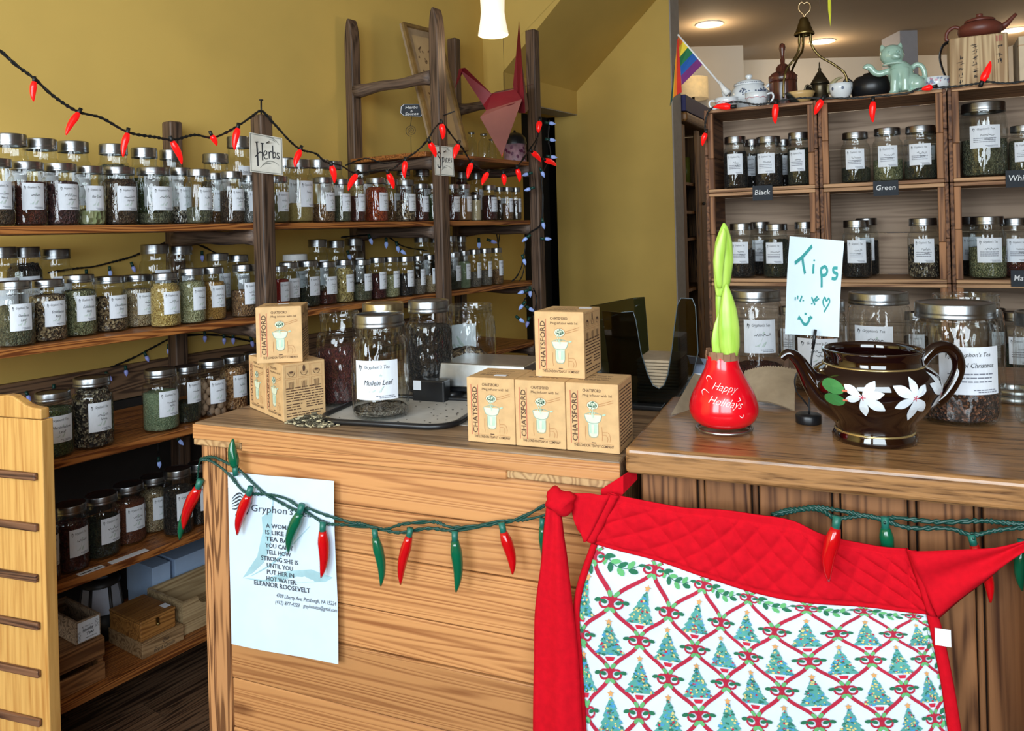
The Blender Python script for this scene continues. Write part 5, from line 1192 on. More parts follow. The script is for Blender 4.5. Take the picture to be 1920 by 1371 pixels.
for wd_, pts in ((.040, [(.13, .73), (.27, .80), (.44, .92)]), (.040, [(.27, .80), (.30, .72), (.345, .63)]), (.036, [(.495, .735), (.495, .68), (.50, .635)]), (.036, [(.63, .69), (.655, .60), (.665, .50)]), (.034, [(.625, .69), (.70, .72), (.745, .68), (.72, .635), (.65, .625)]), (.034, [(.92, .715), (.85, .71), (.86, .67), (.92, .655), (.90, .605), (.83, .605)]),
                 (.024, [(.31, .40), (.27, .34)]), (.024, [(.23, .40), (.22, .365)]), (.022, [(.18, .385), (.175, .35)]), (.03, [(.335, .36), (.338, .345)]), (.024, [(.49, .395), (.56, .315)]), (.024, [(.53, .355), (.60, .405)]), (.02, [(.56, .35), (.63, .385)]), (.03, [(.50, .335), (.503, .32)]),
                 (.022, [(.73, .30), (.70, .355), (.73, .40), (.76, .365), (.80, .395), (.815, .355), (.77, .30), (.725, .25)]), (.022, [(.37, .22), (.41, .217)]), (.032, [(.255, .18), (.30, .16), (.36, .115), (.42, .115), (.47, .165), (.49, .20)]), (.022, [(.24, .155), (.275, .195)]), (.024, [(.44, .175), (.52, .185)])):
    stroke(b, pts, wd_, fn, 0, 5)
for c_ in ((.50, .775),): blob(b, *c_, .018, .01, fn, 0)
lt = b.build('lettering', M_tealpen, o); lt.location = t.location
# ================================================================== BROWN FLOWERED TEAPOT
p = PZ(1640, 822, ZR); s = p.y / F
t = thing('brown_teapot', 'glossy dark brown lidless teapot painted with white flowers and green leaves', 'teapot', (p.x, p.y, ZR))
M_rock = plain('treacle_glaze', srgb(24, 7, 6), .06, noise=.05, coat=1.0); M_gold = plain('gilt_line', srgb(200, 176, 120), .25, .8)
kx, _ = ray(1640, 740); AZ = math.atan2(-1, -kx)
tp = [(.0, .004), (.066, .0), (.0665, .008), (.062, .016), (.0605, .022), (.068, .036), (.082, .053), (.095, .071), (.1015, .088), (.1025, .099), (.098, .112), (.088, .122), (.079, .127), (.077, .131), (.0765, .142), (.080, .150), (.0795, .1525), (.076, .1525), (.073, .146), (.073, .128), (.085, .115), (.095, .095), (.085, .06), (.06, .025), (0, .02)]
body = MB().lathe(tp, 64).build('body', M_rock, t)
def trad(z):
    best = .1
    for (r0, z0_), (r1, z1_) in zip(tp[2:15], tp[3:16]):
        if z0_ <= z <= z1_: best = r0 + (r1 - r0) * (z - z0_) / (z1_ - z0_)
    return best
MB().lathe([(.0795, .1262), (.0805, .1268), (.0785, .1292), (.0778, .1290)], 48).build('gilt_band', M_gold, t); MB().lathe([(.0628, .0152), (.0632, .0160), (.0620, .0182), (.0612, .0184)], 48).build('gilt_band', M_gold, t)
w_ = lambda px, py, y=0.0: P(px, py, p.y + y) - t.location
MB().tube(smooth_path([w_(1575, 752), w_(1548, 742), w_(1527, 722), w_(1511, 697), w_(1497, 676), w_(1483, 664), w_(1472, 665), w_(1465, 673)], 5), [40 * s, 38 * s, 36 * s, 33.5 * s, 31 * s] + [29 * s, 27 * s, 25 * s, 23 * s, 21.5 * s] + [20 * s, 19 * s, 18 * s, 17 * s, 16 * s] + [15 * s, 14.3 * s, 13.6 * s, 13 * s, 12.5 * s] + [12 * s, 11.7 * s, 11.4 * s, 11 * s, 10.6 * s] + [10.2 * s, 9.8 * s, 9.4 * s, 9 * s, 8.6 * s] + [8.2 * s, 8 * s, 7.8 * s, 7.5 * s, 7.2 * s, 7 * s], 18).build('spout', M_rock, t)
MB().tube(smooth_path([w_(1722, 688, .0), w_(1736, 668, .0), w_(1755, 653, 0), w_(1777, 652, 0), w_(1794, 668, 0), w_(1797, 692, 0), w_(1787, 718, 0), w_(1770, 742, 0), w_(1754, 756, 0)], 5), 11.5 * s, 14).build('handle', M_rock, t)
M_petal = plain('flower_white_glaze', srgb(222, 232, 240), .4); M_leafg = plain('leaf_green_glaze', srgb(62, 134, 74), .35); M_stam = plain('stamen_red', srgb(190, 60, 80), .4)
b = MB()
def tfn(e): return lambda x, z: ((trad(z) + e) * math.cos(AZ + x / .1), (trad(z) + e) * math.sin(AZ + x / .1), z)
def petalset(cx, cz, sc_, angs, lens):
    for a, l in zip(angs, lens):
        L_ = l * sc_
        n = 8; vs = []; ff = tfn(.0012)
        for k in range(n + 1):
            f = k / n; q = f * L_; hw_ = .22 * L_ * math.sin(pi * min(1, f ** 1.35 + .03)) ** .8 if k < n else .02 * L_
            for e_ in (-1, 0, 1): vs.append(ff(cx + q * math.cos(a) - e_ * hw_ * math.sin(a), cz + q * math.sin(a) + e_ * hw_ * math.cos(a)))
        b.add(vs, [(3 * k + j, 3 * k + j + 1, 3 * k + j + 4, 3 * k + j + 3) for k in range(n) for j in (0, 1)], 0)
    for k in range(5):
        a = k * 1.25; stroke(b, [(cx, cz), (cx + .005 * sc_ / .032 * math.cos(a), cz + .005 * math.sin(a))], .0012, tfn(.002), 2, 1)
petalset(-.016, .0885, .034, [.95, 2.55, .25, 3.4, -.55, -1.5], [.95, .95, .95, .8, 1.15, .95])
petalset(.062, .0885, .034, [1.65, 2.6, .75, 3.6, -.75, -1.5], [.95, 1.15, .85, 1.0, 1.05, 1.15])
petalset(.128, .0875, .036, [2.0, 2.6, 3.9, -1.3, .9, -.2], [1.1, 1.1, .8, 1.0, .8, .8])
for (cx, cz, rx, ry, rt) in ((-.063, .1005, .0215, .0115, -.2), (-.063, .0785, .0205, .0105, .06)): blob(b, cx, cz, rx, ry, tfn(.0012), 1, rt, 14)
for (cx, cz) in ((-.045, .0965), (-.046, .0805)): stroke(b, [(cx, cz), (cx + .008, cz + .0005)], .003, tfn(.002), 3, 1)
b.build('painted_flowers', [M_petal, M_leafg, M_stam, plain('salmon_glaze', srgb(216, 120, 90), .4)], body)
# ================================================================== NAPKIN HOLDER
M_smoke = thin_glass('smoked_acrylic', (.27, .32, .34, 1), .5, .06, .04)
NY = CT.top(1225, 768, ZC).y
hp_ = lambda px, py, y: (lambda q: (q.x, q.z))(CT.hit(px, py, y))
t = fr_thing('napkin_holder', 'smoked dark acrylic napkin holder with tall curved prongs between the counters', 'holder', CT, 0, 0, 0)
front = [(1128, 583), (1165, 586), (1187, 584), (1192, 600), (1202, 661), (1214, 701), (1224, 722), (1236, 729), (1245, 722), (1252, 703), (1259, 661), (1265, 610), (1270, 572), (1277, 559), (1298, 560), (1304, 575), (1309, 660), (1300, 700), (1278, 740), (1248, 775), (1206, 768), (1150, 760)]
o = MB().prism([hp_(a, c, NY) for a, c in front], NY, NY + .005, 'xz')  .build('front_panel', M_smoke, t, fix=True); bevel(o, .001, 1)
back = [(1105, 574), (1190, 558), (1208, 557), (1212, 600), (1217, 662), (1219, 705), (1120, 705)]
o = MB().prism([hp_(a, c, NY + .15) for a, c in back], NY + .15, NY + .155, 'xz').build('back_panel', M_smoke, t, fix=True); bevel(o, .001, 1)
ed = [CT.hit(a, c, NY) for a, c in front[1:-3]]; MB().tube([(q.x, NY, q.z) for q in ed], .0011, 6).build('edge_highlight', plain('highlight_grey', srgb(74, 88, 96), .15), t)  # rim highlight painted as a paler tube along the front panel
x0, z0_ = hp_(1166, 700, NY); x1_, _ = hp_(1187, 584, NY)
for px, t0, b0 in ((1146, 590, 760), (1288, 562, 690)):
    xa, zt_ = hp_(px, t0, NY); _, zb_ = hp_(px, b0, NY)
    o = MB().box(xa - .004, xa, NY + .006, NY + .07, zb_, zt_ - .005).build('side_panel', M_smoke, t); bevel(o, .001, 1)
xa, _ = hp_(1160, 760, NY); xb, _ = hp_(1246, 760, NY)
o = MB().box(xa, min(xb, .941), NY - .02, NY + .15, ZC + .0012, ZC + .012).build('base', M_black, t); bevel(o, .003)
M_nap = plain('kraft_napkin', srgb(178, 160, 134), .9, noise=.05, scale=50, bmp=.05)
xa, zl = hp_(1222, 726, NY + .03); xb, zh = hp_(1252, 663, NY + .03)
for k in range(13):
    z = ZC + .013 + k * ((zh - .012) - (ZC + .013)) / 13
    hgt = ((zh - .012) - (ZC + .013)) / 13
    o = MB().box(xa - .028 + rnd.uniform(-.002, .002), xb + .026 + rnd.uniform(-.002, .002), NY + .012, NY + .14, z + .0005, z + hgt - .0006).build('napkin', M_nap, None, CT.w(0, 0), CT.a); bevel(o, .0018, 2)
    tag(o, 'brown paper napkin in the stack inside the smoked holder', 'napkin', 'stack of napkins in the holder')
# loose folded napkins on the oak counter
b, f_ = plate([P(1316, 706, 1.56), P(1340, 700, 1.56), P(1330, 758, 1.50), PZ(1262, 778, ZR + .001) + Vector((0, .1, 0))], .001, 8, .004)
q = [PZ(1258, 778, ZR + .004), PZ(1335, 752, ZR + .004)]
b, f_ = plate([P(1302, 700, 1.63), P(1345, 702, 1.66), q[1], q[0]], .0012, 8, -.006)
o = b.build('loose_napkin', M_nap); tag(o, 'loose brown napkin leaning up behind the red waxed bulb', 'napkin')
q = [PZ(1398, 752, ZR + .002), PZ(1490, 770, ZR + .002)]
dpt = (q[0].y + q[1].y) / 2
b, f_ = plate([P(1396, 696, q[0].y + .07), P(1495, 694, q[1].y + .1), q[1], q[0]], .004, 10, .012)
o = b.build('folded_napkin', M_nap); tag(o, 'folded embossed brown napkin standing between the bulb and the Tips sign', 'napkin')
b = MB(); n = 20
for k in range(n): poly(b, [(k / n, .99), ((k + 1) / n, .99), ((k + .5) / n, 1.05)], lambda u, v: f_(u, v, -.0005), 0)
b.build('pinked_edge', M_nap, o)
# small card display
b, f_ = plate([P(1298, 672, 1.66), P(1340, 674, 1.66), P(1342, 745, 1.66), P(1300, 740, 1.66)], .006, 1)
t = tag(b.build('price_card', plain('grey_blue_plastic', srgb(120, 134, 156), .3)), 'grey framed price card with a black clip behind the red bulb', 'card')
b = MB(); poly(b, [(.08, .06), (.95, .06), (.95, .60), (.08, .60)], lambda u, v: f_(u, v, .001)); b.build('card_print', M_paper, t)
b, f2_ = plate([P(1290, 668, 1.64), P(1312, 670, 1.64), P(1320, 684, 1.64), P(1294, 682, 1.64)], .02, 1); b.build('clip', M_black, t)
# ================================================================== SIGNS ON THE LADDERS
M_plaque = plain('plaque_cream', srgb(196, 192, 180), .6, noise=.06, scale=40)
Y1 = SH.w(SH.hit(492, 300, -.03).x, -.085).y; Y2 = SH.w(SH.hit(825, 300, -.03).x, -.085).y
def plaque(pts, Ys, label, word):
    b, f_ = plate(corners(pts, Ys), .008, 1); t = b.build('wood_plaque', M_plaque); tag(t, label, 'plaque', 'named plaques on the ladder posts')
    b = MB(); fn = lambda u, v: f_(u, v, .0012)
    for q in ([(.02, .02), (.98, .02), (.98, .04), (.02, .04)], [(.02, .96), (.98, .96), (.98, .98), (.02, .98)], [(.02, .02), (.045, .02), (.045, .98), (.02, .98)], [(.955, .02), (.98, .02), (.98, .98), (.955, .98)]): poly(b, q, fn, 1)
    if word == 'Herbs':
        S_ = [(.05, [(.22, .78), (.235, .5), (.24, .17)]), (.03, [(.17, .77), (.27, .79)]), (.03, [(.17, .40), (.30, .53), (.38, .52)]), (.04, [(.385, .76), (.385, .55), (.385, .33)]), (.03, [(.34, .77), (.44, .77)]),
              (.03, [(.43, .47), (.50, .50), (.52, .57), (.46, .58), (.42, .48), (.47, .38), (.54, .40)]), (.035, [(.585, .58), (.59, .40)]), (.03, [(.59, .53), (.64, .60), (.67, .57)]), (.035, [(.70, .76), (.705, .42)]), (.03, [(.705, .55), (.77, .58), (.78, .47), (.71, .42)]), (.03, [(.90, .57), (.84, .58), (.84, .52), (.89, .48), (.87, .43), (.81, .45)])]
    else:
        S_ = [(.05, [(.36, .72), (.26, .78), (.20, .68), (.34, .50), (.32, .30), (.20, .27), (.17, .36)]), (.035, [(.42, .62), (.42, .25)]), (.03, [(.42, .58), (.50, .62), (.51, .50), (.43, .46)]), (.035, [(.57, .60), (.57, .45)]), (.03, [(.70, .58), (.64, .60), (.62, .50), (.69, .45)]), (.03, [(.73, .52), (.80, .55), (.78, .61), (.73, .56), (.75, .46), (.81, .46)]), (.03, [(.91, .60), (.86, .60), (.90, .52), (.85, .47)])]
    for wd_, pts in S_: stroke(b, pts, wd_ * .9, fn, 0, 4)
    for pts in ([(.30, .12), (.45, .27), (.62, .34), (.78, .31), (.88, .25)], [(.38, .20), (.52, .27), (.66, .27)], [(.50, .93), (.66, .95), (.80, .90), (.90, .80)], [(.6, .9), (.72, .9), (.8, .85)]): stroke(b, pts, .028, fn, 1, 4, True)
    b.build('lettering', [M_ink, plain('plaque_grey', srgb(120, 120, 112), .8)], t)
    MB().tube([f_(.52, .80, .0) + Vector((0, 0, 0)), f_(.60, .83, .02)], .0022, 6).build('nail', M_iron, t)
plaque([(467, 248), (529, 259), (531, 329), (469, 322)], [Y1 - .02, Y1 + .01, Y1 + .01, Y1 - .02], 'cream square plaque lettered Herbs nailed to the first post', 'Herbs')
plaque([(812, 272), (849, 276), (852, 331), (816, 328)], [Y2 - .01, Y2 + .01, Y2 + .01, Y2 - .01], 'cream plaque lettered Spices nailed to the tall middle post', 'Spices')
q = SH.hit(771, 282, .28); p = SH.w(q.x, .28, 1.7705); s = p.y / F
t = thing('chalk_sign', 'small black scalloped Herbs and Spices sign on a spiral wire stand', 'sign', tuple(p))
w_ = lambda px, py, y=0.0: P(px, py, p.y + y) - t.location
zt_ = w_(771, 262).z
o = MB().box(-.02, .02, -.015, .015, 0, .014).build('base', M_iron, t)
sp_ = [Vector((0, 0, .01)), Vector((0, 0, w_(771, 258).z))]; cc = w_(771, 245)
sp = [Vector((cc.x + (.028 * (1 - k / 44)) * math.sin(k * .42 - pi), 0, cc.z + (.028 * (1 - k / 44)) * math.cos(k * .42 - pi))) for k in range(42)]
MB().tube(sp_ + sp, .0012, 6).tube([Vector((0, 0, cc.z + .024)), w_(772, 218)], .0016, 6).build('spiral_wire', M_iron, t)
oct_ = [(751, 200), (757, 195), (789, 195), (795, 201), (795, 213), (790, 219), (757, 218), (750, 212)]
pts = [(lambda v: (v.x, v.z))(w_(a, c)) for a, c in oct_]
bd = MB().prism(pts, -.003, .003, 'xz').build('slate', M_slate, t, fix=True)
b = MB(); c0 = w_(772, 207); fn = lambda x, z: (c0.x + x, -.0042, c0.z + z)
put_text(b, 'Herbs', fn, 0, .008, .013, .060, 0, 'c', .15, .004); put_text(b, '&', fn, 0, -.007, .009, .011, 0, 'c'); put_text(b, 'Spices', fn, 0, -.023, .013, .064, 0, 'c', .15, .004)
n = len(pts); cxm = sum(a for a, c in pts) / n; czm = sum(c for a, c in pts) / n
for k in range(n):
    (a, c), (e, g) = pts[k], pts[(k + 1) % n]; sk = lambda a, c, f: (cxm + (a - cxm) * f, -.0042, czm + (c - czm) * f)
    b.add([sk(a, c, .95), sk(e, g, .95), sk(e, g, .91), sk(a, c, .91)], [(0, 1, 2, 3)], 0)
b.build('lettering', M_chalk, bd)
o = MB().box(0, .02, 0, .012, 0, .115).build('wood_peg', plain('raw_wood', srgb(196, 160, 110), .7), None, SH.w(SH.hit(655, 245, .545).x, .545, SH.hit(655, 248, .545).z), SH.a); tag(o, 'small pale wood block fixed to the yellow wall beside the ladder', 'block'); bevel(o, .002)
# framed picture leaning on the top shelf
c = [P(752, 43, 3.78), P(822, 60, 4.02), P(876, 284, 3.90), P(812, 285, 3.66)]
b, f_ = plate(c, .012, 1); M_art = plain('tea_paper', srgb(172, 146, 106), .8, noise=.12, scale=6)
t = b.build('framed_picture', plain('picture_back', srgb(150, 128, 100), .8)); tag(t, 'tall narrow framed picture of faded sketches leaning on the high shelf', 'picture')
M_frame = plain('old_gilt_frame', srgb(128, 100, 58), .45, noise=.15)
for q in ([(0, 0), (.07, 0), (.07, 1), (0, 1)], [(.93, 0), (1, 0), (1, 1), (.93, 1)], [(.07, 0), (.93, 0), (.93, .025), (.07, .025)], [(.07, .975), (.93, .975), (.93, 1), (.07, 1)]):
    b = MB(); v = [f_(u, w, .0) for u, w in q] + [f_(u, w, .014) for u, w in q]
    b.add(v, [(4, 5, 6, 7), (0, 1, 5, 4), (1, 2, 6, 5), (2, 3, 7, 6), (3, 0, 4, 7)]); o = b.build('frame_rail', M_frame, t, fix=True)
b = MB(); poly(b, [(.2, .06), (.8, .06), (.8, .92), (.2, .92)], lambda u, v: f_(u, v, .0015), 0); r = random.Random(12)
for k in range(26):
    u, v = r.uniform(.26, .74), r.uniform(.1, .88); stroke(b, [(u, v), (u + r.uniform(-.06, .06), v + r.uniform(-.012, .012)), (u + r.uniform(-.08, .08), v + r.uniform(-.02, .02))], .02, lambda a, c_: f_(a, c_, .0025), 1, 3, True)
b.build('print', [M_art, plain('sepia_ink', srgb(100, 74, 50), .8)], t)
# clear bottles and dark kettle at the right of the high shelf
for i, (px, top, w_px, dep) in enumerate(((884, 249, 20, .30), (907, 252, 22, .24), (922, 262, 18, .34))):
    q = SH.hit(px, top, dep); p = SH.w(q.x, dep, 1.7708); R = w_px / 2 * p.y / F; H = q.z - 1.7708
    t = tag(MB().lathe([(0, .01), (R * .9, 0), (R, .02), (R, H * .7), (R * .55, H * .84), (R * .5, H * .97), (R * .58, H), (R * .48, H)], 24).build('glass_bottle', M_glass, None, tuple(p)), ['first small clear glass bottle on the high shelf behind the paper crane', 'second small clear glass bottle on the high shelf, nearer the crane', 'third clear bottle on the high shelf hidden behind the crane wing'][i], 'bottle', 'clear bottles on the high shelf')
    MB().lathe([(R * .6, H * .97), (R * .62, H * 1.02), (0, H * 1.03)], 18).build('cap', M_steel, t)
q = SH.hit(966, 290, .2); p = SH.w(q.x, .2, 1.7708); R = 21 * p.y / F
t = thing('floral_tin', 'round tin with purple flowers and a black domed lid on the high shelf', 'tin', tuple(p))
MB().lathe([(0, 0), (R, 0), (R * 1.02, .004), (R * 1.02, R * 1.9), (0, R * 1.9)], 28).build('body', plain('mauve_tin', srgb(168, 130, 140), .4, noise=.3, scale=24), t)
b = MB(); r = random.Random(3)
for k in range(22): blob(b, r.uniform(-2.6, .6) * R, r.uniform(.3, 1.6) * R, .011, .007, lambda a, z: (R * 1.03 * math.cos(a / R), R * 1.03 * math.sin(a / R), z), 0, r.random() * 3, 8)
b.build('painted_flowers', plain('purple_flower', srgb(98, 34, 70), .5), t)
MB().lathe([(R * 1.06, R * 1.9), (R * 1.06, R * 2.05), (R * .95, R * 2.5), (R * .6, R * 2.85), (R * .1, R * 3.0), (R * .12, R * 3.15), (0, R * 3.2)], 28).build('lid', M_black, t)
# red paper crane
CY_ = 3.75
t = thing('paper_crane', 'large folded red paper crane hanging above the end of the shelves', 'crane', tuple(P(935, 180, CY_))); w_ = lambda px, py, y=0.0: P(px, py, CY_ + y) - t.location
M_crane = plain('crimson_paper', srgb(100, 8, 26), .5, noise=.12, scale=7); M_crane2 = plain('faded_pink_paper', srgb(112, 62, 60), .7, noise=.1, scale=5)
def fold(name, polys, mat):
    b = MB()
    for q in polys: b.add([w_(*a) for a in q], [tuple(range(len(q)))], 0)
    o = b.build(name, mat, t); sd = o.modifiers.new('t', 'SOLIDIFY'); sd.thickness = .0014; sd.offset = 0; return o
fold('neck', [[(861, 129, .0), (872, 127, .03), (922, 176, .02), (906, 197, -.02)], [(861, 129, .0), (872, 127, -.03), (922, 176, -.04), (906, 197, -.02)]], M_crane)
fold('beak', [[(861, 129, 0), (872, 127, .02), (853, 166, 0)], [(861, 129, 0), (868, 128, -.02), (853, 166, 0)]], M_crane)
fold('body', [[(906, 197, -.05), (922, 176, -.02), (966, 168, -.02), (979, 186, -.06), (960, 196, -.09), (912, 208, -.09)], [(906, 197, .05), (922, 176, .02), (966, 168, .02), (979, 186, .06)]], M_crane)
fold('wing', [[(900, 220, -.12), (912, 207, -.09), (979, 186, -.07), (941, 293, -.2)]], M_crane2)
fold('wing', [[(922, 176, .02), (966, 167, .02), (1000, 158, .2), (930, 172, .2)]], M_crane2)
fold('tail', [[(973, 40, .0), (968, 100, .02), (962, 160, .02), (972, 212, -.01), (985, 212, -.04), (978, 120, -.03)], [(973, 40, .0), (979, 120, -.03), (991, 205, .02), (985, 212, -.04)]], M_crane)
fold('wing_tip', [[(936, 272, -.165), (948, 268, -.165), (941, 296, -.206)]], plain('bright_red_paper', srgb(190, 30, 44), .5))
MB().tube([w_(946, 172), Vector((w_(946, 172).x, w_(946, 172).y, CEIL - t.location.z))], .0008, 5).build('thread', M_iron, t)
# ================================================================== WOODEN DISPLAY RACK END AT THE LEFT
RY = 1.72; e0 = P(86, 1000, RY); ra = -math.radians(18.6)
RKF = Frame(e0.x, e0.y, ra)
M_ypine = wood('yellow_varnished_pine', srgb(214, 166, 94), srgb(180, 126, 62), 'Z', 44, 2.0, rough=.5, bands=.12, wscale=8, dist=3, coat=.1)
M_strip = wood('dark_strip_wood', srgb(122, 84, 60), srgb(62, 38, 28), 'X', 50, 2, rough=.55, bands=.3, knots=False)
t = fr_thing('display_rack', 'yellow varnished wooden rack end with dark strips at the left edge', 'rack', RKF, 0, 0, 0)
rz_ = lambda px, py: RKF.hit(px, py, 0)
zj = rz_(60, 786).z
MB().box(-.34, -.012, 0, .012, .02, zj - .001).build('panel_board', M_ypine, t)
topo = [(-.34, zj + .001), (0, zj + .001), (0, rz_(84, 768).z)] + [(lambda q: (q.x, q.z))(rz_(a, c)) for a, c in ((78, 766), (64, 764), (50, 759), (38, 750), (26, 742), (14, 740), (2, 742))] + [(-.2, rz_(0, 745).z), (-.34, rz_(0, 770).z)]
o = MB().prism(topo, -.004, .018, 'xz').build('scalloped_top', M_ypine, t, fix=True); bevel(o, .003)
o = MB().box(-.0115, .0, -.003, .026, .02, zj - .001).build('edge_board', M_ypine, t); bevel(o, .002)
for k, y in enumerate((890, 984, 1078, 1166, 1254, 1344)):
    q = rz_(40, y); xr = rz_((72, 74, 74, 77, 78, 80)[k], y).x
    o = MB().box(-.335, xr, -.010, -.0005, q.z - .0085, q.z + .0085).build('strip', M_strip, t); bevel(o, .003, 2)
MB().box(-.34, -.0, -.002, .028, 0, .019).build('plinth', M_ypine, t)
# ================================================================== BOXES ON THE LOWEST SHELF
zb5 = Z5 + .001
def hx(px, py, y): return SH.hit(px, py, y)
M_slat = wood('crate_orange', srgb(150, 104, 62), srgb(96, 60, 32), 'X', 30, 1.2, rough=.6, bands=.3)
xr = hx(199, 1285, .03).x; hb = hx(199, 1192, .03).z - zb5
t = fr_thing('slatted_crate', 'low slatted orange wooden crate at the front of the lowest shelf', 'crate', SH, xr - .44, .03, zb5)
for a, c in ((.0, hb * .5 - .012), (hb * .5 + .006, hb)):
    for y0, y1 in ((0, .012), (.25, .262)): o = MB().box(0, .44, y0, y1, a, c).build('slat', M_slat, t); bevel(o, .002, 1)
for a in (0, .425): MB().box(a, a + .015, .0125, .2495, 0, hb).build('end_board', M_slat, t)
MB().box(.0155, .4245, .0125, .2495, .004, .012).build('bottom_board', M_slat, t)
MB().box(.0155, .4245, .0125, .2495, hb - .012, hb - .002).build('lid_board', M_slat, t)
q0 = hx(143, 1240, .02); q1 = hx(191, 1215, .02); ht = hx(143, 1170, .02).z - q0.z
zt5 = zb5 + hb + .001
q0 = hx(144, 1238, .045); q1 = hx(190, 1210, .045); bw_ = q1.x - q0.x; bh_ = hx(144, 1168, .045).z - zt5
t = fr_thing('holiday_tea_box', 'open wooden tea box with white printed label reading Holiday Teas', 'box', SH, q0.x, .045, zt5)
M_tb = wood('grey_box_wood', srgb(150, 128, 104), srgb(92, 74, 58), 'X', 30, 1.4, rough=.7, bands=.3, knots=False)
for (a, c, d, e) in ((0, bw_, 0, .008), (0, bw_, .192, .2), (0, .008, .0085, .1915), (bw_ - .008, bw_, .0085, .1915)): o = MB().box(a, c, d, e, 0, bh_).build('side_board', M_tb, t); bevel(o, .001, 1)
MB().box(.0085, bw_ - .0085, .0085, .1915, .001, .007).build('bottom_board', M_tb, t)
b = MB(); fn = lambda u, v: (.004 + u * (bw_ - .008), -.001, .004 + v * (bh_ - .008)); fn2 = lambda u, v: (.004 + u * (bw_ - .008), -.0016, .004 + v * (bh_ - .008))
poly(b, [(0, 0), (1, 0), (1, 1), (0, 1)], fn, 0)
gryphon(b, .26, .72, .09, fn2, 1); put_text(b, "Gryphon's Tea", fn2, .32, .70, .07, .36, 1, 'l', .25); put_text(b, 'Holiday', fn2, .22, .46, .15, .52, 1, 'l', .3, .02, .12); put_text(b, 'Teas', fn2, .40, .26, .14, .34, 1, 'l', .3, .02, .12)
for k in range(6): textline(b, .78, .86 - .07 * k, .18, .03, fn2, 1, k)
for k in range(7): textline(b, .02, .5 - .07 * k, .12, .03, fn2, 1, 30 + k)
textline(b, .35, .12, .5, .04, fn2, 1, 50); b.build('printed_label', [M_paper, M_ink], t)
# lantern
q = hx(190, 1160, .29); p = SH.w(q.x, .29, zb5); hL = hx(190, 1080, .29).z - zb5
t = thing('lantern', 'black framed lantern with pale panels standing behind the wooden boxes', 'lantern', tuple(p), SH.a - .5)
for k in range(6):
    a0_, a1_ = pi / 3 * k, pi / 3 * (k + 1); R0, R1 = .062, .050; b = MB()
    b.add([(R0 * math.cos(a0_), R0 * math.sin(a0_), .08), (R0 * math.cos(a1_), R0 * math.sin(a1_), .08), (R1 * math.cos(a1_), R1 * math.sin(a1_), hL - .02), (R1 * math.cos(a0_), R1 * math.sin(a0_), hL - .02)], [(0, 1, 2, 3)])
    b.build('pane', plain('frosted_pane', srgb(176, 182, 196), .4), t)
    MB().tube([(R0 * math.cos(a0_), R0 * math.sin(a0_), .0), (R0 * math.cos(a0_), R0 * math.sin(a0_), .08), (R1 * math.cos(a0_), R1 * math.sin(a0_), hL - .015)], .005, 6).build('frame_bar', M_iron, t)
MB().lathe([(0, 0), (.066, 0), (.066, .078), (0, .078)], 6).build('base', M_iron, t); MB().lathe([(.058, hL - .02), (.058, hL - .01), (.045, hL), (.03, hL), (.03, hL - .012)], 12).build('crown', M_iron, t)
# cigar boxes
q0 = hx(267, 1233, .03); q1 = hx(345, 1190, .03); w2 = q1.x - q0.x
M_cig = wood('pale_cedar', srgb(172, 140, 100), srgb(124, 94, 62), 'X', 30, 1.2, rough=.6, bands=.3, knots=False); M_cig2 = wood('honey_cedar', srgb(170, 118, 60), srgb(120, 76, 34), 'X', 30, 1.2, rough=.5, bands=.3, knots=False)
h1 = hx(267, 1208, .03).z - zb5
t = fr_thing('cigar_box', 'flat pale wooden box stamped Gran Classico under the honey box', 'box', SH, q0.x, .03, zb5)
o = MB().box(0, w2, 0, .19, 0, h1).build('box_body', M_cig, t); bevel(o, .002)
b = MB(); put_text(b, 'Zino', lambda a, c: (a, -.0012, c), w2 * .55, h1 * .52, h1 * .24, w2 * .16, 0, 'c', .4); put_text(b, 'Grand Classico', lambda a, c: (a, -.0012, c), w2 * .52, h1 * .14, h1 * .25, w2 * .5, 0, 'c', .4); b.build('stamped_lettering', M_ink, t)
q2 = hx(265, 1212, .035); q3 = hx(331, 1160, .035); w3 = hx(331, 1170, .035).x - q2.x; h2 = hx(265, 1168, .035).z - zb5 - h1 - .001
t = fr_thing('hinged_wood_box', 'honey coloured wooden box with a small brass latch atop the pale box', 'box', SH, q2.x, .037, zb5 + h1 + .001, .02)
o = MB().box(0, w3, 0, .17, 0, h2 * .86).build('box_body', M_cig2, t); bevel(o, .003); o = MB().box(-.001, w3 + .001, -.001, .171, h2 * .865, h2).build('lid', M_cig2, t); bevel(o, .003)
MB().box(w3 * .42, w3 * .50, -.005, -.0012, h2 * .58, h2 * .9).ball((w3 * .46, -.006, h2 * .6), .005, 8, 6).build('latch', M_brass, t)
MB().box(w3 * .80, w3 * .98, .02, .05, h2 + .0005, h2 + .001).build('sticker', M_paper, t)
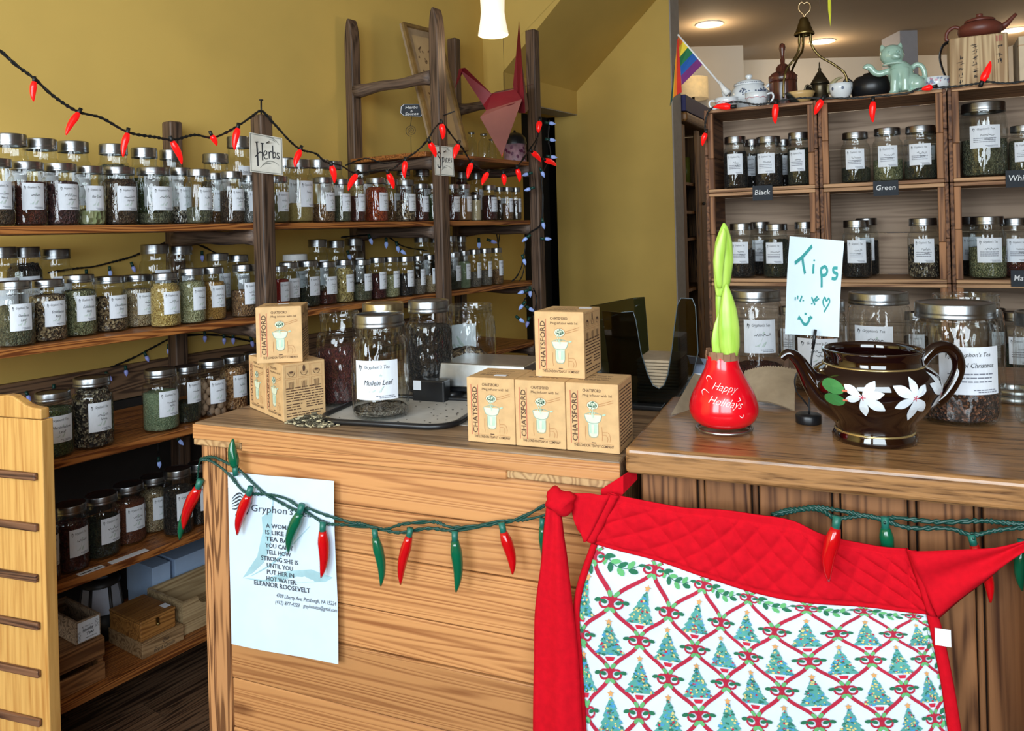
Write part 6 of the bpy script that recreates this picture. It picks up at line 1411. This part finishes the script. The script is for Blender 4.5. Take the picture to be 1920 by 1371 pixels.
# notched tray and blue boxes
q = hx(340, 1180, .06); xt = q.x
t = fr_thing('notched_tray', 'open pale wooden tray with a finger notch on the lowest shelf', 'tray', SH, xt, .05, zb5)
hT = hx(352, 1128, .05).z - zb5
M_pl = wood('pale_ply', srgb(196, 170, 128), srgb(150, 122, 84), 'X', 30, 1.2, rough=.6, bands=.25, knots=False)
ww = .30; ntc = [(.0, 0), (ww, 0), (ww, hT), (ww * .5, hT)] + [(ww * .3 + .035 * math.cos(a), hT + .0 - .03 * math.sin(a)) for a in [pi * k / 8 for k in range(9)]] + [(.0, hT)]
o = MB().prism(ntc, 0, .01, 'xz').build('front_board', M_pl, t, fix=True)
for (a, c, d, e) in ((0, ww,   .19, .20), (0, .01, .0105, .1895), (ww - .01, ww, .0105, .1895)): MB().box(a, c, d, e, 0, hT).build('side_board', M_pl, t)
MB().box(.0105, ww - .0105, .0105, .1895, .001, .008).build('bottom_board', M_pl, t)
M_bluebox = plain('powder_blue_card', srgb(178, 204, 238), .6, noise=.02)
def bluebox(x, y, z, w_, d_, h_, label, rz=0):
    t = fr_thing('gift_box', label, 'box', SH, x, y, z, rz, 'powder blue lidded boxes')
    o = MB().box(.002, w_ - .002, .002, d_ - .002, 0, h_ * .99).build('box_body', M_bluebox, t); bevel(o, .002); o = MB().box(0, w_, 0, d_, h_ * .30, h_).build('lid', M_bluebox, t); bevel(o, .002); return t
yb = .262; q = hx(331, 1112, yb); z_ = q.z; xf = q.x - .015
bluebox(xf, yb, zb5, .24, .17, z_ - zb5, 'plain powder blue box under the taller blue box')
x1b = hx(329, 1108, yb + .01).x
bluebox(x1b, yb + .01, z_ + .001, .20, .14, hx(329, 1050, yb + .01).z - z_, 'square powder blue lidded box on top of the other blue box')
x2b = hx(286, 1090, yb).x
bluebox(x2b, yb, zb5, xf - x2b - .004, .16, hx(286, 1066, yb).z - zb5, 'powder blue box standing left of the other blue boxes')
# ================================================================== CHRISTMAS APRON
AY = -.045
ap = fr_thing('christmas_apron', 'red and white half apron printed with little fir trees tied across the counters', 'apron', CT, 0, 0, 0)
def A2(px, py): q = CT.hit(px, py, AY); return (q.x, q.z)
def interp(tab, u):
    """piecewise smooth lookup in a list of points"""
    n = len(tab) - 1; f = max(0, min(1, u)) * n; i = min(int(f), n - 1); t = f - i
    g = lambda k: tab[max(0, min(n, k))]
    a, b_, c, d = g(i - 1), g(i), g(i + 1), g(i + 2)
    return tuple(.5 * ((2 * q) + (r_ - p_) * t + (2 * p_ - 5 * q + 4 * r_ - s_) * t * t + (3 * q - p_ - 3 * r_ + s_) * t ** 3) for p_, q, r_, s_ in zip(a, b_, c, d))
TOPE = [(1117, 1013), (1230, 1048), (1330, 1078), (1420, 1106), (1540, 1125), (1650, 1138), (1737, 1147)]
LEFT = [(1117, 1013), (1086, 1125), (1090, 1235), (1097, 1350), (1100, 1480)]
RIGHT = [(1737, 1147), (1752, 1195), (1768, 1270), (1784, 1365), (1802, 1480)]
BOT = [(1100, 1480), (1450, 1490), (1802, 1480)]
def apx(s, t):
    T, B = interp(TOPE, s), interp(BOT, s); L_, R_ = interp(LEFT, t), interp(RIGHT, t)
    T0, T1, B0, B1 = TOPE[0], TOPE[-1], BOT[0], BOT[-1]
    return tuple(T[i] * (1 - t) + B[i] * t + L_[i] * (1 - s) + R_[i] * s - (T0[i] * (1 - s) * (1 - t) + T1[i] * s * (1 - t) + B0[i] * (1 - s) * t + B1[i] * s * t) for i in (0, 1))
def wave(x, z): return .004 * math.sin(x * 17 + z * 4) + .0025 * math.sin(x * 41 - z * 9) + .002 * math.sin(z * 23 + x * 5)
def cl3(px, py, e=0.0):
    x, z = A2(px, py); return (x, AY - .004 - e + wave(x, z), z)
def sheet(name, fn, ns, nt_, mat, thick=.0016, e=0.0, extra=None):
    b = MB(); vs = []
    for j in range(nt_ + 1):
        for i in range(ns + 1):
            u, v = i / ns, j / nt_; q = cl3(*fn(u, v), e + (extra(u, v) if extra else 0)); vs.append(q)
    b.add(vs, [(j * (ns + 1) + i, (j + 1) * (ns + 1) + i, (j + 1) * (ns + 1) + i + 1, j * (ns + 1) + i + 1) for j in range(nt_) for i in range(ns)], 0, True)
    o = b.build(name, mat, ap); sd = o.modifiers.new('t', 'SOLIDIFY'); sd.thickness = thick; sd.offset = 0; return o
M_cloth = plain('white_cotton', srgb(214, 226, 240), .9, noise=.02, scale=40)
sheet('skirt', apx, 40, 30, M_cloth)
# printed pattern
pm = [plain('ribbon_red', srgb(176, 28, 58), .85), plain('fir_teal', srgb(84, 160, 152), .85), plain('fir_blue', srgb(70, 150, 200), .85), plain('fir_gold', srgb(212, 200, 130), .85), plain('fir_dark', srgb(44, 112, 96), .85),
      plain('star_orange', srgb(214, 158, 96), .85), plain('pot_red', srgb(196, 30, 60), .85), plain('leaf_dark', srgb(30, 108, 76), .85), plain('leaf_light', srgb(96, 176, 110), .85), plain('berry_red', srgb(184, 40, 66), .85)]
SW, TH = .62, .37
b = MB()
def prt(e): return lambda x, z: cl3(*apx(x / SW, -z / TH), .0028 + e)
p1_, p2_, p3_ = prt(0), prt(.0006), prt(.0012)
dxc, dzr = SW * .152, TH * .158
ok = lambda x, z: .004 < x < SW - .004 and -TH * .99 < z < -.002
def bow(x, z):
    for sg in (-1, 1):
        pts = [(x + sg * (.0095 + .0078 * math.cos(a)), z - .001 + .0075 * math.sin(a)) for a in [2 * pi * k / 10 for k in range(11)]]
        if all(ok(*q) for q in pts): stroke(b, pts, .0034, p2_, 0, 1)
        for (lx, lz, an) in ((.005, .013, .9), (.021, .002, -.2), (.004, -.011, -.8), (.011, .001, .3)):
            if ok(x + sg * lx, z + lz): blob(b, x + sg * lx, z + lz, .0055, .0032, p3_, 7 if lx > .005 else 8, an * sg, 7)
    if ok(x, z): blob(b, x, z, .003, .003, p3_, 0, 0, 6)
def tree(x, z, sd):
    r = random.Random(sd); H_ = .052; W_ = .0245
    n = 5; out = []; 
    lv = [(0.0, .5)]
    for k in range(n):
        zt = .5 - k / n; zb_ = .5 - (k + 1) / n; w_ = W_ * (k + 1) / n
        out += [(w_ * .62 * (1 if k else .3), zt - .02), (w_, zb_ + .03), (w_ * .8, zb_)]
    pts = [(0, .5)] + [(a, c) for a, c in out] + [(-a, c) for a, c in reversed(out)]
    pts = [(x + a + r.uniform(-.0012, .0012), z + c * H_) for a, c in pts]
    if not all(ok(*q) for q in pts):
        if not ok(x, z): return
        pts = [(min(max(a, .005), SW - .005), min(max(c, -TH * .985), -.004)) for a, c in pts]
    b.add([p1_(x, z)] + [p1_(*q) for q in pts], [(0, i + 1, (i + 1) % len(pts) + 1) for i in range(len(pts))], 1)
    for k in range(64):
        f = r.random() ** .6; a = x + W_ * f * r.uniform(-1, 1) * .92; c = z + H_ * (.5 - f)
        if not ok(a, c): continue
        mi = r.choice((2, 2, 4, 4, 3, 3, 9, 1)); s_ = .0014 + .0014 * r.random()
        blob(b, a, c, s_ * (1.5 if mi in (2, 4) else 1), s_ * .8, p2_ if mi != 3 else p3_, mi, r.uniform(-.7, .7), 5)
    st_ = [(x + (.006 if k % 2 == 0 else .0026) * math.sin(pi * k / 5), z + H_ * .5 + .004 + (.006 if k % 2 == 0 else .0026) * math.cos(pi * k / 5)) for k in range(10)]
    if all(ok(*q) for q in st_): poly(b, st_, p3_, 5)
    pt_ = [(x - .0075, z - H_ * .5 - .003), (x + .0075, z - H_ * .5 - .003), (x + .005, z - H_ * .5 - .0095), (x - .005, z - H_ * .5 - .0095)]
    if all(ok(*q) for q in pt_): poly(b, pt_, p2_, 6)
z00 = -.024
for j in range(-1, 8):
    for i in range(-1, 9):
        x = .014 + dxc * (i + (.5 if j % 2 else 0)); z = z00 - dzr * j
        if ok(x, z) and j >= 0: bow(x, z)
        for sg in (-1, 1):
            x2, z2 = x + sg * dxc * .5, z - dzr
            seg = [(x + (x2 - x) * f + -sg * .005 * math.sin(f * 2 * pi), z + (z2 - z) * f) for f in [k / 10 for k in range(11)]]
            seg = [q for q in seg if ok(*q)]
            if len(seg) > 2: stroke(b, seg, .0062, p1_, 0, 1)
        if j >= 0 and ok(x + dxc * .5, z - .004): 
            tree(x + dxc * .5 if True else x, z - dzr * .04 - (0 if j else .03) + (0 if j else .03), 100 * j + i + 7) if j >= 1 else None
def garland(pts, sd):
    r = random.Random(sd); pp = [q for q in smooth_path([(a, c, 0) for a, c in pts], 8)]
    stroke(b, [(q.x, q.y) for q in pp if ok(q.x, q.y)], .0011, p1_, 7, 1) if len([q for q in pp if ok(q.x, q.y)]) > 2 else None
    for k in range(0, len(pp) - 1, 6):
        d = (pp[k + 1] - pp[k]).normalized()
        for sg in (-1, 1):
            x, z = pp[k].x - d.y * sg * .0055, pp[k].y + d.x * sg * .0055
            if ok(x, z): blob(b, x, z, .0078, .0044, p2_, 7 if (k // 2 + (sg > 0)) % 2 else 8, math.atan2(d.y, d.x) + sg * .7, 8, .25)
for i in range(6):
    xa = .014 + dxc * i; garland([(xa + .022, z00 + .002), (xa + dxc * .4, z00 - .008), (xa + dxc * .6, z00 - .008), (xa + dxc - .022, z00 + .002)], i)
garland([(.008, z00 - .02 - .03 * k) for k in range(12)], 20); garland([(SW - .012 - .006 * math.sin(k), z00 - .02 - .03 * k) for k in range(12)], 21)
b.build('printed_pattern', pm, ap)
# quilted waistband
WT = [(1147, 921), (1175, 930), (1268, 949), (1354, 951), (1420, 961), (1487, 972), (1550, 1000), (1644, 1023), (1702, 1026)]
WB = [(1102, 1008), (1117, 1015), (1230, 1050), (1330, 1080), (1420, 1108), (1540, 1127), (1650, 1140), (1737, 1149), (1757, 1150)]
def wbf(u, v): T, B = interp(WT, u), interp(WB, u); return (T[0] * (1 - v) + B[0] * v, T[1] * (1 - v) + B[1] * v)
def quilt(u, v):
    if v < .12 or v > .93 or u < .06 or u > .95: return .001
    a = abs(((u * 13 + v * 2.4) % 1) - .5); c = abs(((u * 13 - v * 2.4) % 1) - .5)
    return .001 + .0048 * min(1, min(.5 - a, .5 - c) * 3.2) ** .6
sheet('waistband', wbf, 220, 44, M_red, .003, .003, quilt)
def strip(name, l, r_, n=24, m_=8, e=.004, puff=.004, fold=0.0):
    f = lambda u, v: tuple(interp(l, v)[i] * (1 - u) + interp(r_, v)[i] * u for i in (0, 1))
    return sheet(name, f, m_, n, M_red, .0018, e, lambda u, v: puff * math.sin(pi * u) + fold * math.sin(u * 9 + v * 3))
# side bindings, seams
strip('binding', [(1113, 1012), (1081, 1118), (1083, 1235), (1090, 1350), (1093, 1480)], [(1123, 1018), (1092, 1125), (1096, 1235), (1104, 1350), (1107, 1480)])
strip('binding', [(1735, 1143), (1747, 1195), (1762, 1268), (1776, 1362), (1794, 1480)], [(1757, 1148), (1768, 1188), (1786, 1275), (1802, 1370), (1820, 1480)])
strip('seam_band', [(1143, 921), (1100, 1005)], [(1164, 926), (1119, 1014)], 10, 4, .009)
strip('seam_band', [(1698, 1024), (1737, 1146)], [(1716, 1026), (1757, 1150)], 10, 4, .009)
# ties
strip('tie', [(1149, 923), (1110, 1000), (1100, 1008)], [(1072, 918), (1074, 948), (1078, 955)], 10, 12, .012, .004, .003)
strip('hanging_tie', [(1034, 940), (1029, 1000), (1026, 1045), (1013, 1140), (1010, 1250), (1008, 1400), (1006, 1480)], [(1060, 950), (1066, 1000), (1072, 1040), (1086, 1160), (1095, 1260), (1104, 1400), (1108, 1480)], 40, 12, .018, .008, .0035)
strip('tie', [(1702, 1026), (1790, 1019), (1860, 1014), (1920, 1000), (1960, 992)], [(1757, 1150), (1800, 1115), (1850, 1077), (1905, 1028), (1960, 1000)], 24, 14, .014, .004, .005)
strip('hanging_tie', [(1925, 1010), (1918, 1100), (1914, 1200), (1912, 1371), (1912, 1480)], [(1985, 1010), (1990, 1100), (1992, 1200), (1994, 1371), (1994, 1480)], 24, 8, .016, .006, .003)
kx_, kz_ = A2(1060, 930); b = MB()
b.ball((kx_, AY - .028, kz_), 1, 16, 12, 0, (.026, .018, .022), None)
vv = []; r = random.Random(4)
for x, y, z in b.v: vv.append((x + .003 * math.sin(z * 300), y + .003 * math.sin(x * 260 + z * 120), z + .004 * math.sin(x * 190)))
b.v = vv; b.build('knot', M_red, ap)
# tie passing behind into the gap between the counters
q0 = CT.hit(1128, 930, -.03); q1 = CT.hit(1168, 905, -.03); q2 = CT.hit(1192, 884, .0); b = MB()
b.add([(q0.x, -.031, q0.z - .022), (q0.x, -.031, q0.z + .012), (q1.x, -.031, q1.z - .018), (q1.x, -.031, q1.z + .012), (q2.x, .003, q2.z - .014), (q2.x, .003, q2.z + .008)], [(0, 1, 3, 2), (2, 3, 5, 4)], 0); o = b.build('tie', M_red, ap); sd = o.modifiers.new('t', 'SOLIDIFY'); sd.thickness = .002
x, z = A2(1766, 1188); MB().box(x - .010, x + .010, AY - .012, AY - .011, z - .012, z + .012).build('care_tag', M_paper, ap)
# ================================================================== LIGHT STRINGS
M_wireg = plain('green_wire', srgb(16, 66, 58), .4); M_wireb = plain('dark_wire', srgb(22, 24, 24), .5)
M_sock = plain('teal_socket', srgb(28, 104, 90), .4)
M_cred = plain('red_chili_plastic', srgb(206, 8, 18), .14, noise=.05, coat=.5, trans=.15); M_cgreen = plain('green_chili_plastic', srgb(4, 92, 62), .16, noise=.05, coat=.5)
M_clit = plain('lit_red_chili', srgb(235, 16, 16), .25, noise=.1, emit=(1, .012, .01, 1), estr=.42)
def twist(b, pts, r_, pitch=.014, sub=6):
    pp = smooth_path(pts, sub); L_ = 0; a, c = [], []
    for i, q in enumerate(pp):
        if i: L_ += (q - pp[i - 1]).length
        t = pp[min(i + 1, len(pp) - 1)] - pp[max(i - 1, 0)]; t = t.normalized() if t.length > 0 else Vector((1, 0, 0))
        n1 = t.orthogonal().normalized(); n2 = t.cross(n1); ph = 2 * pi * L_ / pitch
        o_ = (n1 * math.cos(ph) + n2 * math.sin(ph)) * r_ * .9
        a.append(q + o_); c.append(q - o_)
    b.tube(a, r_, 6); b.tube(c, r_, 6)
def chili(parent, o_, p0, p1, r_, mat, bend=.12, sock=M_sock):
    """pepper-shaped cover from socket end p0 to tip p1"""
    p0, p1 = Vector(p0) - o_, Vector(p1) - o_; d = p1 - p0; L_ = d.length; side = Vector((d.z, 0, -d.x)).normalized()
    n = 12; pts, rr = [], []
    for k in range(n + 1):
        f = k / n; pts.append(p0 + d * f + side * (bend * L_ * math.sin(pi * f ** 1.3) * .5)); rr.append(r_ * max(.16, (1 - f ** 3.2) ** .62 * (.60 + .40 * min(1, f * 4.5)) * (1 - .22 * f)))
    o = MB().tube(pts, rr, 12).build('chili_bulb', mat, parent)
    if sock:
        u = d.normalized(); MB().tube([p0 - u * r_ * 1.5, p0 + u * r_ * .35], r_ * .52, 10).build('socket', sock, o)
    return o
def cp(px, py, y): q = CT.hit(px, py, y); return CT.w(q.x, y, q.z)
# foreground string on the counters
G1 = [(377, 860), (400, 857), (421, 866), (447, 880), (468, 900), (494, 924), (518, 938), (555, 957), (575, 953), (605, 964), (655, 979), (679, 982), (717, 993), (756, 983), (814, 979), (849, 989), (911, 985), (969, 974), (1027, 945), (1050, 938)]
G2 = [(377, 862), (392, 863), (412, 875), (435, 896), (455, 920), (474, 926), (508, 928), (538, 936), (561, 951), (588, 969), (612, 982), (640, 984), (698, 989), (748, 999), (803, 991), (857, 995), (934, 979), (988, 974), (1027, 964), (1050, 955)]
G3 = [(1448, 966), (1475, 957), (1500, 955), (1528, 951), (1577, 958), (1621, 967), (1659, 974), (1681, 971), (1756, 979), (1841, 977), (1890, 981), (1960, 985), (2080, 1000), (2260, 1060)]
G4 = [(1448, 968), (1490, 958), (1520, 954), (1543, 958), (1569, 972), (1621, 967), (1659, 976), (1703, 990), (1778, 991), (1823, 1003), (1875, 994), (1960, 988), (2080, 1006), (2260, 1066)]
t = fr_thing('chili_light_string', 'unlit red and green chili pepper light string draped across the counters', 'lights', CT, .5, -.03, .95); o_ = t.location.copy(); rotm = t.rotation_euler.z; t.rotation_euler.z = 0
b = MB()
for G_ in (G1, G2): twist(b, [cp(a, c, -.024) - o_ for a, c in G_], .0021)
twist(b, [cp(377, 860, -.024) - o_, cp(373, 872, -.01) - o_, cp(371, 892, .0) - o_, cp(370, 905, .002) - o_], .0016)
for G_ in (G3, G4): twist(b, [cp(a, c, -.018) - o_ for a, c in G_], .0024)
for px, py, px2, py2 in ((441, 882, 439, 874), (474, 926, 470, 930), (560, 951, 559, 962), (606, 975, 606, 984), (704, 988, 704, 998), (764, 990, 765, 1000), (853, 992, 854, 1004), (946, 980, 945, 992), (1015, 966, 1015, 976), (1567, 970, 1567, 982), (1659, 975, 1659, 982), (1823, 1002, 1826, 1012)): b.tube([cp(px, py, -.022) - o_, cp(px2, py2, -.028) - o_], .0018, 6)
b.build('wire', M_wireg, t)
CL = [((371, 915), (344, 992), 12, 0, .1, -.012), ((356, 950), (337, 1012), 10, 1, .1, .02), ((441, 876), (437, 823), 10.5, 1, -.12, -.03), ((466, 928), (445, 1003), 11, 0, .1, -.034), ((562, 962), (541, 1036), 12, 1, .12, -.034), ((605, 996), (602, 1083), 11.5, 0, -.1, -.034), ((704, 1008), (714, 1099), 10.5, 1, -.12, -.034), ((767, 1006), (751, 1096), 11, 0, .08, -.034), ((853, 1014), (855, 1110), 12, 1, -.10, -.034), ((944, 998), (961, 1077), 12, 0, -.12, -.034), ((1017, 988), (1018, 1090), 10.5, 1, -.1, -.034),
      ((1567, 990), (1554, 1090), 15, 0, .12, -.085), ((1660, 990), (1663, 1062), 14, 1, -.08, -.02), ((1826, 1022), (1857, 1130), 13, 0, -.14, -.022), ((1915, 1030), (1917, 1108), 12, 1, .1, -.022)]
for p0, p1, w_, ci, bd, y in CL:
    a, c = cp(*p0, y), cp(*p1, y); chili(t, o_, a, c, w_ * a.y / F, (M_cred, M_cgreen)[ci], bd)
# lit red string along the shelves
def sp(px, py, d): q = SH.hit(px, py, d); return SH.w(q.x, d, q.z)
HW = [(-30, 78), (0, 95), (30, 122), (65, 148), (100, 180), (145, 209), (190, 221), (240, 248), (290, 257), (325, 262), (365, 253), (400, 258), (440, 240), (470, 220), (490, 208), (508, 226), (523, 242), (544, 265), (565, 281), (592, 288), (611, 304), (638, 310), (667, 325), (700, 320), (735, 317), (757, 300), (782, 283), (802, 262), (815, 241), (829, 231), (850, 258), (868, 279), (885, 306), (912, 322), (941, 325), (964, 318), (976, 305), (996, 276), (1008, 256), (1012, 230)]
SD = -.085
q = sp(500, 250, SD); t = thing('chili_light_string', 'lit red chili pepper light string swagged above the herb shelves', 'lights', q); o_ = q.copy(); b = MB()
twist(b, [sp(a, c, SD) - o_ for a, c in HW], .0028, .03, 5); twist(b, [sp(a, c, SD) - o_ for a, c in [(648, 310), (686, 297), (720, 306), (757, 300)]], .0022, .03); twist(b, [sp(a, c, SD) - o_ for a, c in [(1008, 262), (1000, 290), (1014, 298), (1030, 303)]], .0022, .03)
b.build('wire', M_wireb, t)
for p0, p1, w_ in [((64, 153), (63, 190), 6.5), ((147, 212), (124, 253), 7), ((239, 250), (231, 294), 7), ((323, 265), (341, 308), 7), ((397, 254), (406, 273), 6), ((446, 241), (440, 281), 7), ((563, 282), (553, 313), 6.5), ((622, 311), (627, 343), 6.5), ((668, 328), (653, 357), 6.5), ((728, 326), (738, 354), 6.5), ((760, 303), (759, 333), 6), ((806, 268), (817, 295), 6.5), ((828, 233), (830, 261), 6.5), ((859, 272), (852, 297), 6.2), ((884, 307), (877, 335), 6), ((914, 325), (904, 347), 5.6), ((944, 327), (945, 348), 5.4), ((970, 317), (974, 341), 5.4), ((1012, 228), (1010, 249), 6), ((998, 285), (1014, 303), 5.6), ((1022, 300), (1043, 311), 5.6)]:
    a, c = sp(*p0, SD - .012), sp(*p1, SD - .012); chili(t, o_, a, c, w_ * a.y / F, M_clit, .10 if p1[0] <= p0[0] else -.10, M_wireb)
# lit red string on the crates
CD_ = -.018
KW = [(1326, 212), (1340, 200), (1380, 191), (1420, 196), (1450, 191), (1500, 184), (1545, 184), (1600, 184), (1640, 181), (1700, 175), (1725, 166), (1780, 163), (1830, 157), (1850, 153), (1890, 156), (1960, 146)]
q = cpt(1540, 186, CD_); t = thing('chili_light_string', 'lit red chili pepper light string lying along the top of the crates', 'lights', q); o_ = q.copy(); b = MB()
twist(b, [cpt(a, c, CD_) - o_ for a, c in KW], .0024, .03, 5); twist(b, [cpt(1327, 212, CD_) - o_, cpt(1322, 232, CD_) - o_, cpt(1323, 250, CD_) - o_], .0022, .03)
b.build('wire', M_wireb, t)
for p0, p1, w_ in [((1370, 200), (1338, 201), 7), ((1455, 196), (1454, 232), 6.5), ((1541, 188), (1528, 215), 7), ((1637, 191), (1637, 229), 6.5), ((1748, 163), (1728, 168), 6), ((1842, 152), (1857, 115), 7.5), ((1323, 250), (1317, 273), 5.5)]:
    a, c = cpt(*p0, CD_ - .014), cpt(*p1, CD_ - .014); chili(t, o_, a, c, w_ * a.y / F, M_clit, .08, M_wireb)
# blue-white faceted bulbs behind the jars
M_ice = plain('ice_bulb', srgb(150, 160, 230), .12, noise=.05, emit=(.35, .42, 1, 1), estr=.08); M_icel = plain('ice_bulb_lit', srgb(150, 175, 235), .12, noise=.05, emit=(.35, .5, 1, 1), estr=.2)
def icestring(pts, d, bulbs, label, ext=None):
    q = sp(*pts[0], d); t = thing('fairy_light_string', label, 'lights', q); o_ = q.copy(); b = MB(); twist(b, [sp(a, c, d) - o_ for a, c in pts], .0026, .03, 5)
    for e in (ext or []): twist(b, [sp(a, c, d) - o_ for a, c in e], .0022, .03, 5)
    b.build('wire', M_wireb, t)
    for (x, y, ang, lit) in bulbs:
        a = sp(x, y, d - .02) - o_; s_ = a.length * 0 + (sp(x, y, d).y / F)
        v = Vector((math.sin(ang), 0, -math.cos(ang)))
        o = MB().tube([a, a + v * 3 * s_, a + v * 7 * s_, a + v * 12 * s_], [2.6 * s_, 3.6 * s_, 3.2 * s_, .4 * s_], 7).build('bulb', M_icel if lit else M_ice, t)
        MB().tube([a - v * 9 * s_, a], 2.8 * s_, 8).build('socket', M_wireg, o)
icestring([(90, 512), (137, 504), (175, 500), (212, 491), (245, 482), (285, 466), (330, 450), (380, 462), (420, 485)],   .542, [(206, 508, .1, 1), (249, 500, .35, 0), (379, 479, 0, 0), (356, 462, .1, 1), (162, 514, 0, 0)], 'fairy light string with icy blue bulbs behind the second shelf jars at left')
icestring([(-20, 728), (0, 727), (50, 727), (100, 720), (150, 707), (200, 692), (250, 671), (290, 650), (330, 632), (400, 628), (470, 640)], .542, [(52, 742, .4, 0), (101, 730, 0, 0), (203, 705, .6, 0), (236, 694, .1, 0), (274, 668, .4, 0), (316, 654, 0, 0), (346, 628, .1, 0), (384, 630, 0, 0), (420, 634, 0, 0), (437, 634, 0, 0), (472, 640, .2, 0)], 'fairy light string with clear lilac bulbs along the wall below the second shelf')
icestring([(640, 445), (696, 440), (724, 442), (756, 462), (800, 470)], .40, [(694, 448, .3, 1), (724, 454, 0, 1), (745, 462, .2, 1), (752, 470, .9, 1), (654, 478, .3, 1)], 'fairy light string with bright blue bulbs behind the middle of the second shelf')
icestring([(930, 430), (935, 465)], .40, [(921, 452, 1.2, 0), (898, 455, 0, 1)], 'short tangle of fairy lights hanging behind the end of the second shelf', [[(938, 430), (934, 462)]])
icestring([(1030, 225), (1028, 262), (1032, 292), (1016, 330), (1018, 370), (1014, 420), (990, 440), (984, 470), (978, 500), (968, 520), (960, 527)], -.062, [(1030, 231, 1.4, 1), (1031, 262, 1.4, 1), (1033, 294, 1.4, 1), (990, 326, -1.3, 1), (1016, 322, .4, 1), (994, 354, -1.3, 1), (1018, 418, .2, 1), (988, 446, -.9, 1), (1022, 448, 1.5, 1), (982, 486, .3, 1), (982, 547, -1.3, 1), (994, 546, 0, 1), (980, 572, -.7, 1), (992, 578, 1.0, 1), (974, 598, .9, 1), (990, 603, -.3, 0)], 'tangled fairy light string with white bulbs wound round the last post', [[(985, 490), (980, 515), (974, 527)], [(1000, 540), (1006, 560), (1000, 590), (990, 600)], [(1000, 545), (985, 560), (978, 575)]])
icestring([(300, 800), (320, 815), (345, 818), (372, 812)], .40, [(336, 826, .7, 1), (298, 866, .1, 1)], 'two glowing blue fairy bulbs hanging in the dark under the third shelf', [[(296, 800), (297, 850)]])
